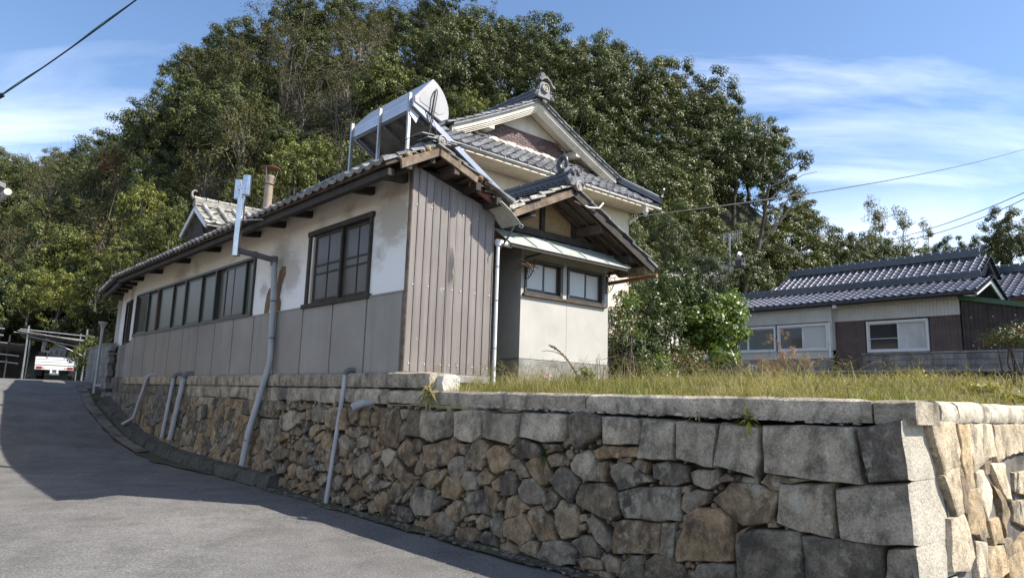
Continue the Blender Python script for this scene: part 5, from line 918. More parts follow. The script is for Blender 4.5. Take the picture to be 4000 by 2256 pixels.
part('side_wall', MB().box(SP+.12, 3.2, 2.285, 2.40, .33, 2.6), MAT['stucco'], por)
part('side_wall', MB().box(SP+.12, 3.2, 4.22, 4.33, .33, 2.2), MAT['stucco'], por)
part('plinth', MB().box(SP-.012, SP+.15, 2.268, 4.342, -.25, .32).box(SP+.15, 3.2, 2.27, 2.42, -.25, .32), MAT['concrete'], por, bevel=.01)
part('inside', MB().box(SP+.5, SP+.55, 2.4, 4.2, .3, 2.2), MAT['crate'], por)
def swin(parent, t0, t1, z0, z1, s0):
    g = MB().box(s0-.03, s0+.1, t0-.02, t1+.02, z1-.03, z1+.012).box(s0-.02, s0+.1, t0-.015, t0+.03, z0, z1-.03).box(s0-.02, s0+.1, t1-.045, t1+.015, z0, z1-.03).box(s0-.01, s0+.1, t0+.03, t1-.045, z0, z0+.03)
    f = part('window', g, MAT['alu'], parent, bevel=.003); mid = (t0+t1)/2
    for k, (a, b) in enumerate(((t0+.03, mid+.03), (mid-.02, t1-.045))):
        d = .02+.03*k; h = MB().box(s0+d, s0+d+.025, a, b, z0+.03, z0+.085).box(s0+d, s0+d+.025, a, b, z1-.055, z1-.03).box(s0+d, s0+d+.025, a, a+.03, z0+.085, z1-.055).box(s0+d, s0+d+.025, b-.03, b, z0+.085, z1-.055)
        sx = part('sash', h, MAT['alu'] if k == 0 else MAT['timber_mid'], f); part('pane', MB().box(s0+d+.01, s0+d+.014, a+.02, b-.02, z0+.07, z1-.045), MAT['pane_pale'], sx)
    return f
for q in Wn: swin(por, *q, SP)
part('window_sill', MB().box(SP-.05, SP+.02, 2.31, 4.25, 1.318, 1.362), MAT['timber_mid'], por, bevel=.005)
# timbered gable above the awning
RT_, RZ = 2.86, 3.10; zpr = lambda t: RZ-.475*abs(t-RT_)
g = MB(); g.prism([P(SP+.10, 1.5, 2.1), P(SP+.10, 4.75, 2.05), P(SP+.10, RT_, RZ-.05)][0:3], dL*.05); part('gable_plaster', g, MAT['tanwall'], por)
part('gable_beam', MB().box(SP+.0, SP+.14, 1.5, 4.80, 2.335, 2.455), MAT['timber'], por, bevel=.008, label='dark tie beam below the gable')
for t_ in (2.06, 2.78, 3.52): part('gable_post', MB().box(SP+.05, SP+.14, t_-.045, t_+.045, 2.455, zpr(t_)-.06), MAT['timber'], por, bevel=.006)
S0r, S1r = -.22, 3.0
pr = part('roof', MB().hexa([P(S0r, RT_, RZ-.06), P(S1r, RT_, RZ-.06), P(S1r, 4.92, zpr(4.92)-.06), P(S0r, 4.92, zpr(4.92)-.06), P(S0r, RT_, RZ), P(S1r, RT_, RZ), P(S1r, 4.92, zpr(4.92)), P(S0r, 4.92, zpr(4.92))])
          .hexa([P(S0r, 1.52, zpr(1.52)-.06), P(S1r, 1.52, zpr(1.52)-.06), P(S1r, RT_-.002, RZ-.06), P(S0r, RT_-.002, RZ-.06), P(S0r, 1.52, zpr(1.52)), P(S1r, 1.52, zpr(1.52)), P(S1r, RT_-.002, RZ), P(S0r, RT_-.002, RZ)]), MAT['timber_mid'], por)
tiles(pr, P(S0r-.06, 4.98, zpr(4.98)+.01), dL, (P(0, RT_, RZ)-P(0, 4.92, zpr(4.92))), 8, 10, kind='plain', jit=.05)
tiles(pr, P(S0r-.06, 1.52, zpr(1.52)+.01), dL, (P(0, RT_, RZ)-P(0, 1.52, zpr(1.52))), 9, 6, kind='pale', jit=.07)
for k in range(7):   # rafters
    for side in (1, -1):
        t1_ = 4.55 if side > 0 else 1.1
    s_ = -.14+k*.22
    part('rafter', MB().bar(P(s_, RT_+.05, RZ-.10), P(s_, 4.88, zpr(4.88)-.10), .05, .07), MAT['timber_mid'], pr)
for k in range(3): part('rafter', MB().bar(P(-.14+k*.22, RT_-.05, RZ-.10), P(-.14+k*.22, 1.56, zpr(1.56)-.10), .05, .07), MAT['timber'], pr)
part('barge_board', MB().bar(P(S0r-.02, RT_+.02, RZ-.09), P(S0r-.02, 4.92, zpr(4.92)-.09), .035, .11), MAT['timber'], pr)
part('barge_board', MB().bar(P(S0r-.02, RT_-.02, RZ-.09), P(S0r-.02, 1.52, zpr(1.52)-.09), .035, .10), MAT['timber_old'], pr)
for t_, zz, mt_, nm in ((3.62, .13, 'timber_mid', 'purlin'), (4.40, .16, 'timber', 'purlin'), (2.05, .15, 'timber', 'purlin')):
    part(nm, MB().box(-.18, SP+.12, t_-.06, t_+.06, zpr(t_)-zz-.10, zpr(t_)-zz+.04), MAT[mt_], pr, bevel=.01)
part('purlin', MB().box(-.20, SP+.12, 4.72, 4.82, zpr(4.77)-.24, zpr(4.77)-.09), MAT['timber_old'], pr, bevel=.012)
g = MB(); ridge_pts(g, P(S0r+.05, RT_, RZ+.04), P(S1r, RT_, RZ+.04), .24, 5, .042, .03); rg = part('ridge', g, MAT['tile_dark'], pr)
caps(rg, P(S0r+.02, RT_, RZ+.25), P(S1r, RT_, RZ+.25), 'dark', .27)
wv = MB()   # scalloped ornament course in the ridge
for i in range(22):
    c = P(S0r+.16+i*.13, RT_-.14, RZ+.12); wv.tube([c+dL*(.06*math.cos(a))+ZV*(.045*math.sin(a)) for a in np.linspace(math.pi, 2*math.pi, 7)], .014, 5)
part('wave_course', wv, MAT['tile_dark'], rg)
g = MB()   # demon-face end ornament, simplified to scrolls
c0 = P(S0r-.02, RT_, RZ+.16)
g.prism([c0+dR*a+ZV*b_ for a, b_ in ((-.17, -.14), (-.20, -.02), (-.13, .05), (-.10, .14), (0, .20), (.10, .14), (.13, .05), (.20, -.02), (.17, -.14))], nOut*.06)
for a, b_, r_ in ((-.07, .08, .05), (.05, .10, .055), (-.15, -.08, .045), (.15, -.08, .045)): disc(g, c0+nOut*.085+dR*a+ZV*b_, nOut, r_, .03, 12)
part('ridge_ornament', g, MAT['tile'], pr, smooth=35, bevel=.008)
g = MB(); disc(g, P(S0r-.10, RT_+.06, RZ+.03), nOut, .085, .05); part('end_tile', g, MAT['tile_pale'], pr, smooth=40)
g = MB(); c0 = P(S0r+.22, RT_, RZ+.33)
g.tube([c0+dL*(.09*math.cos(a)*(1-a*.06))+ZV*(.14+.13*math.sin(a)*(1-a*.05)) for a in np.linspace(-1.2, 4.0, 16)], [.06-.0022*i for i in range(16)], 8); part('finial_scroll', g, MAT['tile_dark'], pr, smooth=60)
# sheet awning with brackets
aw = MB(); cols = 5
for i in range(cols):
    a = 1.66+i*(4.42-1.66)/cols; b_ = 1.66+(i+1)*(4.42-1.66)/cols
    aw2 = MB().hexa([P(-.12, a+.004, 2.005), P(-.12, b_-.004, 2.005), P(SP+.01, b_-.004, 2.30), P(SP+.01, a+.004, 2.30), P(-.12, a+.004, 2.018), P(-.12, b_-.004, 2.018), P(SP+.01, b_-.004, 2.313), P(SP+.01, a+.004, 2.313)])
    aw2.hexa([P(-.122, b_-.012, 2.018), P(-.122, b_+.004, 2.018), P(SP+.01, b_+.004, 2.314), P(SP+.01, b_-.012, 2.314), P(-.122, b_-.012, 2.035), P(-.122, b_+.004, 2.035), P(SP+.01, b_+.004, 2.33), P(SP+.01, b_-.012, 2.33)])
    if i == 0: awn = part('awning', aw2, MAT['awning'], por, label='pale green sheet metal awning over the porch windows')
    else: part('awning_sheet', aw2, MAT['awning'], awn)
part('awning_edge', MB().box(-.105, -.07, 1.7, 4.38, 1.955, 2.002), MAT['timber'], awn)
for t_ in (2.36, 4.26):
    g = MB(); g.tube([P(-.06, t_, 1.96), P(SP-.03, t_, 1.94)], .014, 6); g.tube([P(SP-.02, t_, 1.90), P(SP-.02, t_, 1.58)], .012, 6)
    for k in range(5):
        a = .15+.29*k; g.tube([P(SP-.03, t_, 1.88), P(SP-.03-.22*math.cos(a)*.8, t_, 1.88-.27*math.sin(a))], .007, 5)
    g.tube([P(SP-.03-.19*math.cos(a), t_, 1.88-.29*math.sin(a)) for a in np.linspace(0, 1.5, 6)], .008, 5)
    part('awning_bracket', g, MAT['timber'], awn, smooth=50)
g = MB()
for k in range(26):
    a = [P(.08+random.gauss(0, .05), 2.2+random.gauss(0, .10), 1.80+random.gauss(0, .05)) for _ in range(3)]; g.tube(a, .006, 4, cap=False)
part('twig_nest', g, MAT['deadstalk'], awn, kind='stuff')
g = MB(); g.tube([P(S0r+.05, RT_+.10, RZ-.18), P(S0r-.05, RT_+.32, RZ-.27), P(S0r-.10, RT_+.52, RZ-.25), P(S0r-.10, RT_+.62, RZ-.14)], .016, 8); part('bracket_pipe', g, MAT['pvc_white'], pr, smooth=60)
g = MB(); g.tube([P(-.26, 4.98, 1.95), P(1.6, 4.98, 1.90)], .038, 8); gt = part('rusty_gutter', g, MAT['rust'], pr, smooth=50)
for s_ in (-.2, .4): part('gutter_hook', MB().tube([P(s_, 5.02+.06*math.cos(a), 1.90+.07*math.sin(a)) for a in np.linspace(-3, 1.8, 8)], .006, 5), MAT['galv'], gt)
# ================================================================== two-storey house behind
h2 = empty('two_storey_house', P(4, 5.5, 0), 'two-storey house with cream gable, brown brick band and tiled skirt roof', 'house')
AP = 5.0; zg = lambda t: (6.26-(AP-t)*.53-.02*((AP-t)*(2.3-(AP-t)))) if t < AP else (6.26-(t-AP)*.455-.02*((t-AP)*(2.5-(t-AP))))
part('wall', MB().box(3.0, 3.12, 2.4, 8.2, -.2, 4.45).box(3.12, 9, 8.08, 8.2, -.2, 4.45).box(3.12, 9, 2.4, 2.5, -.2, 4.45), MAT['cream'], h2)
g = MB(); tl = list(np.linspace(3.15, AP, 9))+list(np.linspace(AP, 7.2, 10))[1:]
g.prism([P(3.30, tl[0], 4.9)]+[P(3.30, t, zg(t)-.12) for t in tl]+[P(3.30, tl[-1], 4.9)], dL*.08); part('gable_wall', g, MAT['cream'], h2)
# brown brick tiles on the gable, each piece on a pale bed
bz0 = 5.20; tb = np.linspace(3.3, 6.75, 24); part('brick_bed', MB().prism([P(3.287, 3.3, bz0), P(3.287, 6.75, bz0)]+[P(3.287, t, min(bz0+.435, zg(t)-.15)) for t in tb[::-1]], dL*.015), MAT['brickjoint'], h2)
bb = MB().box(0, .158, 0, .012, 0, .052, ident); bme = bb.mesh('brick'); bme.materials.append(MAT['brick'])
nb = 0
for r in range(7):
    for c in range(24):
        t_ = 3.3+c*.17+(.085 if r % 2 else 0); z_ = bz0+.005+r*.0615
        if t_+.16 > 6.75 or z_+.05 > zg(t_)-.14 or z_+.05 > zg(t_+.16)-.14: continue
        inst('brick', bme, mtx(P(3.286, t_, z_), dR, -dL, ZV), h2); nb += 1
# curved, stepped barge boards
def barge(ts, top_off, bot_off, s0, s1, mat, nm):
    g = MB()
    for t in ts: g.v += [P(s0, t, zg(t)+bot_off), P(s0, t, zg(t)+top_off), P(s1, t, zg(t)+top_off), P(s1, t, zg(t)+bot_off)]
    n = len(ts); g.f = [(i*4+k, i*4+(k+1) % 4, (i+1)*4+(k+1) % 4, (i+1)*4+k) for i in range(n-1) for k in range(4)]+[(0, 1, 2, 3), tuple(range(4*n-1, 4*n-5, -1))]
    return part(nm, g, mat, h2, smooth=30)
tL = list(np.linspace(2.70, AP, 12)); tR = list(np.linspace(AP, 7.58, 12))
for ts in (tL, tR):
    barge(ts, -.02, -.13, 2.88, 3.0, MAT['cream'], 'barge_board'); barge(ts, -.13, -.17, 2.905, 3.0, MAT['cream'], 'barge_moulding'); barge(ts, -.17, -.205, 2.93, 3.0, MAT['cream'], 'barge_moulding'); barge(ts, -.205, -.24, 2.955, 3.0, MAT['cream'], 'barge_moulding')
    barge(ts, -.05, -.10, 3.0, 3.30, MAT['cream'], 'soffit'); barge(ts, .02, -.02, 2.82, 9.5, MAT['tile'], 'roof_deck')
for t_ in (3.75, 6.35):
    zz = zg(t_)-.14; part('bracket_beam', MB().box(2.96, 3.32, t_-.08, t_+.08, zz-.15, zz), MAT['cream'], h2, bevel=.01)
rf = part('roof', MB().box(2.86, 9.5, AP-.1, AP+.1, 6.24, 6.30), MAT['tile'], h2)
# verge tiles of the main roof
for ts, sgn in ((np.linspace(2.55, AP-.12, 12), 1), (np.linspace(7.72, AP+.12, 13), -1)):
    for i in range(len(ts)-1):
        a = P(2.80, ts[i], zg(ts[i])+.03); up = P(2.80, ts[i+1], zg(ts[i+1])+.03)-a
        tiles(rf, a, dL, up, 3, 1, exp=up.length, kind='plain', jit=.01, eave=False)
g = MB(); ridge_pts(g, P(2.84, AP, 6.30), P(9.5, AP, 6.30), .26, 5, .045, .03); rg = part('ridge', g, MAT['tile_dark'], rf)
caps(rg, P(2.82, AP, 6.53), P(9.4, AP, 6.53), 'dark', .28)
c0 = P(2.78, AP, 6.42); g = MB()
g.prism([c0+dR*a+ZV*b_ for a, b_ in ((-.20, -.14), (-.24, -.02), (-.15, .02), (-.15, .14), (-.09, .22), (.09, .22), (.15, .14), (.15, .02), (.24, -.02), (.20, -.14))], nOut*.07)
for a, b_, r_ in ((-.22, -.08, .05), (.22, -.08, .05), (-.19, .03, .035), (.19, .03, .035), (-.27, -.12, .03), (.27, -.12, .03)): disc(g, c0+nOut*.08+dR*a+ZV*b_, nOut, r_, .03, 10)
orn = part('ridge_ornament', g, MAT['tile'], rf, smooth=35, bevel=.006)
g = MB(); g.lathe(c0+nOut*.10+ZV*.08, [(.105, -.04), (.105, .02), (.085, .025), (.08, .0), (.055, 0), (.05, .012), (.001, .012)], 18, nOut)
for a, b_, ww, hh in ((0, .03, .07, .012), (0, -.03, .07, .012), (-.03, 0, .012, .05), (.03, 0, .012, .05), (0, 0, .035, .01), (0, .012, .01, .03)):
    c = c0+nOut*.112+ZV*(.08+b_)+dR*a; g.hexa([c-dR*ww/2-ZV*hh/2, c+dR*ww/2-ZV*hh/2, c+dR*ww/2-ZV*hh/2+nOut*.008, c-dR*ww/2-ZV*hh/2+nOut*.008, c-dR*ww/2+ZV*hh/2, c+dR*ww/2+ZV*hh/2, c+dR*ww/2+ZV*hh/2+nOut*.008, c-dR*ww/2+ZV*hh/2+nOut*.008])
part('crest', g, MAT['tile_pale'], orn, smooth=35, label='round crest with a square mark')
g = MB(); pts = [(-.20, .26), (-.13, .235), (-.06, .30), (.02, .33), (.12, .27), (.20, .17), (.27, .15)]
for a, b_ in pts: g.v += [c0+dR*a+ZV*(b_-.02)+nOut*.0, c0+dR*a+ZV*(b_+.02)+nOut*.0, c0+dR*a+ZV*(b_+.02)+nOut*.12, c0+dR*a+ZV*(b_-.02)+nOut*.12]
n = len(pts); g.f = [(i*4+k, i*4+(k+1) % 4, (i+1)*4+(k+1) % 4, (i+1)*4+k) for i in range(n-1) for k in range(4)]+[(0, 1, 2, 3), tuple(range(4*n-1, 4*n-5, -1))]
part('cloud_tile', g, MAT['tile_pale'], orn, smooth=60)
g = MB(); g.lathe(c0+ZV*.37+dR*-.03, [(.02, -.05), (.08, -.05), (.092, -.035), (.092, .035), (.08, .05), (.02, .05)], 16, nOut); g.box(-.04, .04, -.05, .05, .30, .40, lambda a, b, c: c0+dL*a+dR*(b-.03)+ZV*c); part('round_finial', g, MAT['tile_dark'], orn, smooth=40)
g = MB(); disc(g, P(2.74, AP+.05, 6.24), nOut, .06, .04); part('end_tile', g, MAT['tile_pale'], rf, smooth=40)
# skirt roof over the gable wall, with hip at the right
E0, E1, ZE, ZT = 2.40, 3.30, 4.47, 5.18
sk = part('skirt_roof', MB().hexa([P(E0, 2.3, ZE-.05), P(E0, 8.55, ZE-.05), P(E1, 7.3, ZT-.05), P(E1, 2.3, ZT-.05), P(E0, 2.3, ZE), P(E0, 8.55, ZE), P(E1, 7.3, ZT), P(E1, 2.3, ZT)])
          .hexa([P(E0, 8.56, ZE-.05), P(9, 8.56, ZE-.05), P(9, 7.3, ZT-.05), P(E1, 7.31, ZT-.05), P(E0, 8.56, ZE), P(9, 8.56, ZE), P(9, 7.3, ZT), P(E1, 7.31, ZT)]), MAT['tile'], h2)
us = (P(E1, 0, ZT)-P(E0, 0, ZE)); ln = us.length
tiles(sk, P(E0-.03, 2.3, ZE+.0), dR, us, 26, 5, w=.24, exp=ln/5.0, kind='plain', jit=.02, skip=lambda c, r: 2.3+.24*(c+1) > 8.62-(r*.25), lift=.01)
for c in range(26):
    g = MB(); disc(g, P(E0-.05, 2.3+.24*c+.20, ZE+.035), nOut, .042, .03, 10); part('eave_disc', g, MAT['tile'], sk, smooth=40) if 2.3+.24*c < 8.4 else None
for c in range(15): part('flashing_tile', MB().box(E1-.10, E1-.015, 3.1+.26*c, 3.1+.26*c+.25, ZT-.02, ZT+.05+.02*(c % 2)), MAT['cream'], sk, bevel=.01)
ha, hb = P(E0-.05, 8.60, ZE+.05), P(E1, 7.35, ZT+.06); g = MB(); ridge_pts(g, hb, ha, .2, 4, .035, .02); hr = part('hip_ridge', g, MAT['tile_blue_dark'], sk); caps(hr, ha+ZV*.15, hb+ZV*.15, 'blue', .25)
g = MB()
for k in range(5): g.tube([ha+ZV*(.16+.05*k)+nOut*(.02*k), ha+ZV*(.20+.05*k)+nOut*.08+dR*.02*(k-2)], .03, 6)
part('hip_ornament', g, MAT['tile_dark'], sk, smooth=50)
g = MB()
for i, a in enumerate(np.linspace(math.pi, 2*math.pi, 7)): g.v += [P(E0-.10+.055*math.cos(a), 2.3, ZE-.055+.055*math.sin(a)), P(E0-.10+.055*math.cos(a), 8.5, ZE-.075+.055*math.sin(a))]
g.f = [(i*2, i*2+1, i*2+3, i*2+2) for i in range(6)]
gu = part('gutter', g, MAT['gutter'], sk, smooth='all'); gu.modifiers.new('solid', 'SOLIDIFY').thickness = .008
for t_ in np.arange(2.9, 8.4, .62): part('gutter_clip', MB().box(E0-.165, E0-.03, t_, t_+.012, ZE-.045, ZE-.03).box(E0-.17, E0-.158, t_, t_+.012, ZE-.09, ZE-.03), MAT['galv'], gu)
part('soffit', MB().box(E0+.02, 3.0, 2.4, 8.45, ZE-.10, ZE-.07), MAT['cream'], sk)
part('downpipe_head', MB().lathe(P(E0-.10, 7.95, ZE-.33), [(.03, -.05), (.035, 0), (.07, .05), (.07, .18), (.085, .2), (.085, .22)], 8), MAT['gutter'], gu, smooth=30)
part('soffit_bracket', MB().prism([P(2.95, 8.19, 4.05), P(2.95, 8.19, 4.16), P(2.95, 8.5, 4.36), P(2.95, 8.5, 4.28)], dL*.06), MAT['cream'], sk)

# small cross-gabled roof further back
cr_ = empty('rear_wing', P(10, .9, 3), 'small gabled wing with pale lichened tiles behind the annex roof', 'roof')
zr2 = lambda s: 4.22-.62*abs(s-10)
part('gable', MB().prism([P(9.2, .36, 3.0), P(10.8, .36, 3.0), P(10.0, .36, 4.1)], dR*.06), MAT['timber'], cr_)
for q in (-1, 1): part('barge_board', MB().bar(P(10, .26, 4.16), P(10+q*.95, .26, zr2(10+.95)-.06), .05, .13), MAT['alu_white'] if q < 0 else MAT['gutter'], cr_)
rr = part('roof', MB().hexa([P(9.0, .25, zr2(9.0)-.04), P(10, .25, 4.18), P(10, 3.5, 4.18), P(9.0, 3.5, zr2(9.0)-.04), P(9.0, .25, zr2(9.0)), P(10, .25, 4.22), P(10, 3.5, 4.22), P(9.0, 3.5, zr2(9.0))]).hexa([P(10.001, .25, 4.18), P(11, .25, zr2(11)-.04), P(11, 3.5, zr2(11)-.04), P(10.001, 3.5, 4.18), P(10.001, .25, 4.22), P(11, .25, zr2(11)), P(11, 3.5, zr2(11)), P(10.001, 3.5, 4.22)]), MAT['tile_pale'], cr_)
tiles(rr, P(8.98, .2, zr2(8.98)+.02), dR, P(10, 0, 4.22)-P(9, 0, zr2(9)), 10, 5, kind='pale', jit=.03)
for k in range(4): part('roll_tile', MB().tube([P(9.02, .42+.36*k, zr2(9.02)+.09), P(9.92, .42+.36*k, zr2(9.92)+.09)], .055, 8), MAT['tile_pale'], rr, smooth=50)
g = MB(); ridge_pts(g, P(10, .22, 4.22), P(10, 3.5, 4.22), .22, 4, .04, .02); rg = part('ridge', g, MAT['tile_pale'], rr); caps(rg, P(10, .2, 4.40), P(10, 3.4, 4.40), 'pale', .27)
g = MB(); g.tube([P(10, .2, 4.40)+(-dR)*(.04*math.sin(a)*1.4)+ZV*(.07+.07*a/3-.06*math.cos(a)) for a in np.linspace(0, 4.6, 10)], [.035-.002*i for i in range(10)], 6); part('finial_scroll', g, MAT['tile_pale'], rr, smooth=60)

# ================================================================== pipes and flues
def pipe(name, pts, r, mat, label, extra=(), n=12):
    e = empty(name, pts[-1], label, 'pipe', 'pipes on the road side')
    part('pipe', MB().tube(pts, r, n), mat, e, smooth=45)
    for nm, gm, mt in extra: part(nm, gm, mt, e, smooth=45)
    return e
def bend(a, b, c, r, k=5):   # rounded corner through b
    a, b, c = Vector(a), Vector(b), Vector(c); p0 = b+(a-b).normalized()*r; p1 = b+(c-b).normalized()*r
    return [p0*(1-u)**2+b*2*u*(1-u)+p1*u*u for u in np.linspace(0, 1, k)]
tp = P(4.06, -.12, 2.02)
pipe('drain_pipe', [tp, P(3.98, -.12, 1.5), P(3.86, -.125, .28), P(3.85, -.14, .15), P(3.93, -.36, -1.0), P(3.97, -.40, -1.52)], .052, MAT['pvc'], 'thick grey PVC pipe beside the peeled plaster, running down to the kerb',
     [('joint', MB().tube([P(3.905, -.123, .75), P(3.90, -.123, .70)], .058, 12), MAT['pvc']), ('strap', MB().tube([P(3.955, -.122, 1.27), P(3.953, -.122, 1.245)], .057, 12), MAT['pvc_dark']), ('strap', MB().tube([P(3.945, -.375, -1.10), P(3.947, -.377, -1.12)], .057, 12), MAT['pvc_dark']), ('strap', MB().tube([P(3.865, -.125, .62), P(3.864, -.125, .60)], .057, 12), MAT['pvc_dark'])])
a, b_, c = P(1.16, .05, .035), P(1.22, -.14, .03), P(1.19, -.32, -1.80)
bp = [a]+bend(a, b_, c, .07)+[P(1.22, -.15, -.2), c]
pipe('drain_pipe', bp, .033, MAT['pvc'], 'slim grey PVC pipe leaving the wall boards and ending on the road', [('elbow', MB().tube([P(1.165, .0, .035)]+bend(a, b_, c, .07), .040, 12), MAT['pvc_dark'])])
for nm_, s_, sf, zf, r_, lab, dk in (('drain_pipe', 8.02, 8.05, -1.36, .055, 'thicker of the twin drain pipes with dark elbows', True), ('drain_pipe', 8.72, 8.60, -1.36, .042, 'thinner of the twin drain pipes with dark elbows', True), ('drain_pipe', 10.75, 10.95, -1.02, .042, 'pale drain pipe nearest the bend, its foot angled onto the kerb', False)):
    a, b_, c = P(s_-.05, .06, .03), P(s_+.05, -.17, .02), P(sf, -.34, zf); bd = bend(a, b_, c, .09); pts = [a]+bd+([c] if dk else [c, P(sf+.25, -.50, zf-.16)])
    pipe(nm_, pts, r_, MAT['pvc'], lab, [('elbow', MB().tube([a]+bd, r_*1.13, 12), MAT['pvc_dark'] if dk else MAT['pvc'])])
pipe('overflow_pipe', [P(.52, -.05, -.40), P(.60, -.20, -.42), P(.68, -.27, -.47)], .058, MAT['pvc'], 'short grey pipe stub poking out below the granite course', [('rim', MB().tube([P(.665, -.26, -.462), P(.69, -.275, -.476)], .064, 12), MAT['pvc'])])
pipe('rain_pipe', [P(15.6, -.28, 1.45), P(15.55, -.30, -.20), P(15.5, -.32, -.50)], .04, MAT['pvc'], 'pale rain pipe with funnel head in front of the block wall', [('funnel', MB().lathe(P(15.6, -.28, 1.40), [(.042, -.02), (.05, .06), (.10, .16), (.12, .17), (.12, .21)], 12), MAT['pvc']), ('branch', MB().tube([P(15.5, -.32, -.28), P(15.2, -.20, -.26)], .035, 8), MAT['pvc']), ('clip', MB().box(15.5, 15.6, -.3, .2, .68, .70), MAT['galv'])])
pipe('white_downpipe', [P(-.075, 1.47, -.2), P(-.075, 1.47, 1.98)], .026, MAT['pvc_white'], 'white square-shouldered downpipe at the end of the brown cladding', [('elbow', MB().tube([P(-.075, 1.47, 1.93), P(-.075, 1.47, 2.02)], .045, 12), MAT['pvc_white']), ('spout', MB().tube([P(-.075, 1.44, 1.985), P(-.03, 1.76, 1.99)], .045, 12), MAT['pvc_white'])]+[('strap', MB().tube([P(-.075, 1.47, z), P(-.075, 1.47, z+.02)], .030, 10), MAT['galv']) for z in (.4, 1.1, 1.6)])
FT = -.78
fl = empty('steel_flue', P(4.0, FT, 2.0), 'shiny stainless steel flue with H-shaped cowl rising past the eave', 'flue')
fx = lambda z: P(4.08-.02*(z-2.0), FT, z)
part('flue_pipe', MB().tube([fx(1.98), fx(3.02)], .066, 18), MAT['steel'], fl, smooth=50)
for z in (2.28, 2.75): part('seam', MB().tube([fx(z), fx(z+.02)], .070, 18), MAT['steel'], fl, smooth=50)
part('neck', MB().tube([fx(3.0), fx(3.16)], .050, 14), MAT['steel'], fl, smooth=50)
part('cowl_arm', MB().tube([P(4.24, FT, 3.20), P(3.86, FT, 3.18)], .045, 14), MAT['steel'], fl, smooth=50)
for s_, z0 in ((4.24, 3.02), (3.88, 3.02)): part('cowl_drum', MB().tube([P(s_, FT, z0), P(s_, FT, z0+.34)], .070, 18), MAT['steel'], fl, smooth=50)
part('flue_arm', MB().tube([P(4.05, FT+.03, 2.07), P(4.04, -.45, 2.04), P(4.05, -.12, 2.0)], .050, 14), MAT['pvc_dark'], fl, smooth=50)
part('flue_elbow', MB().tube([P(4.06, -.12, 1.90), P(4.06, -.12, 2.07)], .062, 14), MAT['pvc_dark'], fl, smooth=50)
part('arm_joint', MB().tube([P(4.042, -.50, 2.045), P(4.04, -.44, 2.04)], .060, 14), MAT['pvc_dark'], fl, smooth=50)
part('stay', MB().tube([P(4.07, FT+.05, 2.62), P(3.6, -.56, 2.58)], .010, 6), MAT['gutter'], fl)
ch = empty('clay_chimney', P(6.4, .6, 3.0), 'pale clay chimney pipe with wire-tied rain cap', 'chimney')
part('shaft', MB().lathe(P(6.4, .6, 2.9), [(.088, 0), (.084, 1.3), (.098, 1.32), (.098, 1.36), (.07, 1.37)], 16), simple('chimney_clay', (.50, .42, .33), (.34, .28, .21), 4, .85, .3, 40, .004, streak=((.2, .15, .1), 4, .5)), ch, smooth=40)
part('wire_ring', MB().tube([P(6.4, .6, 4.08)+Vector((.096*math.cos(a), .096*math.sin(a), .008*math.sin(a*3))) for a in np.linspace(0, 6.283, 17)], .014, 5), MAT['rust'], ch)
for a in (.3, 2.4, 4.5): part('cap_leg', MB().bar(P(6.4, .6, 4.1)+Vector((.09*math.cos(a), .09*math.sin(a), 0)), P(6.4, .6, 4.44)+Vector((.17*math.cos(a), .17*math.sin(a), 0)), .02, .008), MAT['galv'], ch)
part('rain_cap', MB().lathe(P(6.4, .6, 4.42), [(.20, 0), (.205, .015), (.10, .04), (.001, .055)], 20), MAT['rust'], ch, smooth=40)

# ================================================================== left edge: block wall, carport, truck, sheds
bw = empty('block_wall', P(17.4, .35, 0), 'short grey concrete block wall beyond the annex', 'wall')
d_ = Vector((math.sin(R(-39)), math.cos(R(-39)), 0)); r_ = Vector((math.cos(R(-39)), -math.sin(R(-39)), 0)); o0 = P(15.95, .06, -.35)
bl = MB().box(.003, .387, 0, .14, .003, .187, lambda a, b, c: d_*a+r_*b+ZV*c); b0 = bl.mesh('block'); b0.materials.append(MAT['block'])
for r in range(7):
    for c in range(11): inst('block', b0, Matrix.Translation(o0+d_*(.39*c+(.195 if r % 2 else 0))+ZV*(.19*r)), bw)
part('cap', MB().box(0, 4.5, -.02, .16, 1.335, 1.375, lambda a, b, c: o0+d_*a+r_*b+ZV*c), MAT['concrete'], bw)
part('footing', MB().box(-.4, 4.6, -.06, .2, -.8, -.002, lambda a, b, c: o0+d_*a+r_*b+ZV*c), MAT['kerb'], bw)
CPz = -.06; cpo = P(26.9, .45, CPz); L_ = frame(cpo, -31)
cp_ = empty('carport', cpo, 'makeshift scaffold-pole carport with patched sheet roof over the white truck', 'carport')
for x, y in ((-1.02, -.9), (1.02, -.9), (-1.08, 1.6), (1.0, 1.6)):
    part('pole', MB().tube([L_(x, y, -.2), L_(x, y, 2.14 if y < 0 else 1.95)], .034, 8), MAT['galv'], cp_, smooth=50)
part('pole', MB().tube([L_(.80, -.75, -.2), L_(.80, -.75, 1.95)], .024, 8), MAT['galv'], cp_, smooth=50)
for a, b_ in (((-1.5, -.95, 1.84), (1.25, -.95, 1.66)), ((-1.3, -.92, 1.98), (1.3, -.92, 1.84)), ((-1.2, 1.6, 1.78), (1.2, 1.6, 1.66)), ((-1.02, -.9, 1.72), (.95, -.9, 1.35)), ((-.4, -.85, 1.65), (.98, -.85, 1.02))): part('rail', MB().tube([L_(*a), L_(*b_)], .022, 8), MAT['galv'], cp_, smooth=50)
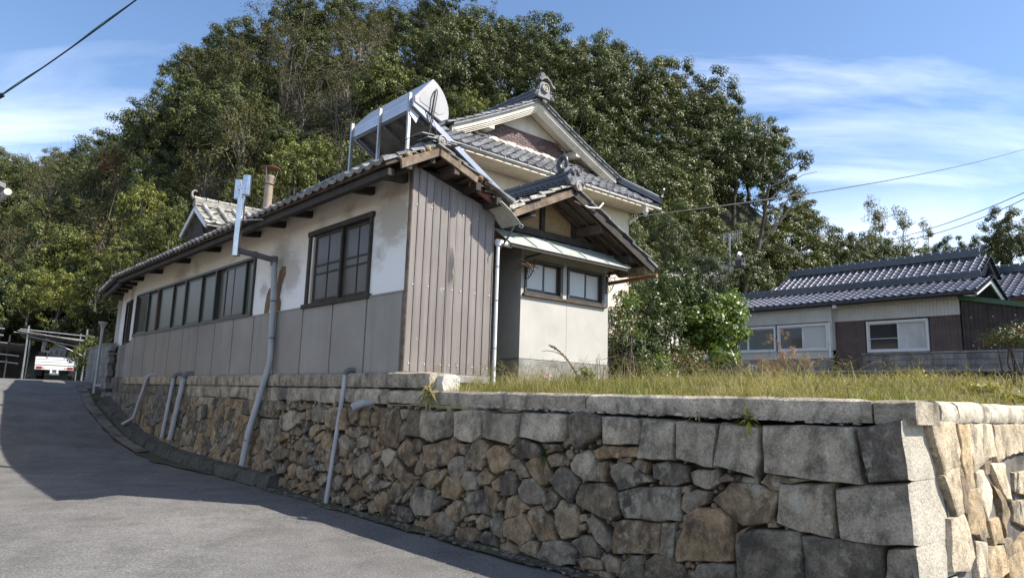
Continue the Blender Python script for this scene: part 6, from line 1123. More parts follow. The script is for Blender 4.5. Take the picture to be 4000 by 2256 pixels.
for k in range(6):
    x0 = -1.35+k*.45; zz = 1.90-.055*k
    part('roof_sheet', MB().hexa([L_(x0, -1.1, zz), L_(x0+.47, -1.1, zz-.055), L_(x0+.47, 1.9, zz-.20), L_(x0, 1.9, zz-.15), L_(x0, -1.1, zz+.02), L_(x0+.47, -1.1, zz-.035), L_(x0+.47, 1.9, zz-.18), L_(x0, 1.9, zz-.13)]), (MAT['corr'], MAT['tarp'], MAT['corr'])[k % 3], cp_)
for k in range(4): part('purlin', MB().bar(L_(-1.35, -.7+.7*k, 1.86-.03*k), L_(1.35, -.7+.7*k, 1.56-.03*k), .05, .06), MAT['timber'], cp_)
# light truck seen from behind
tro = L_(.03, -.62, 0); T_ = frame(tro, -30)
tr = empty('light_truck', tro, 'small white pickup truck with covered load parked under the carport', 'truck')
part('bed', MB().box(-.70, .70, .0, 1.95, .56, .62, T_).box(-.70, -.67, .0, 1.95, .62, .90, T_).box(.67, .70, .0, 1.95, .62, .90, T_), MAT['truckwhite'], tr, bevel=.01)
tg_ = part('tailgate', MB().box(-.70, .70, -.04, .0, .60, .92, T_).box(-.70, .70, -.055, -.04, .72, .74, T_).box(-.70, .70, -.055, -.04, .83, .85, T_), MAT['truckwhite'], tr, bevel=.008)
for x in (-.3, .3): part('latch', MB().box(x-.02, x+.02, -.06, -.04, .88, .94, T_), MAT['galv'], tg_)
part('rear_beam', MB().box(-.69, .69, -.03, .05, .40, .56, T_), MAT['truckwhite'], tr, bevel=.01)
for x in (-.54, .54): part('tail_lamp', MB().box(x-.10, x+.10, -.05, -.03, .44, .53, T_), MAT['redlamp'], tr, bevel=.006)
for x in (-.38, .38): part('reverse_lamp', MB().box(x-.05, x+.05, -.045, -.03, .46, .51, T_), MAT['amberlamp'], tr)
part('bumper', MB().box(-.26, .26, -.06, -.02, .40, .44, T_).box(-.14, -.08, -.06, -.02, .26, .40, T_).box(.08, .14, -.06, -.02, .26, .40, T_), MAT['truckwhite'], tr)
part('number_plate', MB().box(-.17, .17, -.03, -.02, .20, .34, T_), MAT['galv'], tr)
part('chassis', MB().box(-.35, .35, .1, 2.9, .28, .52, T_), MAT['black'], tr)
for x in (-.58, .58):
    for y in (.62, 2.55):
        wl = part('wheel', MB().lathe(T_(x, y, .27), [(.02, -.07), (.17, -.075), (.26, -.06), (.27, -.03), (.27, .03), (.26, .06), (.17, .075), (.02, .07)], 20, T_(1, 0, 0)-T_(0, 0, 0)), MAT['black'], tr, smooth=40)
        part('rim', MB().lathe(T_(x, y, .27), [(.02, -.08), (.15, -.078), (.15, .078), (.02, .08)], 14, T_(1, 0, 0)-T_(0, 0, 0)), MAT['galv'], wl, smooth=40)
part('mudguard', MB().box(-.69, -.46, .3, .32, .18, .5, T_).box(.46, .69, .3, .32, .18, .5, T_), MAT['black'], tr)
g = MB(); pf = [(1.98, .56), (1.98, 1.30), (2.08, 1.72), (2.25, 1.78), (2.75, 1.74), (3.15, 1.15), (3.2, .5)]; g.prism([T_(-.70, y, z) for y, z in pf], T_(1.4, 0, 0)-T_(0, 0, 0)); part('cab', g, MAT['truckwhite'], tr, bevel=.03)
rw = part('rear_window', MB().hexa([T_(-.56, 1.975, 1.28), T_(.56, 1.975, 1.28), T_(.56, 1.985, 1.28), T_(-.56, 1.985, 1.28), T_(-.52, 2.055, 1.66), T_(.52, 2.055, 1.66), T_(.52, 2.07, 1.66), T_(-.52, 2.07, 1.66)]), MAT['pane_dark'], tr)
def stroke(x0, x1, z0, z1): return MB().hexa([T_(x0, 1.955+(z0-1.28)*.2, z0), T_(x1, 1.955+(z0-1.28)*.2, z0), T_(x1, 1.965+(z0-1.28)*.2, z0), T_(x0, 1.965+(z0-1.28)*.2, z0), T_(x0, 1.955+(z1-1.28)*.2, z1), T_(x1, 1.955+(z1-1.28)*.2, z1), T_(x1, 1.965+(z1-1.28)*.2, z1), T_(x0, 1.965+(z1-1.28)*.2, z1)])
for q in ((-.50, -.47, 1.36, 1.58), (-.54, -.47, 1.555, 1.58), (-.43, -.27, 1.555, 1.58), (-.43, -.40, 1.36, 1.555), (-.43, -.27, 1.36, 1.385), (-.36, -.27, 1.45, 1.475), (-.30, -.27, 1.385, 1.45)): part('lettering', stroke(*q), MAT['yellow'], rw)
g = MB()   # tarpaulin: draped grid over a load
nx_, ny_ = 13, 11
for j in range(ny_):
    for i in range(nx_):
        u = i/(nx_-1)*2-1; v = j/(ny_-1)*2-1; e = max(abs(u), abs(v)); h = 1.52-.55*max(0, e-.55)/.45*(.8+.2*math.sin(i*2.1+j*1.3)); g.v.append(T_(.02+u*.36, 1.0+v*.62, h+.02*math.sin(i*1.7)*math.cos(j*1.9)))
g.f = [(j*nx_+i, j*nx_+i+1, (j+1)*nx_+i+1, (j+1)*nx_+i) for j in range(ny_-1) for i in range(nx_-1)]
top('tarpaulin', g, MAT['tarp'], 'crumpled beige tarpaulin covering the load on the truck bed', 'tarpaulin', smooth=50)
top('cargo_crate', MB().box(-.30, .30, .45, 1.45, .62, 1.30, T_).box(-.25, .25, .42, .45, .70, .95, T_), MAT['tankside'], 'grey box under the tarpaulin on the truck bed', 'box', bevel=.01)
top('cargo_box', MB().box(-.64, -.40, .15, .9, .62, 1.12, T_), MAT['darkshed'], 'dark box on the left of the truck bed', 'box', bevel=.01)
top('cargo_box', MB().box(.40, .64, .15, .8, .62, 1.05, T_), MAT['tankside'], 'grey box on the right of the truck bed', 'box', bevel=.01)
so = P(27.6, -2.3, .1); S_ = frame(so, -31)
shd = empty('lean_to_shed', so, 'low collapsing lean-to of poles and grey boards left of the carport', 'shed')
for k in range(5): part('roof_board', MB().hexa([S_(-3+k*.95, -.6, 1.55-.07*k), S_(-2.06+k*.95, -.6, 1.49-.07*k), S_(-2.06+k*.95, 2.5, 1.2-.07*k), S_(-3+k*.95, 2.5, 1.26-.07*k), S_(-3+k*.95, -.6, 1.58-.07*k), S_(-2.06+k*.95, -.6, 1.52-.07*k), S_(-2.06+k*.95, 2.5, 1.23-.07*k), S_(-3+k*.95, 2.5, 1.29-.07*k)]), (MAT['corr'], MAT['block'], MAT['timber_old'])[k % 3], shd)
for a, b_ in (((-4, -.7, 2.12), (1.0, -.7, 1.82)), ((-4, -.7, 1.83), (1.0, -.7, 1.55)), ((-4, -.6, 1.2), (1.6, -.6, .75)), ((-3.5, -.5, .95), (1.6, -.5, .45))): part('rail', MB().tube([S_(*a), S_(*b_)], .03, 8), MAT['galv'], shd, smooth=50)
for x in (-3, -.8, 1.2): part('pole', MB().tube([S_(x, -.6, -.3), S_(x, -.6, 1.7-.1*x)], .03, 8), MAT['timber'], shd)
part('back_board', MB().box(-3, 1.5, 2.2, 2.25, -.2, 1.2, S_), MAT['darkshed'], shd)
# eave corner of the house across the road, at the left edge of view
def px(x, y, d):      # a point d metres in front of the viewer's position, used to read positions off the photograph
    v = cf+cr*((x-1288)/1717.)-cu*((y-726.5)/1717.); k = d/v[1]; return Vector((v[0]*k, v[1]*k, v[2]*k+EYE))
tipv = px(20, 482, 11.5); H_0 = frame((0, 0, 0), -46); ho = tipv-H_0(.02, -2, 3.05); H_ = frame(ho, -46)
lh = empty('opposite_house', ho, 'corner of a tiled house across the road, only its eave tip in view', 'house')
part('wall', MB().box(-8, -.42, -1.5, 7, -2.4, 2.95, H_), MAT['whiteplaster'], lh)
part('roof', MB().hexa([H_(-4, -2, 4.4), H_(-.02, -2, 3.10), H_(-.02, 7.5, 3.10), H_(-4, 7.5, 4.4), H_(-4, -2, 4.5), H_(-.02, -2, 3.18), H_(-.02, 7.5, 3.18), H_(-4, 7.5, 4.5)]), MAT['tile'], lh)
part('gutter', MB().tube([H_(.02, -2, 3.05), H_(.02, 7.5, 3.05)], .06, 10), MAT['gutter'], lh, smooth=50)
for k in range(4): part('soffit_rib', MB().box(-.4, -.06, -1.9+k*.35, -1.85+k*.35, 2.9, 3.0, H_), MAT['timber'], lh)

# ================================================================== neighbour's houses on the right
TN = 21.2
nh = empty('neighbour_house', P(3.5, TN+1, 1.1), 'single-storey house with grey-blue tile roof and two white sliding windows', 'house')
Wa = (4.06, 8.6, 1.90, 2.84); Wb = (.80, 2.80, 1.79, 2.82)
g = MB(); wall_holes(g, 4.0, 10, 1.0, 1.55, [], TN-.25, TN-.1); part('grey_base', g, MAT['concrete'], nh)
part('white_band', wall_holes(MB(), 3.98, 10, 1.56, 1.86, [], TN-.27, TN-.1), MAT['white_corr'], nh); 
# ribbed boards: upper white and lower brown, built as ribs
def ribbed(s0, s1, z0, z1, t0, step, mat, nm, parent, proud=.012):
    g = MB(); g.box(s0, s1, t0, t0+.05, z0, z1); n = int((s1-s0)/step)
    for i in range(n): g.box(s0+step*i+step*.12, s0+step*i+step*.78, t0-proud, t0+.001, z0+.002, z1-.002)
    return part(nm, g, mat, parent)
ribbed(-.16, 3.92, 2.92, 3.55, TN, .11, MAT['white_corr'], 'upper_cladding', nh); ribbed(3.98, 10, 2.92, 3.55, TN-.26, .11, MAT['white_corr'], 'upper_cladding', nh)
part('upper_cladding', MB().box(3.92, 3.98, TN-.26, TN+.05, 1.86, 3.55), MAT['white_corr'], nh)
ribbed(2.86, 3.92, 1.05, 2.90, TN, .11, MAT['brown_corr'], 'lower_cladding', nh, .008); ribbed(-.16, .76, 1.70, 2.90, TN, .11, MAT['brown_corr'], 'lower_cladding', nh, .008)
part('band_trim', MB().box(-.16, 3.95, TN-.03, TN+.02, 2.895, 2.925).box(3.98, 10, TN-.29, TN-.2, 2.88, 2.925), MAT['brown_corr'], nh)
part('inner_wall', MB().box(-.1, 10, TN+.5, TN+.6, 1.0, 3.5).box(.76, 2.86, TN+.02, TN+.10, 1.2, 1.79), MAT['crate'], nh)
def nwin(s0, s1, z0, z1, t0, split, panes, rail=None):
    g = MB().box(s0, s1, t0-.04, t0+.08, z0-.05, z0+.03).box(s0, s1, t0-.04, t0+.08, z1-.05, z1+.04).box(s0, s0+.07, t0-.04, t0+.08, z0+.03, z1-.05).box(s1-.07, s1, t0-.04, t0+.08, z0+.03, z1-.05)
    f = part('window', g, MAT['alu_white'], nh, bevel=.006)
    ed = [s0+.07]+list(split)+[s1-.07]
    for i in range(len(ed)-1):
        d = .01 if i % 2 else .04; h = MB().box(ed[i], ed[i+1], t0+d, t0+d+.03, z0+.03, z0+.065).box(ed[i], ed[i+1], t0+d, t0+d+.03, z1-.08, z1-.05).box(ed[i], ed[i]+.035, t0+d, t0+d+.03, z0+.065, z1-.08).box(ed[i+1]-.035, ed[i+1], t0+d, t0+d+.03, z0+.065, z1-.08)
        if rail == i: h.box(ed[i], ed[i+1], t0+d+.004, t0+d+.026, (z0+z1)/2-.08, (z0+z1)/2-.06)
        sx = part('sash', h, MAT['alu_white'], f); part('pane', MB().box(ed[i]+.02, ed[i+1]-.02, t0+d+.012, t0+d+.018, z0+.05, z1-.06), MAT[panes[i]], sx)
    return f
wb = nwin(*Wb, TN-.02, ((Wb[0]+Wb[1])/2-.05,), ('curtain', 'pane_dark'), 1)
nwin(4.06, 6.02, *Wa[2:], TN-.28, (5.02,), ('pane_pale', 'pane_dark')); nwin(6.10, 8.6, *Wa[2:], TN-.28, (7.3,), ('pane_dark', 'pane_dark'))
part('corner_post', MB().box(3.97, 4.05, TN-.31, TN-.20, 1.56, 2.90), MAT['alu_white'], nh)
# block footing under the right window
fo = part('block_footing', MB().box(-3, 2.98, TN-.02, TN+.1, 1.0, 1.68), MAT['mortar'], nh)
b1_ = MB().box(.004, .396, -.01, .1, .004, .186, lambda a, b, c: dL*a+dR*b+ZV*c).mesh('footing_block'); b1_.materials.append(MAT['block'])
for r in range(3):
    for c in range(14):
        s_ = -2.7+c*.4+(.2 if r % 2 else 0)
        if s_+.4 < 3.0: inst('block', b1_, Matrix.Translation(P(s_, TN-.05, 1.06+.195*r)), fo)
part('footing_cap', MB().box(-3, 3.0, TN-.08, TN+.1, 1.66, 1.72), MAT['concrete'], nh)
for k in range(3): part('vent_pipe', MB().tube([P(6.9+.15*k, TN-.4, 1.0), P(6.9+.15*k, TN-.4, 1.32), P(6.9+.15*k, TN-.3, 1.34)], .05, 8), MAT['pvc_white'], nh, smooth=40)
RZ1, RT1 = 4.24, 22.25; ne = P(-.85, 20.62, 3.60); nup = P(0, RT1, RZ1)-P(0, 20.62, 3.60)
nr = part('roof', MB().hexa([P(-.80, 20.66, 3.56), P(9.2, 20.66, 3.56), P(9.2, RT1, RZ1-.06), P(-.80, RT1, RZ1-.06), P(-.80, 20.66, 3.60), P(9.2, 20.66, 3.60), P(9.2, RT1, RZ1), P(-.80, RT1, RZ1)]).hexa([P(-.80, RT1+.002, RZ1-.06), P(9.2, RT1+.002, RZ1-.06), P(9.2, 23.8, 3.6), P(-.80, 23.8, 3.6), P(-.80, RT1+.002, RZ1), P(9.2, RT1+.002, RZ1), P(9.2, 23.8, 3.66), P(-.80, 23.8, 3.66)]), MAT['tile_blue_dark'], nh)
tiles(nr, ne, dL, nup, 37, 6, w=.27, exp=nup.length/6.2, kind='blue', jit=.006, lift=.02)
g = MB(); ridge_pts(g, P(-.55, RT1, RZ1+.02), P(9.2, RT1, RZ1+.02), .26, 5, .045, .02); rg = part('ridge', g, MAT['tile_blue_dark'], nr); caps(rg, P(-.55, RT1, RZ1+.25), P(9.2, RT1, RZ1+.25), 'blue', .32)
def vtiles(parent, s_, t0, z0, t1, z1, n):
    a = P(s_, t0, z0); b = P(s_, t1, z1); d = (b-a)/n; u = d.normalized()
    for i in range(n): inst('verge_tile', CAP['blue'], mtx(a+d*i, u, (-dL-u*(-dL).dot(u)).normalized(), u.cross((-dL-u*(-dL).dot(u)).normalized())), parent)
vtiles(nr, -.86, 20.6, 3.62, RT1, RZ1+.03, 8); vtiles(nr, -.86, 23.8, 3.62, RT1, RZ1+.03, 8)
g = MB()
for k in range(4): g.tube([P(-.6-.03*k, RT1, RZ1+.1+.09*k), P(-.66-.03*k, RT1, RZ1+.16+.09*k)], .06, 8)
part('ridge_ornament', g, MAT['tile_blue'], nr, smooth=50)
for q in (1, -1): part('barge_board', MB().bar(P(-.80, RT1, RZ1-.10), P(-.80, RT1+q*1.55, RZ1-.10-1.55*.385), .05, .16), MAT['alu_white'], nr)
part('gable', MB().prism([P(-.16, 20.9, 3.5), P(-.16, 23.6, 3.5), P(-.16, RT1, 4.05)], dL*.1), MAT['whiteplaster'], nh)
part('gutter', MB().tube([P(-.8, 20.55, 3.52), P(9.2, 20.55, 3.46)], .055, 8), MAT['black'], nr, smooth=50)
part('downpipe_box', MB().box(3.55, 3.68, 20.5, 20.62, 3.34, 3.46), MAT['gutter'], nr)
# house behind it
n2 = empty('rear_neighbour_house', P(4, 25.5, 1.2), 'taller house behind, its grey-blue tile roof rising above the front ridge', 'house')
part('wall', MB().box(.6, 8, 24.2, 26.8, 1.0, 4.7), MAT['whiteplaster'], n2)
R2Z, R2T = 5.62, 25.5; e2 = P(.05, 23.7, 4.42); up2_ = P(0, R2T, R2Z)-P(0, 23.7, 4.42)
r2_ = part('roof', MB().hexa([P(.05, 23.7, 4.36), P(8.4, 23.7, 4.36), P(7.75, R2T, R2Z-.06), P(.05, R2T, R2Z-.06), P(.05, 23.7, 4.41), P(8.4, 23.7, 4.41), P(7.75, R2T, R2Z), P(.05, R2T, R2Z)]).hexa([P(.05, R2T+.002, R2Z-.06), P(7.75, R2T+.002, R2Z-.06), P(8.4, 27.3, 4.36), P(.05, 27.3, 4.36), P(.05, R2T+.002, R2Z), P(7.75, R2T+.002, R2Z), P(8.4, 27.3, 4.42), P(.05, 27.3, 4.42)]), MAT['tile_blue_dark'], n2)
tiles(r2_, e2, dL, up2_, 31, 8, w=.27, exp=up2_.length/8.2, kind='blue', jit=.006, lift=.02, skip=lambda c, r: c > 30-r*.28)
g = MB(); ridge_pts(g, P(.3, R2T, R2Z+.02), P(7.8, R2T, R2Z+.02), .26, 6, .045, .02); rg = part('ridge', g, MAT['tile_blue_dark'], r2_); caps(rg, P(.3, R2T, R2Z+.30), P(7.8, R2T, R2Z+.30), 'blue', .32)
vtiles(r2_, .0, 23.7, 4.44, R2T, R2Z+.03, 8); vtiles(r2_, .0, 27.3, 4.44, R2T, R2Z+.03, 8)
part('gable', MB().prism([P(.55, 24.2, 4.4), P(.55, 26.8, 4.4), P(.55, R2T, 5.3)], dL*.1), MAT['timber_mid'], n2)
for q in (1, -1): part('barge_board', MB().bar(P(.08, R2T, R2Z-.08), P(.08, R2T+q*1.75, R2Z-.08-1.75*.66), .05, .12), MAT['timber_old'], r2_)
g = MB()
for k in range(4): g.tube([P(.28-.03*k, R2T, R2Z+.12+.09*k), P(.22-.03*k, R2T, R2Z+.18+.09*k)], .06, 8)
part('ridge_ornament', g, MAT['tile_blue'], r2_, smooth=50)
# third house at the right edge
n3 = empty('right_edge_house', P(-2.5, 27, 1.2), 'house at the right edge with apricot plaster below a grey-blue tile roof', 'house')
R3Z, R3T = 5.20, 27.4; e3 = P(-5.4, 24.9, 3.9); up3 = P(0, R3T, R3Z)-P(0, 24.9, 3.9)
part('wall', MB().box(-5, .2, 25.6, 29, 1.0, 4.2), MAT['apricot'], n3)
for s_ in (-1.2, -.4, -2.0, -2.8, -3.6): part('wall_post', MB().box(s_-.05, s_+.05, 25.56, 25.6, 1.2, 4.15), MAT['timber_mid'], n3)
r3_ = part('roof', MB().hexa([P(-5.4, 24.9, 3.84), P(.5, 24.9, 3.84), P(.5, R3T, R3Z-.06), P(-5.4, R3T, R3Z-.06), P(-5.4, 24.9, 3.89), P(.5, 24.9, 3.89), P(.5, R3T, R3Z), P(-5.4, R3T, R3Z)]), MAT['tile_blue_dark'], n3)
tiles(r3_, e3, dL, up3, 22, 11, w=.27, exp=up3.length/11.2, kind='blue', jit=.006, lift=.02)
g = MB(); ridge_pts(g, P(-5.4, R3T, R3Z+.02), P(.5, R3T, R3Z+.02), .26, 6, .045, .02); rg = part('ridge', g, MAT['tile_blue_dark'], r3_); caps(rg, P(-5.4, R3T, R3Z+.30), P(.5, R3T, R3Z+.30), 'blue', .32)
# dark corrugated shed with green eave
ds = empty('corrugated_shed', P(-2.6, TN, 1.7), 'dark ribbed lean-to shed with green roof edge beside the neighbour house', 'shed')
g = MB()
def slz(s): return 3.50-(-.2-s)*.22
for i in range(88):
    a = -.22-i*.065; g.hexa([P(a, TN-.06+(.02 if i % 2 else 0), 1.70), P(a-.062, TN-.06+(.02 if i % 2 else 0), 1.70), P(a-.062, TN+.05, 1.70), P(a, TN+.05, 1.70), P(a, TN-.06+(.02 if i % 2 else 0), slz(a)-.10), P(a-.062, TN-.06+(.02 if i % 2 else 0), slz(a-.06)-.10), P(a-.062, TN+.05, slz(a-.06)-.10), P(a, TN+.05, slz(a)-.10)])
part('ribbed_wall', g, MAT['darkshed'], ds)
part('green_edge', MB().hexa([P(-5.9, TN-.18, slz(-5.9)-.10), P(-.18, TN-.18, slz(-.18)-.10), P(-.18, TN+2, slz(-.18)-.06), P(-5.9, TN+2, slz(-5.9)-.06), P(-5.9, TN-.18, slz(-5.9)+.06), P(-.18, TN-.18, slz(-.18)+.06), P(-.18, TN+2, slz(-.18)+.08), P(-5.9, TN+2, slz(-5.9)+.08)]), MAT['greenpaint'], ds)
for z_ in (1.86, 2.78):
    for i in range(8): part('fixing', MB().box(-.5-.6*i, -.47-.6*i, TN-.075, TN-.06, z_, z_+.03), MAT['pvc_white'], ds)
# terrace wall in front of the neighbours
tw = empty('terrace_wall', P(2, 20.3, .3), 'dark weathered terrace wall below the neighbour house', 'wall')
part('face', MB().box(-8, 10, 20.25, 20.5, .0, .97), MAT['kerb'], tw, bevel=.02); part('cap', MB().box(-8, 10, 20.18, 20.5, .98, 1.06), MAT['concrete'], tw, bevel=.015)
top('terrace', MB().box(-9, 14, 20.5, 34, -.5, 1.04), MAT['soil'], kind='structure')
# garden house half hidden by shrubs
gh = empty('garden_house', P(4.5, 12, .2), 'low tiled garden house with white wall, half hidden by shrubs', 'house')
part('wall', MB().box(6.4, 8.0, 12.2, 15, .0, 3.0), MAT['whiteplaster'], gh)
gr = part('roof', MB().hexa([P(2.3, 11.3, 3.0), P(8.5, 11.3, 3.0), P(7.6, 12.9, 3.62), P(3.0, 12.9, 3.62), P(2.3, 11.3, 3.06), P(8.5, 11.3, 3.06), P(7.6, 12.9, 3.68), P(3.0, 12.9, 3.68)]), MAT['tile'], gh)
gup = P(0, 12.9, 3.68)-P(0, 11.3, 3.06); tiles(gr, P(2.35, 11.25, 3.06), dL, gup, 24, 7, kind='plain', jit=.02, skip=lambda c, r: c < r*.45)
for k in range(20): part('roll_tile', MB().tube([P(2.62+.24*k, 11.2, 3.12), P(max(2.62+.24*k, 3.0), 12.8, 3.74)], .05, 7), MAT['tile'], gr, smooth=50)
g = MB(); ridge_pts(g, P(2.45, 11.5, 3.16), P(3.1, 12.9, 3.70), .22, 4, .04, .02); part('hip_ridge', g, MAT['tile_dark'], gr)
g = MB(); ridge_pts(g, P(2.7, 12.9, 3.70), P(7.6, 12.9, 3.70), .24, 4, .045, .02); part('ridge', g, MAT['tile_dark'], gr)
g = MB()
for k in range(3): g.tube([P(2.62, 12.6, 3.72)+(-dL)*(.02*k)+dR*(.17-.03*k)*math.cos(a)+ZV*(.14+(.16-.03*k)*math.sin(a)) for a in np.linspace(-.6, 3.6, 10)], .03, 6)
part('ridge_scroll', g, MAT['tile_dark'], gr, smooth=50)
part('gutter', MB().tube([P(2.3, 11.15, 3.0), P(8, 11.15, 2.96)], .05, 8), MAT['gutter'], gr, smooth=50)
an = empty('tv_antenna', P(2.7, 12.2, 3.5), 'television aerial on a thin mast above the garden house roof', 'antenna')
part('mast', MB().tube([P(2.7, 12.2, 3.3), P(2.7, 12.2, 4.50)], .016, 6), MAT['galv'], an)
part('boom', MB().tube([P(2.95, 12.25, 4.42), P(2.25, 12.1, 4.44)], .012, 5), MAT['galv'], an)
for k in range(11): part('element', MB().tube([P(2.92-.062*k, 12.24-.012*k, 4.42-.14), P(2.92-.062*k, 12.24-.012*k, 4.42+.14)], .006, 4), MAT['galv'], an)
part('guy_wire', MB().tube([P(2.7, 12.2, 4.2), P(3.3, 12.6, 3.3)], .008, 4), MAT['gutter'], an)

# ================================================================== overhead cables
def cable(nm, pts, r, mat, label, sag=0, n=24):
    a, b = Vector(pts[0]), Vector(pts[-1]); q = [a.lerp(b, k/n)-ZV*(sag*4*(k/n)*(1-k/n)) for k in range(n+1)]
    e = empty(nm, a, label, 'cable'); part('wire', MB().tube(q, r, 6), mat, e, smooth=60); return e, q
e, q = cable('service_cable', [px(-160, 340, 14), px(560, -170, 9.5)], .014, MAT['cable'], 'black cable with teal wire lashed along it, crossing the top left sky', .18)
part('teal_wire', MB().tube([p+Vector((0, 0, .022*math.sin(i*.9)+.02)) for i, p in enumerate(q)], .008, 5), MAT['teal'], e, smooth=60)
part('splice_sleeve', MB().tube(q[4:7], .030, 8), MAT['cable'], e, smooth=60); c = q[7]; part('clamp', MB().tube([c-Vector((.05, 0, .03)), c+Vector((.05, 0, .03))], .045, 6), MAT['black'], e)
cable('overhead_cable', [px(1600, 545, 13.5), px(1950, 500, 20), px(2640, 355, 34)], .014, MAT['cable'], 'black overhead cable running from the house up to the right edge', .35)
cable('overhead_cable', [px(2230, 605, 45), px(2640, 455, 34)], .02, MAT['cable'], 'upper of two thin cables above the neighbour roofs at far right', .3)
cable('overhead_cable', [px(2230, 612, 45), px(2640, 468, 34)], .02, MAT['cable'], 'lower of two thin cables above the neighbour roofs at far right', .5)
cable('overhead_cable', [px(2280, 625, 50), px(2640, 592, 44)], .02, MAT['cable'], 'nearly level thin cable just above the rear neighbour roof', .3)
# ================================================================== vegetation
def arr_mesh(name, V, F, mat, smooth=False):
    me = bpy.data.meshes.new(name); V = np.asarray(V, np.float32); F = np.asarray(F, np.int32); k = F.shape[1]
    me.vertices.add(len(V)); me.vertices.foreach_set('co', V.ravel()); me.loops.add(F.size); me.loops.foreach_set('vertex_index', F.ravel())
    me.polygons.add(len(F)); me.polygons.foreach_set('loop_start', np.arange(0, F.size, k, dtype=np.int32)); me.update(calc_edges=True)
    me.materials.append(mat); return me
def unit(v): return v/np.maximum(np.linalg.norm(v, axis=-1, keepdims=True), 1e-6)
def leaves(rng, C, Nrm, per, cr_, leaf, asp=.5, droop=.0, up=.35):
    """leaf quads scattered round clump centres C; faces lean to the clump's outward normal"""
    n = len(C)*per; c = np.repeat(C, per, 0); nn = np.repeat(Nrm, per, 0)
    off = unit(rng.normal(size=(n, 3)))*(cr_*1.45*rng.uniform(.35, 1.1, (n, 1))**.7)*np.repeat(rng.uniform(.6, 1.25, (len(C), 1)), per, 0); off[:, 2] *= .75; p = c+off
    nrm = unit(nn*.35+unit(off)*1.0+rng.normal(size=(n, 3))*.38+np.array([0, 0, up]))
    a = unit(np.cross(nrm, rng.normal(size=(n, 3)))); a[:, 2] -= droop; a = unit(a); b = unit(np.cross(nrm, a))
    L = leaf*rng.uniform(.6, 1.25, (n, 1)); Wd = L*asp
    V = np.stack([p-a*L*.5, p+b*Wd*.5+nrm*L*.06, p+a*L*.5, p-b*Wd*.5+nrm*L*.06], 1).reshape(-1, 3)
    return V, np.arange(n*4).reshape(-1, 4)
def crown_mesh(name, seed, mat, H=8., R_=2.8, rz=2.9, cz=5., clumps=60, per=110, leaf=.2, cr_=.42, asp=.5, fill=.35, low=-.75, droop=0.):
    rng = np.random.default_rng(seed); d = unit(rng.normal(size=(clumps*3, 3))); d = d[d[:, 2] > low][:clumps]
    lob = 1+.22*np.sin(d[:, 0]*3.1+seed)*np.cos(d[:, 1]*2.7+seed*2)+.12*rng.normal(size=len(d))
    rr = np.where(rng.random(len(d)) < fill, rng.uniform(.35, .8, len(d)), rng.uniform(.85, 1.0, len(d)))*lob
    C = d*rr[:, None]*np.array([R_, R_, rz])+np.array([0, 0, cz])
    V, F = leaves(rng, C, d, per, cr_, leaf, asp, droop); return arr_mesh(name, V, F, mat), C
def limb(g, a, b, r0, r1, rng, n=5, wob=.12, sides=6):
    a = Vector(a); b = Vector(b); L = (b-a).length; pts = []
    for k in range(n+1):
        u = k/n; pts.append(a.lerp(b, u)+Vector(tuple(rng.normal(size=3)*wob*L*.18*math.sin(math.pi*u)))+ZV*(.06*L*math.sin(math.pi*u)))
    g.tube(pts, [r0+(r1-r0)*k/n for k in range(n+1)], sides, cap=False); return pts
def trunk_mesh(name, seed, mat, C, H, r=.16, limbs=9, sub=0):
    rng = np.random.default_rng(seed+500); g = MB(); tp = limb(g, (0, 0, -.6), (rng.normal()*.25, rng.normal()*.25, H*.72), r, r*.35, rng, 7, .10, 8)
    idx = rng.permutation(len(C))[:limbs]
    for i in idx:
        base = tp[int(rng.integers(2, 7))]; q = limb(g, base, C[i], r*.38, r*.08, rng, 4, .3, 5)
        for _ in range(sub): e = Vector(C[i])+Vector(tuple(rng.normal(size=3)*.7)); limb(g, q[int(rng.integers(1, 4))], e, r*.12, r*.03, rng, 3, .3, 4)
    me = g.mesh(name, fix=False); me.materials.append(mat); return me
KIND = {}
for k in range(5):
    me, C = crown_mesh('evergreen_crown_%d' % k, 40+k, MAT['leaf_ever'], R_=2.5+.15*k, rz=2.9, cz=4.6, clumps=110, per=170, leaf=.165, cr_=.36)
    KIND.setdefault('ever', []).append((me, trunk_mesh('evergreen_trunk_%d' % k, k, MAT['bark'], C, 8)))
for k in range(4):
    me, C = crown_mesh('thin_crown_%d' % k, 80+k, MAT['leaf_decid'], R_=2.3, rz=3.3, cz=5.0, clumps=64, per=46, leaf=.16, cr_=.45, fill=.5)
    KIND.setdefault('decid', []).append((me, trunk_mesh('pale_trunk_%d' % k, 20+k, MAT['bark_pale'], C, 8.5, .11, 24, 2)))
for k in range(3):
    me, C = crown_mesh('vine_crown_%d' % k, 120+k, MAT['leaf_vine'], R_=1.7, rz=1.7, cz=2.3, clumps=80, per=110, leaf=.115, cr_=.25, asp=.85, low=-.9)
    KIND.setdefault('vine', []).append((me, trunk_mesh('vine_trunk_%d' % k, 50+k, MAT['bark'], C, 4, .09)))
me, C = crown_mesh('red_crown', 150, MAT['leaf_red'], R_=1.5, rz=1.3, cz=3.6, clumps=40, per=60, leaf=.15, cr_=.3); KIND['red'] = [(me, trunk_mesh('red_trunk', 61, MAT['bark'], C, 5, .09, 14, 1))]
me, C = crown_mesh('bamboo_crown', 160, MAT['leaf_bamboo'], R_=.9, rz=3.4, cz=5.2, clumps=46, per=50, leaf=.26, cr_=.35, asp=.22, droop=.5); KIND['bamboo'] = [(me, trunk_mesh('bamboo_culm', 62, MAT['leaf_bamboo'], C, 10.5, .05, 12))]
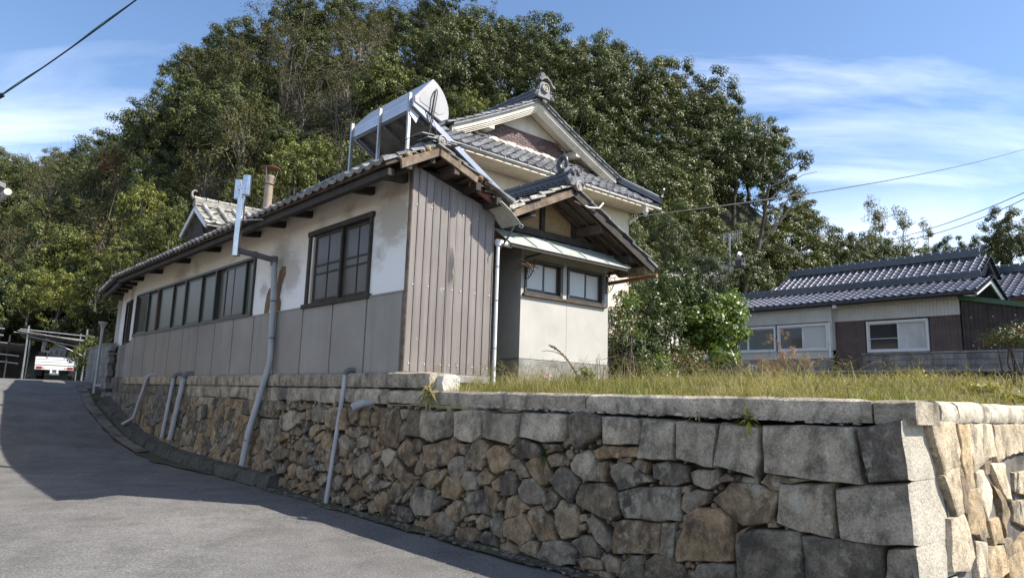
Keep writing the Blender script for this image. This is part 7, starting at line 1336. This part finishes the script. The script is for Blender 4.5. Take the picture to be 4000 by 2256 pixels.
def tree(nm, kind, v, loc, sc_, rz, label, group=None, cat='tree', sz=None):
    e = empty(nm, loc, label, cat, group); e.rotation_euler = (0, 0, rz); e.scale = (sc_, sc_, sz or sc_)
    c, t_ = KIND[kind][v % len(KIND[kind])]
    for n_, me in (('crown', c), ('trunk', t_)):
        o = bpy.data.objects.new(n_, me); COL.objects.link(o); o.parent = e
    return e
ZONES = [(-9, -.66, 'far left above the sheds'), (-.66, -.5, 'above the carport'), (-.5, -.36, 'left of the steel flue'), (-.36, -.22, 'behind the clay chimney'), (-.22, -.08, 'behind the solar heater'), (-.08, .06, 'behind the two-storey gable'), (.06, .2, 'right of the gable ornament'), (.2, .34, 'above the garden house'), (.34, .48, 'around the bare dead tree'), (.48, 9, 'behind the neighbour roofs')]
LAB = {}; ORD = 'first second third fourth fifth sixth seventh eighth ninth tenth eleventh twelfth thirteenth fourteenth fifteenth'.split()
rg_ = random.Random(21); pts = []
for _ in range(30000):
    a = rg_.uniform(-.92, .86); y = rg_.uniform(27, 96); x = a*y
    Yb = np.interp(a, _ra, _bY); Yr = np.interp(a, _ra, _rY)
    if not (Yb+1.5 < y < Yr+2.5): continue
    k = (y-Yb)/(Yr-Yb)
    sp = (2.7 if a > -.3 else 2.45)+.03*max(0, y-45)
    if all((x-p[0])**2+(y-p[1])**2 > sp*sp for p in pts): pts.append((x, y, k, a))
for i, (x, y, k, a) in enumerate(pts):
    pd = .10 if a > -.22 else .5 if a > -.8 else .5
    kind = 'decid' if rg_.random() < pd else 'ever'
    if a > .44: kind = 'ever'
    zone = next(z for lo, hi, z in ZONES if lo <= a < hi); row = 'on the skyline' if k > .82 else 'high on the slope' if k > .5 else 'low on the slope' if k > .2 else 'at the hill foot'
    lab = ('dense evergreen tree ' if kind == 'ever' else 'thin pale-branched tree ')+row+' '+zone
    s_ = rg_.uniform(.72, 1.05)*(1.0 if a < .44 else .92 if a < .60 else .75)*(1.15 if y > 70 else 1)
    e_ = tree('evergreen_tree' if kind == 'ever' else 'thin_tree', kind, rg_.randrange(9), (x, y, hill(x, y)-.3), s_, rg_.uniform(0, 6.28), lab, 'hillside trees '+zone, sz=s_*rg_.uniform(.85, 1.1))
    LAB.setdefault(lab, []).append((x/y, e_))
for lab, es in LAB.items():
    if len(es) > 1:
        for j, (_, e_) in enumerate(sorted(es, key=lambda q: q[0])): e_['label'] = lab+', '+('leftmost' if j == 0 else ORD[j]+' from left')
def grd(p): return min(p.z-.3, max(hill(p.x, p.y), 1.0))
def vt(x, y, d, r_px, label, kind='vine', v=0, cat='bush', nm='vine_bush', rr=None):
    """bush or small tree whose crown is centred at the place seen in the photograph"""
    p = px(x, y, d); s_ = r_px*d/1717./{'vine': 1.75, 'ever': 2.6, 'decid': 2.4, 'red': 1.6, 'bamboo': 1.}[kind]; cz = {'vine': 2.3, 'ever': 4.6, 'decid': 5., 'red': 3.6, 'bamboo': 5.2}[kind]
    z0 = grd(p); sz = max((p.z-z0)/cz, s_*.5)
    tree(nm, kind, v, (p.x, p.y, p.z-cz*min(sz, s_*1.25)), s_, x*.37, label, cat=cat, sz=min(sz, s_*1.25))
vt(75, 738, 33, 52, 'yellow-green vine mound directly above the left sheds', v=0); vt(150, 732, 32, 48, 'yellow-green vine mound above the carport roof', v=1)
vt(250, 690, 31, 46, 'vine-covered bush left of the annex eave tip', v=2); vt(300, 640, 30, 36, 'sunlit vine bush above the far annex eave', v=0); vt(375, 595, 32, 46, 'bright vine bush below the small rear wing', v=1); vt(430, 560, 31, 36, 'vine bush touching the rear wing gable', v=2)
vt(225, 890, 25, 38, 'green vine bush between the carport and block wall', v=1)
vt(740, 425, 24, 66, 'sunlit vine bush right of the clay chimney', v=0); vt(800, 395, 25, 46, 'smaller vine bush just above the annex roof near the heater posts', v=1); vt(620, 480, 25, 45, 'dark vine bush behind the steel flue', v=2); vt(1180, 290, 26, 48, 'bright leafy bush between the heater and gable', v=2)
vt(690, 205, 50, 70, 'pale yellow-green tree crown high on the left slope', 'vine', 1, 'tree', 'pale_tree'); vt(960, 230, 40, 75, 'yellow-green vine tree high behind the solar heater', 'vine', 2, 'tree', 'pale_tree'); vt(180, 650, 38, 60, 'shaded vine mound on the slope above the carport', 'vine', 0); vt(360, 520, 36, 55, 'vine-hung sapling left of the rear wing', 'vine', 1)
vt(290, 410, 52, 40, 'rust-red leafed tree on the shaded slope', 'red', 0, 'tree', 'red_tree')
for x, y, d, r in ((2195, 600, 48, 26), (2215, 620, 50, 24), (2275, 620, 54, 26), (2330, 630, 60, 20)): vt(x, y, d, r, {2195: 'tallest feathery bamboo clump left of the far cables', 2215: 'shorter feathery bamboo clump beside the tallest one', 2275: 'feathery bamboo tuft above the rear neighbour ridge', 2330: 'small far bamboo tuft right of the others'}[x], 'bamboo', 0, 'bamboo', 'bamboo_clump')
vt(2545, 600, 40, 60, 'bushy evergreen tree at the right edge behind the roofs', 'ever', 1, 'tree', 'edge_tree'); vt(2500, 640, 42, 50, 'round evergreen tree above the third roof', 'ever', 2, 'tree', 'edge_tree'); vt(2380, 660, 46, 44, 'low evergreen tree behind the rear neighbour ridge', 'ever', 3, 'tree', 'edge_tree')
vt(1570, 700, 18, 50, 'dark evergreen bush behind the porch eave', 'ever', 2, 'tree', 'garden_tree'); vt(1600, 640, 21, 60, 'leafy evergreen just right of the porch roof', 'ever', 0, 'tree', 'garden_tree'); vt(1680, 620, 23, 60, 'leafy evergreen between the porch and aerial', 'ever', 1, 'tree', 'garden_tree')
# bare, half-dead tree at the right shoulder of the hill
bt_ = empty('bare_tree', px(1872, 720, 32.5)-ZV*2, 'bare leaning tree with broken pale limbs above the garden house', 'tree'); rngb = np.random.default_rng(3)
def limbp(nm, pl, r0, r1): part(nm, MB().tube([px(*p) for p in pl], [.62*(r0+(r1-r0)*i/(len(pl)-1)) for i in range(len(pl))], 8), MAT['bark'], bt_, smooth=60)
limbp('trunk', [(1862, 790, 32.5), (1880, 700, 32.5), (1905, 640, 32.5), (1912, 600, 32.5)], .26, .16)
limbp('limb', [(1912, 600, 32.5), (1922, 545, 32.0), (1930, 490, 31.5), (1935, 460, 31.5), (1960, 440, 31.3), (2000, 418, 31.0), (2020, 403, 30.9)], .14, .03)
limbp('limb', [(1905, 620, 32.5), (1945, 575, 32.8), (1965, 520, 33.0), (1995, 490, 33.3), (2030, 480, 33.5)], .12, .04)
limbp('limb', [(1930, 590, 32.5), (1960, 560, 32.5), (1985, 525, 32.5), (1993, 515, 32.5)], .11, .07)
limbp('branch', [(1935, 470, 31.5), (1975, 455, 31.5), (2015, 430, 31.7), (2050, 405, 31.9)], .05, .015); limbp('branch', [(1938, 500, 31.5), (1985, 460, 31.8), (2020, 440, 32.1), (2055, 432, 32.3)], .05, .015); limbp('branch', [(2000, 418, 31.0), (2008, 400, 31.0), (2022, 395, 30.9)], .03, .01)
limbp('branch', [(1900, 628, 32.5), (1960, 632, 31.5), (2010, 638, 31.0), (2040, 645, 30.5)], .06, .015); limbp('branch', [(1940, 615, 32.5), (1975, 632, 31.5), (2000, 625, 31.0)], .04, .012); limbp('branch', [(1928, 520, 31.8), (1918, 490, 31.8), (1916, 470, 31.7)], .04, .012)

# ------------------------------------------------------------------ garden shrubs
def shrub(nm, x, y, d, r_px, h_px, mat, label, leaf=.075, n=46, per=70, asp=.45, cr_=.14, cat='shrub', stems=6, droop=0., extra=None, seed=0, low=-.9):
    p = px(x, y, d); rx = r_px*d/1717.; rz = h_px*d/1717.; s_, t_ = ST(p.x, p.y); z0 = C0.z+yardz(s_, t_)
    e = empty(nm, (p.x, p.y, z0), label, cat); rng = np.random.default_rng(seed+int(x))
    dd = unit(rng.normal(size=(n*3, 3))); dd = dd[dd[:, 2] > low][:n]; lob = 1+.2*np.sin(dd[:, 0]*4+x)*np.cos(dd[:, 1]*3+y)+.1*rng.normal(size=len(dd))
    C = dd*(np.where(rng.random(len(dd)) < .3, rng.uniform(.3, .8, len(dd)), rng.uniform(.85, 1, len(dd)))*lob)[:, None]*np.array([rx, rx, rz])+np.array([0, 0, p.z-z0]); C[:, 2] = np.maximum(C[:, 2], .08)
    V, F = leaves(rng, C, dd, per, cr_, leaf, asp, droop); o = bpy.data.objects.new('foliage', arr_mesh('foliage', V, F, mat)); COL.objects.link(o); o.parent = e
    g = MB()
    for i in rng.permutation(len(C))[:stems]: limb(g, (rng.normal()*.08, rng.normal()*.08, -.1), C[i], .025, .006, rng, 4, .2, 5)
    me = g.mesh('stems', fix=False); me.materials.append(MAT['bark']); o = bpy.data.objects.new('stems', me); COL.objects.link(o); o.parent = e
    if extra:
        C2 = C[rng.permutation(len(C))[:extra[1]]]; V, F = leaves(rng, C2, unit(C2-C.mean(0)), extra[2], extra[4], extra[3], .6)
        o = bpy.data.objects.new(extra[5], arr_mesh(extra[5], V, F, extra[0])); COL.objects.link(o); o.parent = e
    return e
shrub('bright_shrub', 1745, 790, 16.3, 58, 66, MAT['leaf_shrub'], 'mid-green shrub between the dark and bright shrubs', leaf=.08, n=80, per=80, asp=.55)
shrub('camellia_shrub', 1640, 825, 15.5, 92, 118, MAT['leaf_shrub'], 'large dark glossy shrub right of the porch wall', n=150, per=100)
shrub('camellia_shrub', 1590, 890, 14.6, 55, 55, MAT['leaf_shrub'], 'low dark shrub against the porch corner', n=80, per=90)
shrub('camellia_shrub', 1690, 735, 17, 80, 70, MAT['leaf_shrub'], 'dark shrub in front of the garden house eave', n=110, per=90, extra=(MAT['leaf_bright'], 30, 14, .09, .16, 'young_leaves'))
shrub('needle_shrub', 1790, 705, 17.5, 62, 68, MAT['leaf_pine'], 'grey-green feathery shrub under the aerial', leaf=.10, asp=.2, n=80, per=110)
shrub('bright_shrub', 1800, 815, 15.8, 66, 72, MAT['leaf_bright'], 'bright green round-leaved shrub left of the neighbour windows', leaf=.085, asp=.7, n=110, per=60)
shrub('bright_shrub', 1845, 775, 16.6, 34, 38, MAT['leaf_bright'], 'small bright shrub tip beside the neighbour eave', leaf=.08, asp=.7, n=30, per=45)
shrub('palm_shrub', 1810, 905, 15.2, 46, 36, MAT['leaf_bright'], 'strappy-leaved plant below the bright shrub', leaf=.36, asp=.10, n=14, per=24, cr_=.07, droop=.35)
shrub('russet_shrub', 1705, 915, 14.6, 62, 40, MAT['leaf_shrub'], 'low russet-tinted shrub in the middle of the garden', n=50, per=60, leaf=.05, extra=(MAT['leaf_red'], 30, 22, .05, .14, 'russet_leaves'))
shrub('pale_herb', 1655, 930, 13.8, 30, 34, MAT['leaf_bright'], 'pale green herb patch in front of the dark shrub', leaf=.07, n=24, per=36, asp=.6)
shrub('nandina', 1580, 790, 13.6, 30, 62, MAT['leaf_bright'], 'slender nandina with red berries beside the porch wall', leaf=.06, n=26, per=30, asp=.35, droop=.3, extra=(MAT['leaf_red'], 5, 50, .03, .06, 'berries'))
shrub('nandina', 2548, 858, 13, 58, 34, MAT['leaf_shrub'], 'small reddened shrub at the right edge before the shed', leaf=.05, n=60, per=50, asp=.4, extra=(MAT['leaf_red'], 24, 18, .05, .10, 'red_leaves'), low=-.2)
shrub('yellow_herb', 2440, 985, 8.6, 52, 16, MAT['leaf_yellow'], 'yellow-leaved herb low in the grass near the corner', leaf=.05, n=30, per=22, asp=.6, cr_=.06)
shrub('yellow_herb', 2540, 1002, 8.2, 34, 14, MAT['leaf_yellow'], 'yellow herb in the grass at the right edge', leaf=.05, n=18, per=18, asp=.6, cr_=.06)
shrub('green_herb', 1465, 955, 9.6, 28, 24, MAT['leaf_bright'], 'green weed clump below the dead stalk', leaf=.07, n=16, per=20, asp=.4, cr_=.07)
shrub('green_herb', 2300, 955, 10.5, 40, 22, MAT['leaf_yellow'], 'yellowish weed clump behind the coping near the corner', leaf=.06, n=22, per=18, asp=.4, cr_=.08)

# ------------------------------------------------------------------ grass and weeds
def blades(rng, B, H_, lean, w):
    n = len(B); az_ = rng.uniform(0, 6.283, n); d = np.stack([np.cos(az_), np.sin(az_), np.zeros(n)], 1); s_ = np.stack([-np.sin(az_), np.cos(az_), np.zeros(n)], 1)
    h = H_[:, None]; l = lean[:, None]*h; W_ = w[:, None]; up = np.array([0, 0, 1.])
    p0 = B; p1 = B+up*h*.5+d*l*.25; p2 = B+up*h*.85+d*l*.65; p3 = B+up*h*(1-.25*lean[:, None])+d*l*1.1
    V = np.stack([p0-s_*W_, p0+s_*W_, p1+s_*W_*.8, p1-s_*W_*.8, p2+s_*W_*.5, p2-s_*W_*.5, p3], 1).reshape(-1, 3)
    i = np.arange(n)[:, None]*7; F = np.concatenate([i+np.array([[0, 1, 2, 3]]), i+np.array([[3, 2, 4, 5]]), i+np.array([[5, 4, 6, 6]])], 0)
    return V, F
def lawn(nm, n, smin, smax, tmin, tmax, hmin, hmax, wmul, mat, label, dens=1.6, seed=0, keep=None):
    rng = np.random.default_rng(seed); s_ = rng.uniform(smin, smax, n); t_ = tmin+(tmax-tmin)*rng.random(n)**dens
    tuft = np.array([mnoise.noise(Vector((a*1.3, b*1.3, seed))) for a, b in zip(s_, t_)])
    ok = tuft > -.08
    if keep is not None: ok &= np.array([keep(a, b) for a, b in zip(s_, t_)])
    s_, t_, tuft = s_[ok], t_[ok], tuft[ok]
    B = np.array([tuple(P(a, b, yardz(a, b)-.02)) for a, b in zip(s_, t_)]); h = (hmin+(hmax-hmin)*rng.random(len(B))**2.6)*(.45+1.1*np.clip(tuft+.15, 0, 1.))*.70
    V, F = blades(rng, B, h, rng.uniform(.2, 1.7, len(B)), rng.uniform(.002, .0042, len(B))*wmul)
    tri = F[2*len(B):, :3]; quad = F[:2*len(B)]
    me = bpy.data.meshes.new(nm); idx = np.concatenate([quad.ravel(), tri.ravel()]).astype(np.int32); ls = np.concatenate([np.arange(len(quad))*4, len(quad)*4+np.arange(len(tri))*3]).astype(np.int32)
    me.vertices.add(len(V)); me.vertices.foreach_set('co', np.asarray(V, np.float32).ravel()); me.loops.add(len(idx)); me.loops.foreach_set('vertex_index', idx); me.polygons.add(len(ls)); me.polygons.foreach_set('loop_start', ls); me.update(calc_edges=True); me.materials.append(mat)
    o = bpy.data.objects.new(nm, me); COL.objects.link(o); tag(o, label, 'grass', kind='stuff'); return o
notp = lambda s, t: not (s > -.05 and t < 1.5) and not (s > SP-.03 and 2.2 < t < 4.4) and s < 6
lawn('dry_grass', 42000, -5.95, 1.2, -.02, 7, .08, .46, .9, MAT['grass'], 'dry yellow grass along the top of the wall', 1.8, 1, notp)
lawn('green_grass', 34000, -5.95, .8, -.02, 5, .06, .30, 1.1, MAT['grass_green'], 'green grass among the dry blades', 1.5, 2, notp)
lawn('far_grass', 16000, -5.9, 5, 5.5, 20.2, .2, .62, 2.0, MAT['grass'], 'tall dry grass further back in the yard', 1.0, 3, notp)
lawn('edge_grass', 5000, -2.2, -.2, -.02, 1.4, .12, .40, 1., MAT['grass_green'], 'greener grass below the brown cladding', 1.2, 4, lambda s, t: s < -.1)
# wiry seed stalks standing above the grass
g = MB(); rw_ = np.random.default_rng(77)
for i in range(420):
    a, b = rw_.uniform(-5.9, -.2), .02+5*rw_.random()**1.7; base = P(a, b, yardz(a, b)); hh = rw_.uniform(.14, .40); ln = Vector((rw_.normal()*.22, rw_.normal()*.22, 0))
    m1 = base+ZV*hh*.6+ln*.4*hh; tipp = base+ZV*hh+ln*hh*1.3; g.tube([base, m1, tipp], [.0022, .0018, .0012], 3, cap=False)
    for k in range(4):
        d_ = Vector((rw_.normal()*.07, rw_.normal()*.07, rw_.uniform(-.01, .07))); g.tube([tipp-ZV*.015*k, tipp-ZV*.015*k+d_], [.0016, .001], 3, cap=False)
tag(top('seed_stalks', g, MAT['grass'], kind='stuff', org=P(-3, 1, 0)), 'wiry straw seed stalks above the grass', 'grass')
# fallen leaves on the road edge
g = MB(); rl = np.random.default_rng(5)
for i in range(260):
    a = rl.uniform(-4, 13); b = tface(-1.8)-.1-abs(rl.normal())*.7-(.5 if a > 3 else 0); c = P(a, b, roadz(a)+.03+.018*mnoise.noise(Vector((a*.25, b*.25, 0)))); q = rl.uniform(0, 6.28); L = rl.uniform(.012, .03); u = Vector((math.cos(q), math.sin(q), rl.normal()*.2))*L; v = Vector((-math.sin(q), math.cos(q), rl.normal()*.2))*L*.5
    g.add([c-u, c+v, c+u, c-v], [(0, 1, 2, 3)])
tag(top('fallen_leaves', g, MAT['plume'], kind='stuff', org=P(3, -1, -1.8)), 'dry brown leaves scattered along the road edge', 'leaves')
# pinkish seed plumes
def plume(x, y, d, k, label):
    p = px(x, y, d); s_, t_ = ST(p.x, p.y); z0 = C0.z+yardz(s_, t_); e = empty('seed_plume', (p.x, p.y, z0), label, 'weed', 'seed plumes in the yard'); rng = np.random.default_rng(int(x)); g = MB(); cs = []
    for i in range(k):
        tip = Vector((rng.normal()*.22, rng.normal()*.22, p.z-z0+rng.normal()*.12)); limb(g, (rng.normal()*.05, rng.normal()*.05, 0), tip, .006, .003, rng, 4, .2, 4)
        for j in range(7): cs.append(tuple(tip+Vector((rng.normal()*.05, rng.normal()*.05, -.03*j+.05))))
    me = g.mesh('stems', fix=False); me.materials.append(MAT['deadstalk']); o = bpy.data.objects.new('stems', me); COL.objects.link(o); o.parent = e
    C = np.array(cs); V, F = leaves(rng, C, np.tile([0, 0, 1.], (len(C), 1)), 16, .035, .07, .10); o = bpy.data.objects.new('plumes', arr_mesh('plumes', V, F, MAT['plume'])); COL.objects.link(o); o.parent = e
plume(1905, 915, 13, 9, 'pinkish seed plumes at the left of the neighbour windows'); plume(1985, 900, 13, 14, 'tallest pinkish seed plumes before the neighbour wall'); plume(1940, 855, 14, 3, 'single tall seed plume in front of the neighbour window'); plume(1960, 925, 12.5, 8, 'short pinkish seed plumes low in the grass')
# arching dead stalk
ds_ = empty('dead_stalk', px(1458, 962, 9.6), 'arching brown dead weed stalk in front of the porch wall', 'weed'); rngs = np.random.default_rng(8)
pl = [px(1460, 965, 9.6), px(1448, 935, 9.6), px(1428, 905, 9.6), px(1408, 884, 9.6), px(1392, 872, 9.6), px(1380, 868, 9.6)]
part('stalk', MB().tube(pl, [.014, .013, .012, .010, .007, .004], 6), MAT['deadstalk'], ds_)
part('side_branch', MB().tube([px(1415, 892, 9.6), px(1395, 884, 9.55), px(1375, 881, 9.5), px(1362, 884, 9.5)], [.007, .006, .005, .003], 5), MAT['deadstalk'], ds_)
C = np.array([tuple(pl[i].lerp(pl[i+1], u)) for i in range(5) for u in (0, .33, .66)])
V, F = leaves(rngs, C, np.tile([0, 0, 1.], (len(C), 1)), 16, .016, .035, .35); o = bpy.data.objects.new('withered_leaves', arr_mesh('withered_leaves', V-np.array(tuple(WO[ds_.name])), F, MAT['deadstalk'])); COL.objects.link(o); o.parent = ds_
ws = empty('weed_stems', px(1500, 962, 9.6), 'wiry brown weed stems beside the porch plinth', 'weed'); g = MB()
for k in range(16): x = 1480+k*4; g.tube([px(x, 965, 9.6), px(x+rngs.normal()*4, 945, 9.6+rngs.normal()*.05), px(x+rngs.normal()*10, 945-abs(rngs.normal())*22, 9.6)], .004, 4)
part('stems', g, MAT['deadstalk'], ws)
g = MB(); g.tube([px(1497, 960, 9.5), px(1500, 905, 9.5), px(1507, 890, 9.5), px(1512, 905, 9.5), px(1535, 898, 9.5), px(1560, 893, 9.5)], .004, 4); part('wire_stem', g, MAT['deadstalk'], ws)
top('stone_slab', MB().box(.10, .22, 3.9, 4.5, -.10, -.04), MAT['whitestone'], 'flat white slab lying at the foot of the porch', 'slab', bevel=.01)
g = MB(); c = P(-.6, 2.0, .02)
for k in range(7): a = k*.9; g.hexa([c+Vector((.05*math.cos(a)+dx_*.03, .05*math.sin(a)+dy_*.03, dz__*.02+.02*math.sin(k))) for dz__ in (0, 1) for dx_, dy_ in ((-1, -1), (1, -1), (1, 1), (-1, 1))])
top('pink_flower', g, MAT['pink'], 'pale pink flower head in the grass before the porch', 'flower', smooth='all')
# plants rooted in the wall
def wallplant(nm, x, y, fr, n, L, mat, label):
    base = fr; e = empty(nm, base, label, 'plant'); rng = np.random.default_rng(int(x)); g = MB(); out = -dR if nm != 'side_fern' else -dL
    for i in range(n):
        d = (out*abs(rng.normal()*.6)+dL*rng.normal()*.9+ZV*rng.normal()*.6).normalized(); a = base+d*.01; b = base+d*L*rng.uniform(.5, 1)-ZV*L*.25; sd = d.cross(ZV).normalized()*L*.07; m_ = a.lerp(b, .5)+ZV*L*.10
        g.add([a-sd*.3, a+sd*.3, m_+sd, m_-sd, b], [(0, 1, 2, 3), (3, 2, 4)])
    part('leaves', g, mat, e); return e
wallplant('wall_fern', 1430, 1130, P(-2.85, -.20, -.82), 30, .16, MAT['leaf_shrub'], 'dark green fern growing out of the wall below the rough dark stone')
wallplant('wall_grass', 2020, 1045, P(-4.95, -.16, -.41), 26, .15, MAT['leaf_yellow'], 'grass tuft on the ledge under the coping')
wallplant('wall_grass', 1900, 1050, P(-4.5, -.16, -.41), 14, .12, MAT['grass'], 'dry tuft on the ledge left of the green one')
wallplant('wall_grass', 1100, 1000, P(-.85, -.16, -.24), 34, .26, MAT['grass'], 'yellowed grass tuft hanging over the coping by the bright block')
wallplant('side_fern', 2540, 1160, P(-6.25, 1.9, -.72), 60, .16, MAT['leaf_bright'], 'small leafy plant growing from the sunlit side of the wall')
wallplant('side_fern', 2560, 1400, P(-6.28, 1.75, -1.45), 50, .18, MAT['leaf_shrub'], 'dark leafy plant low on the sunlit side of the wall')
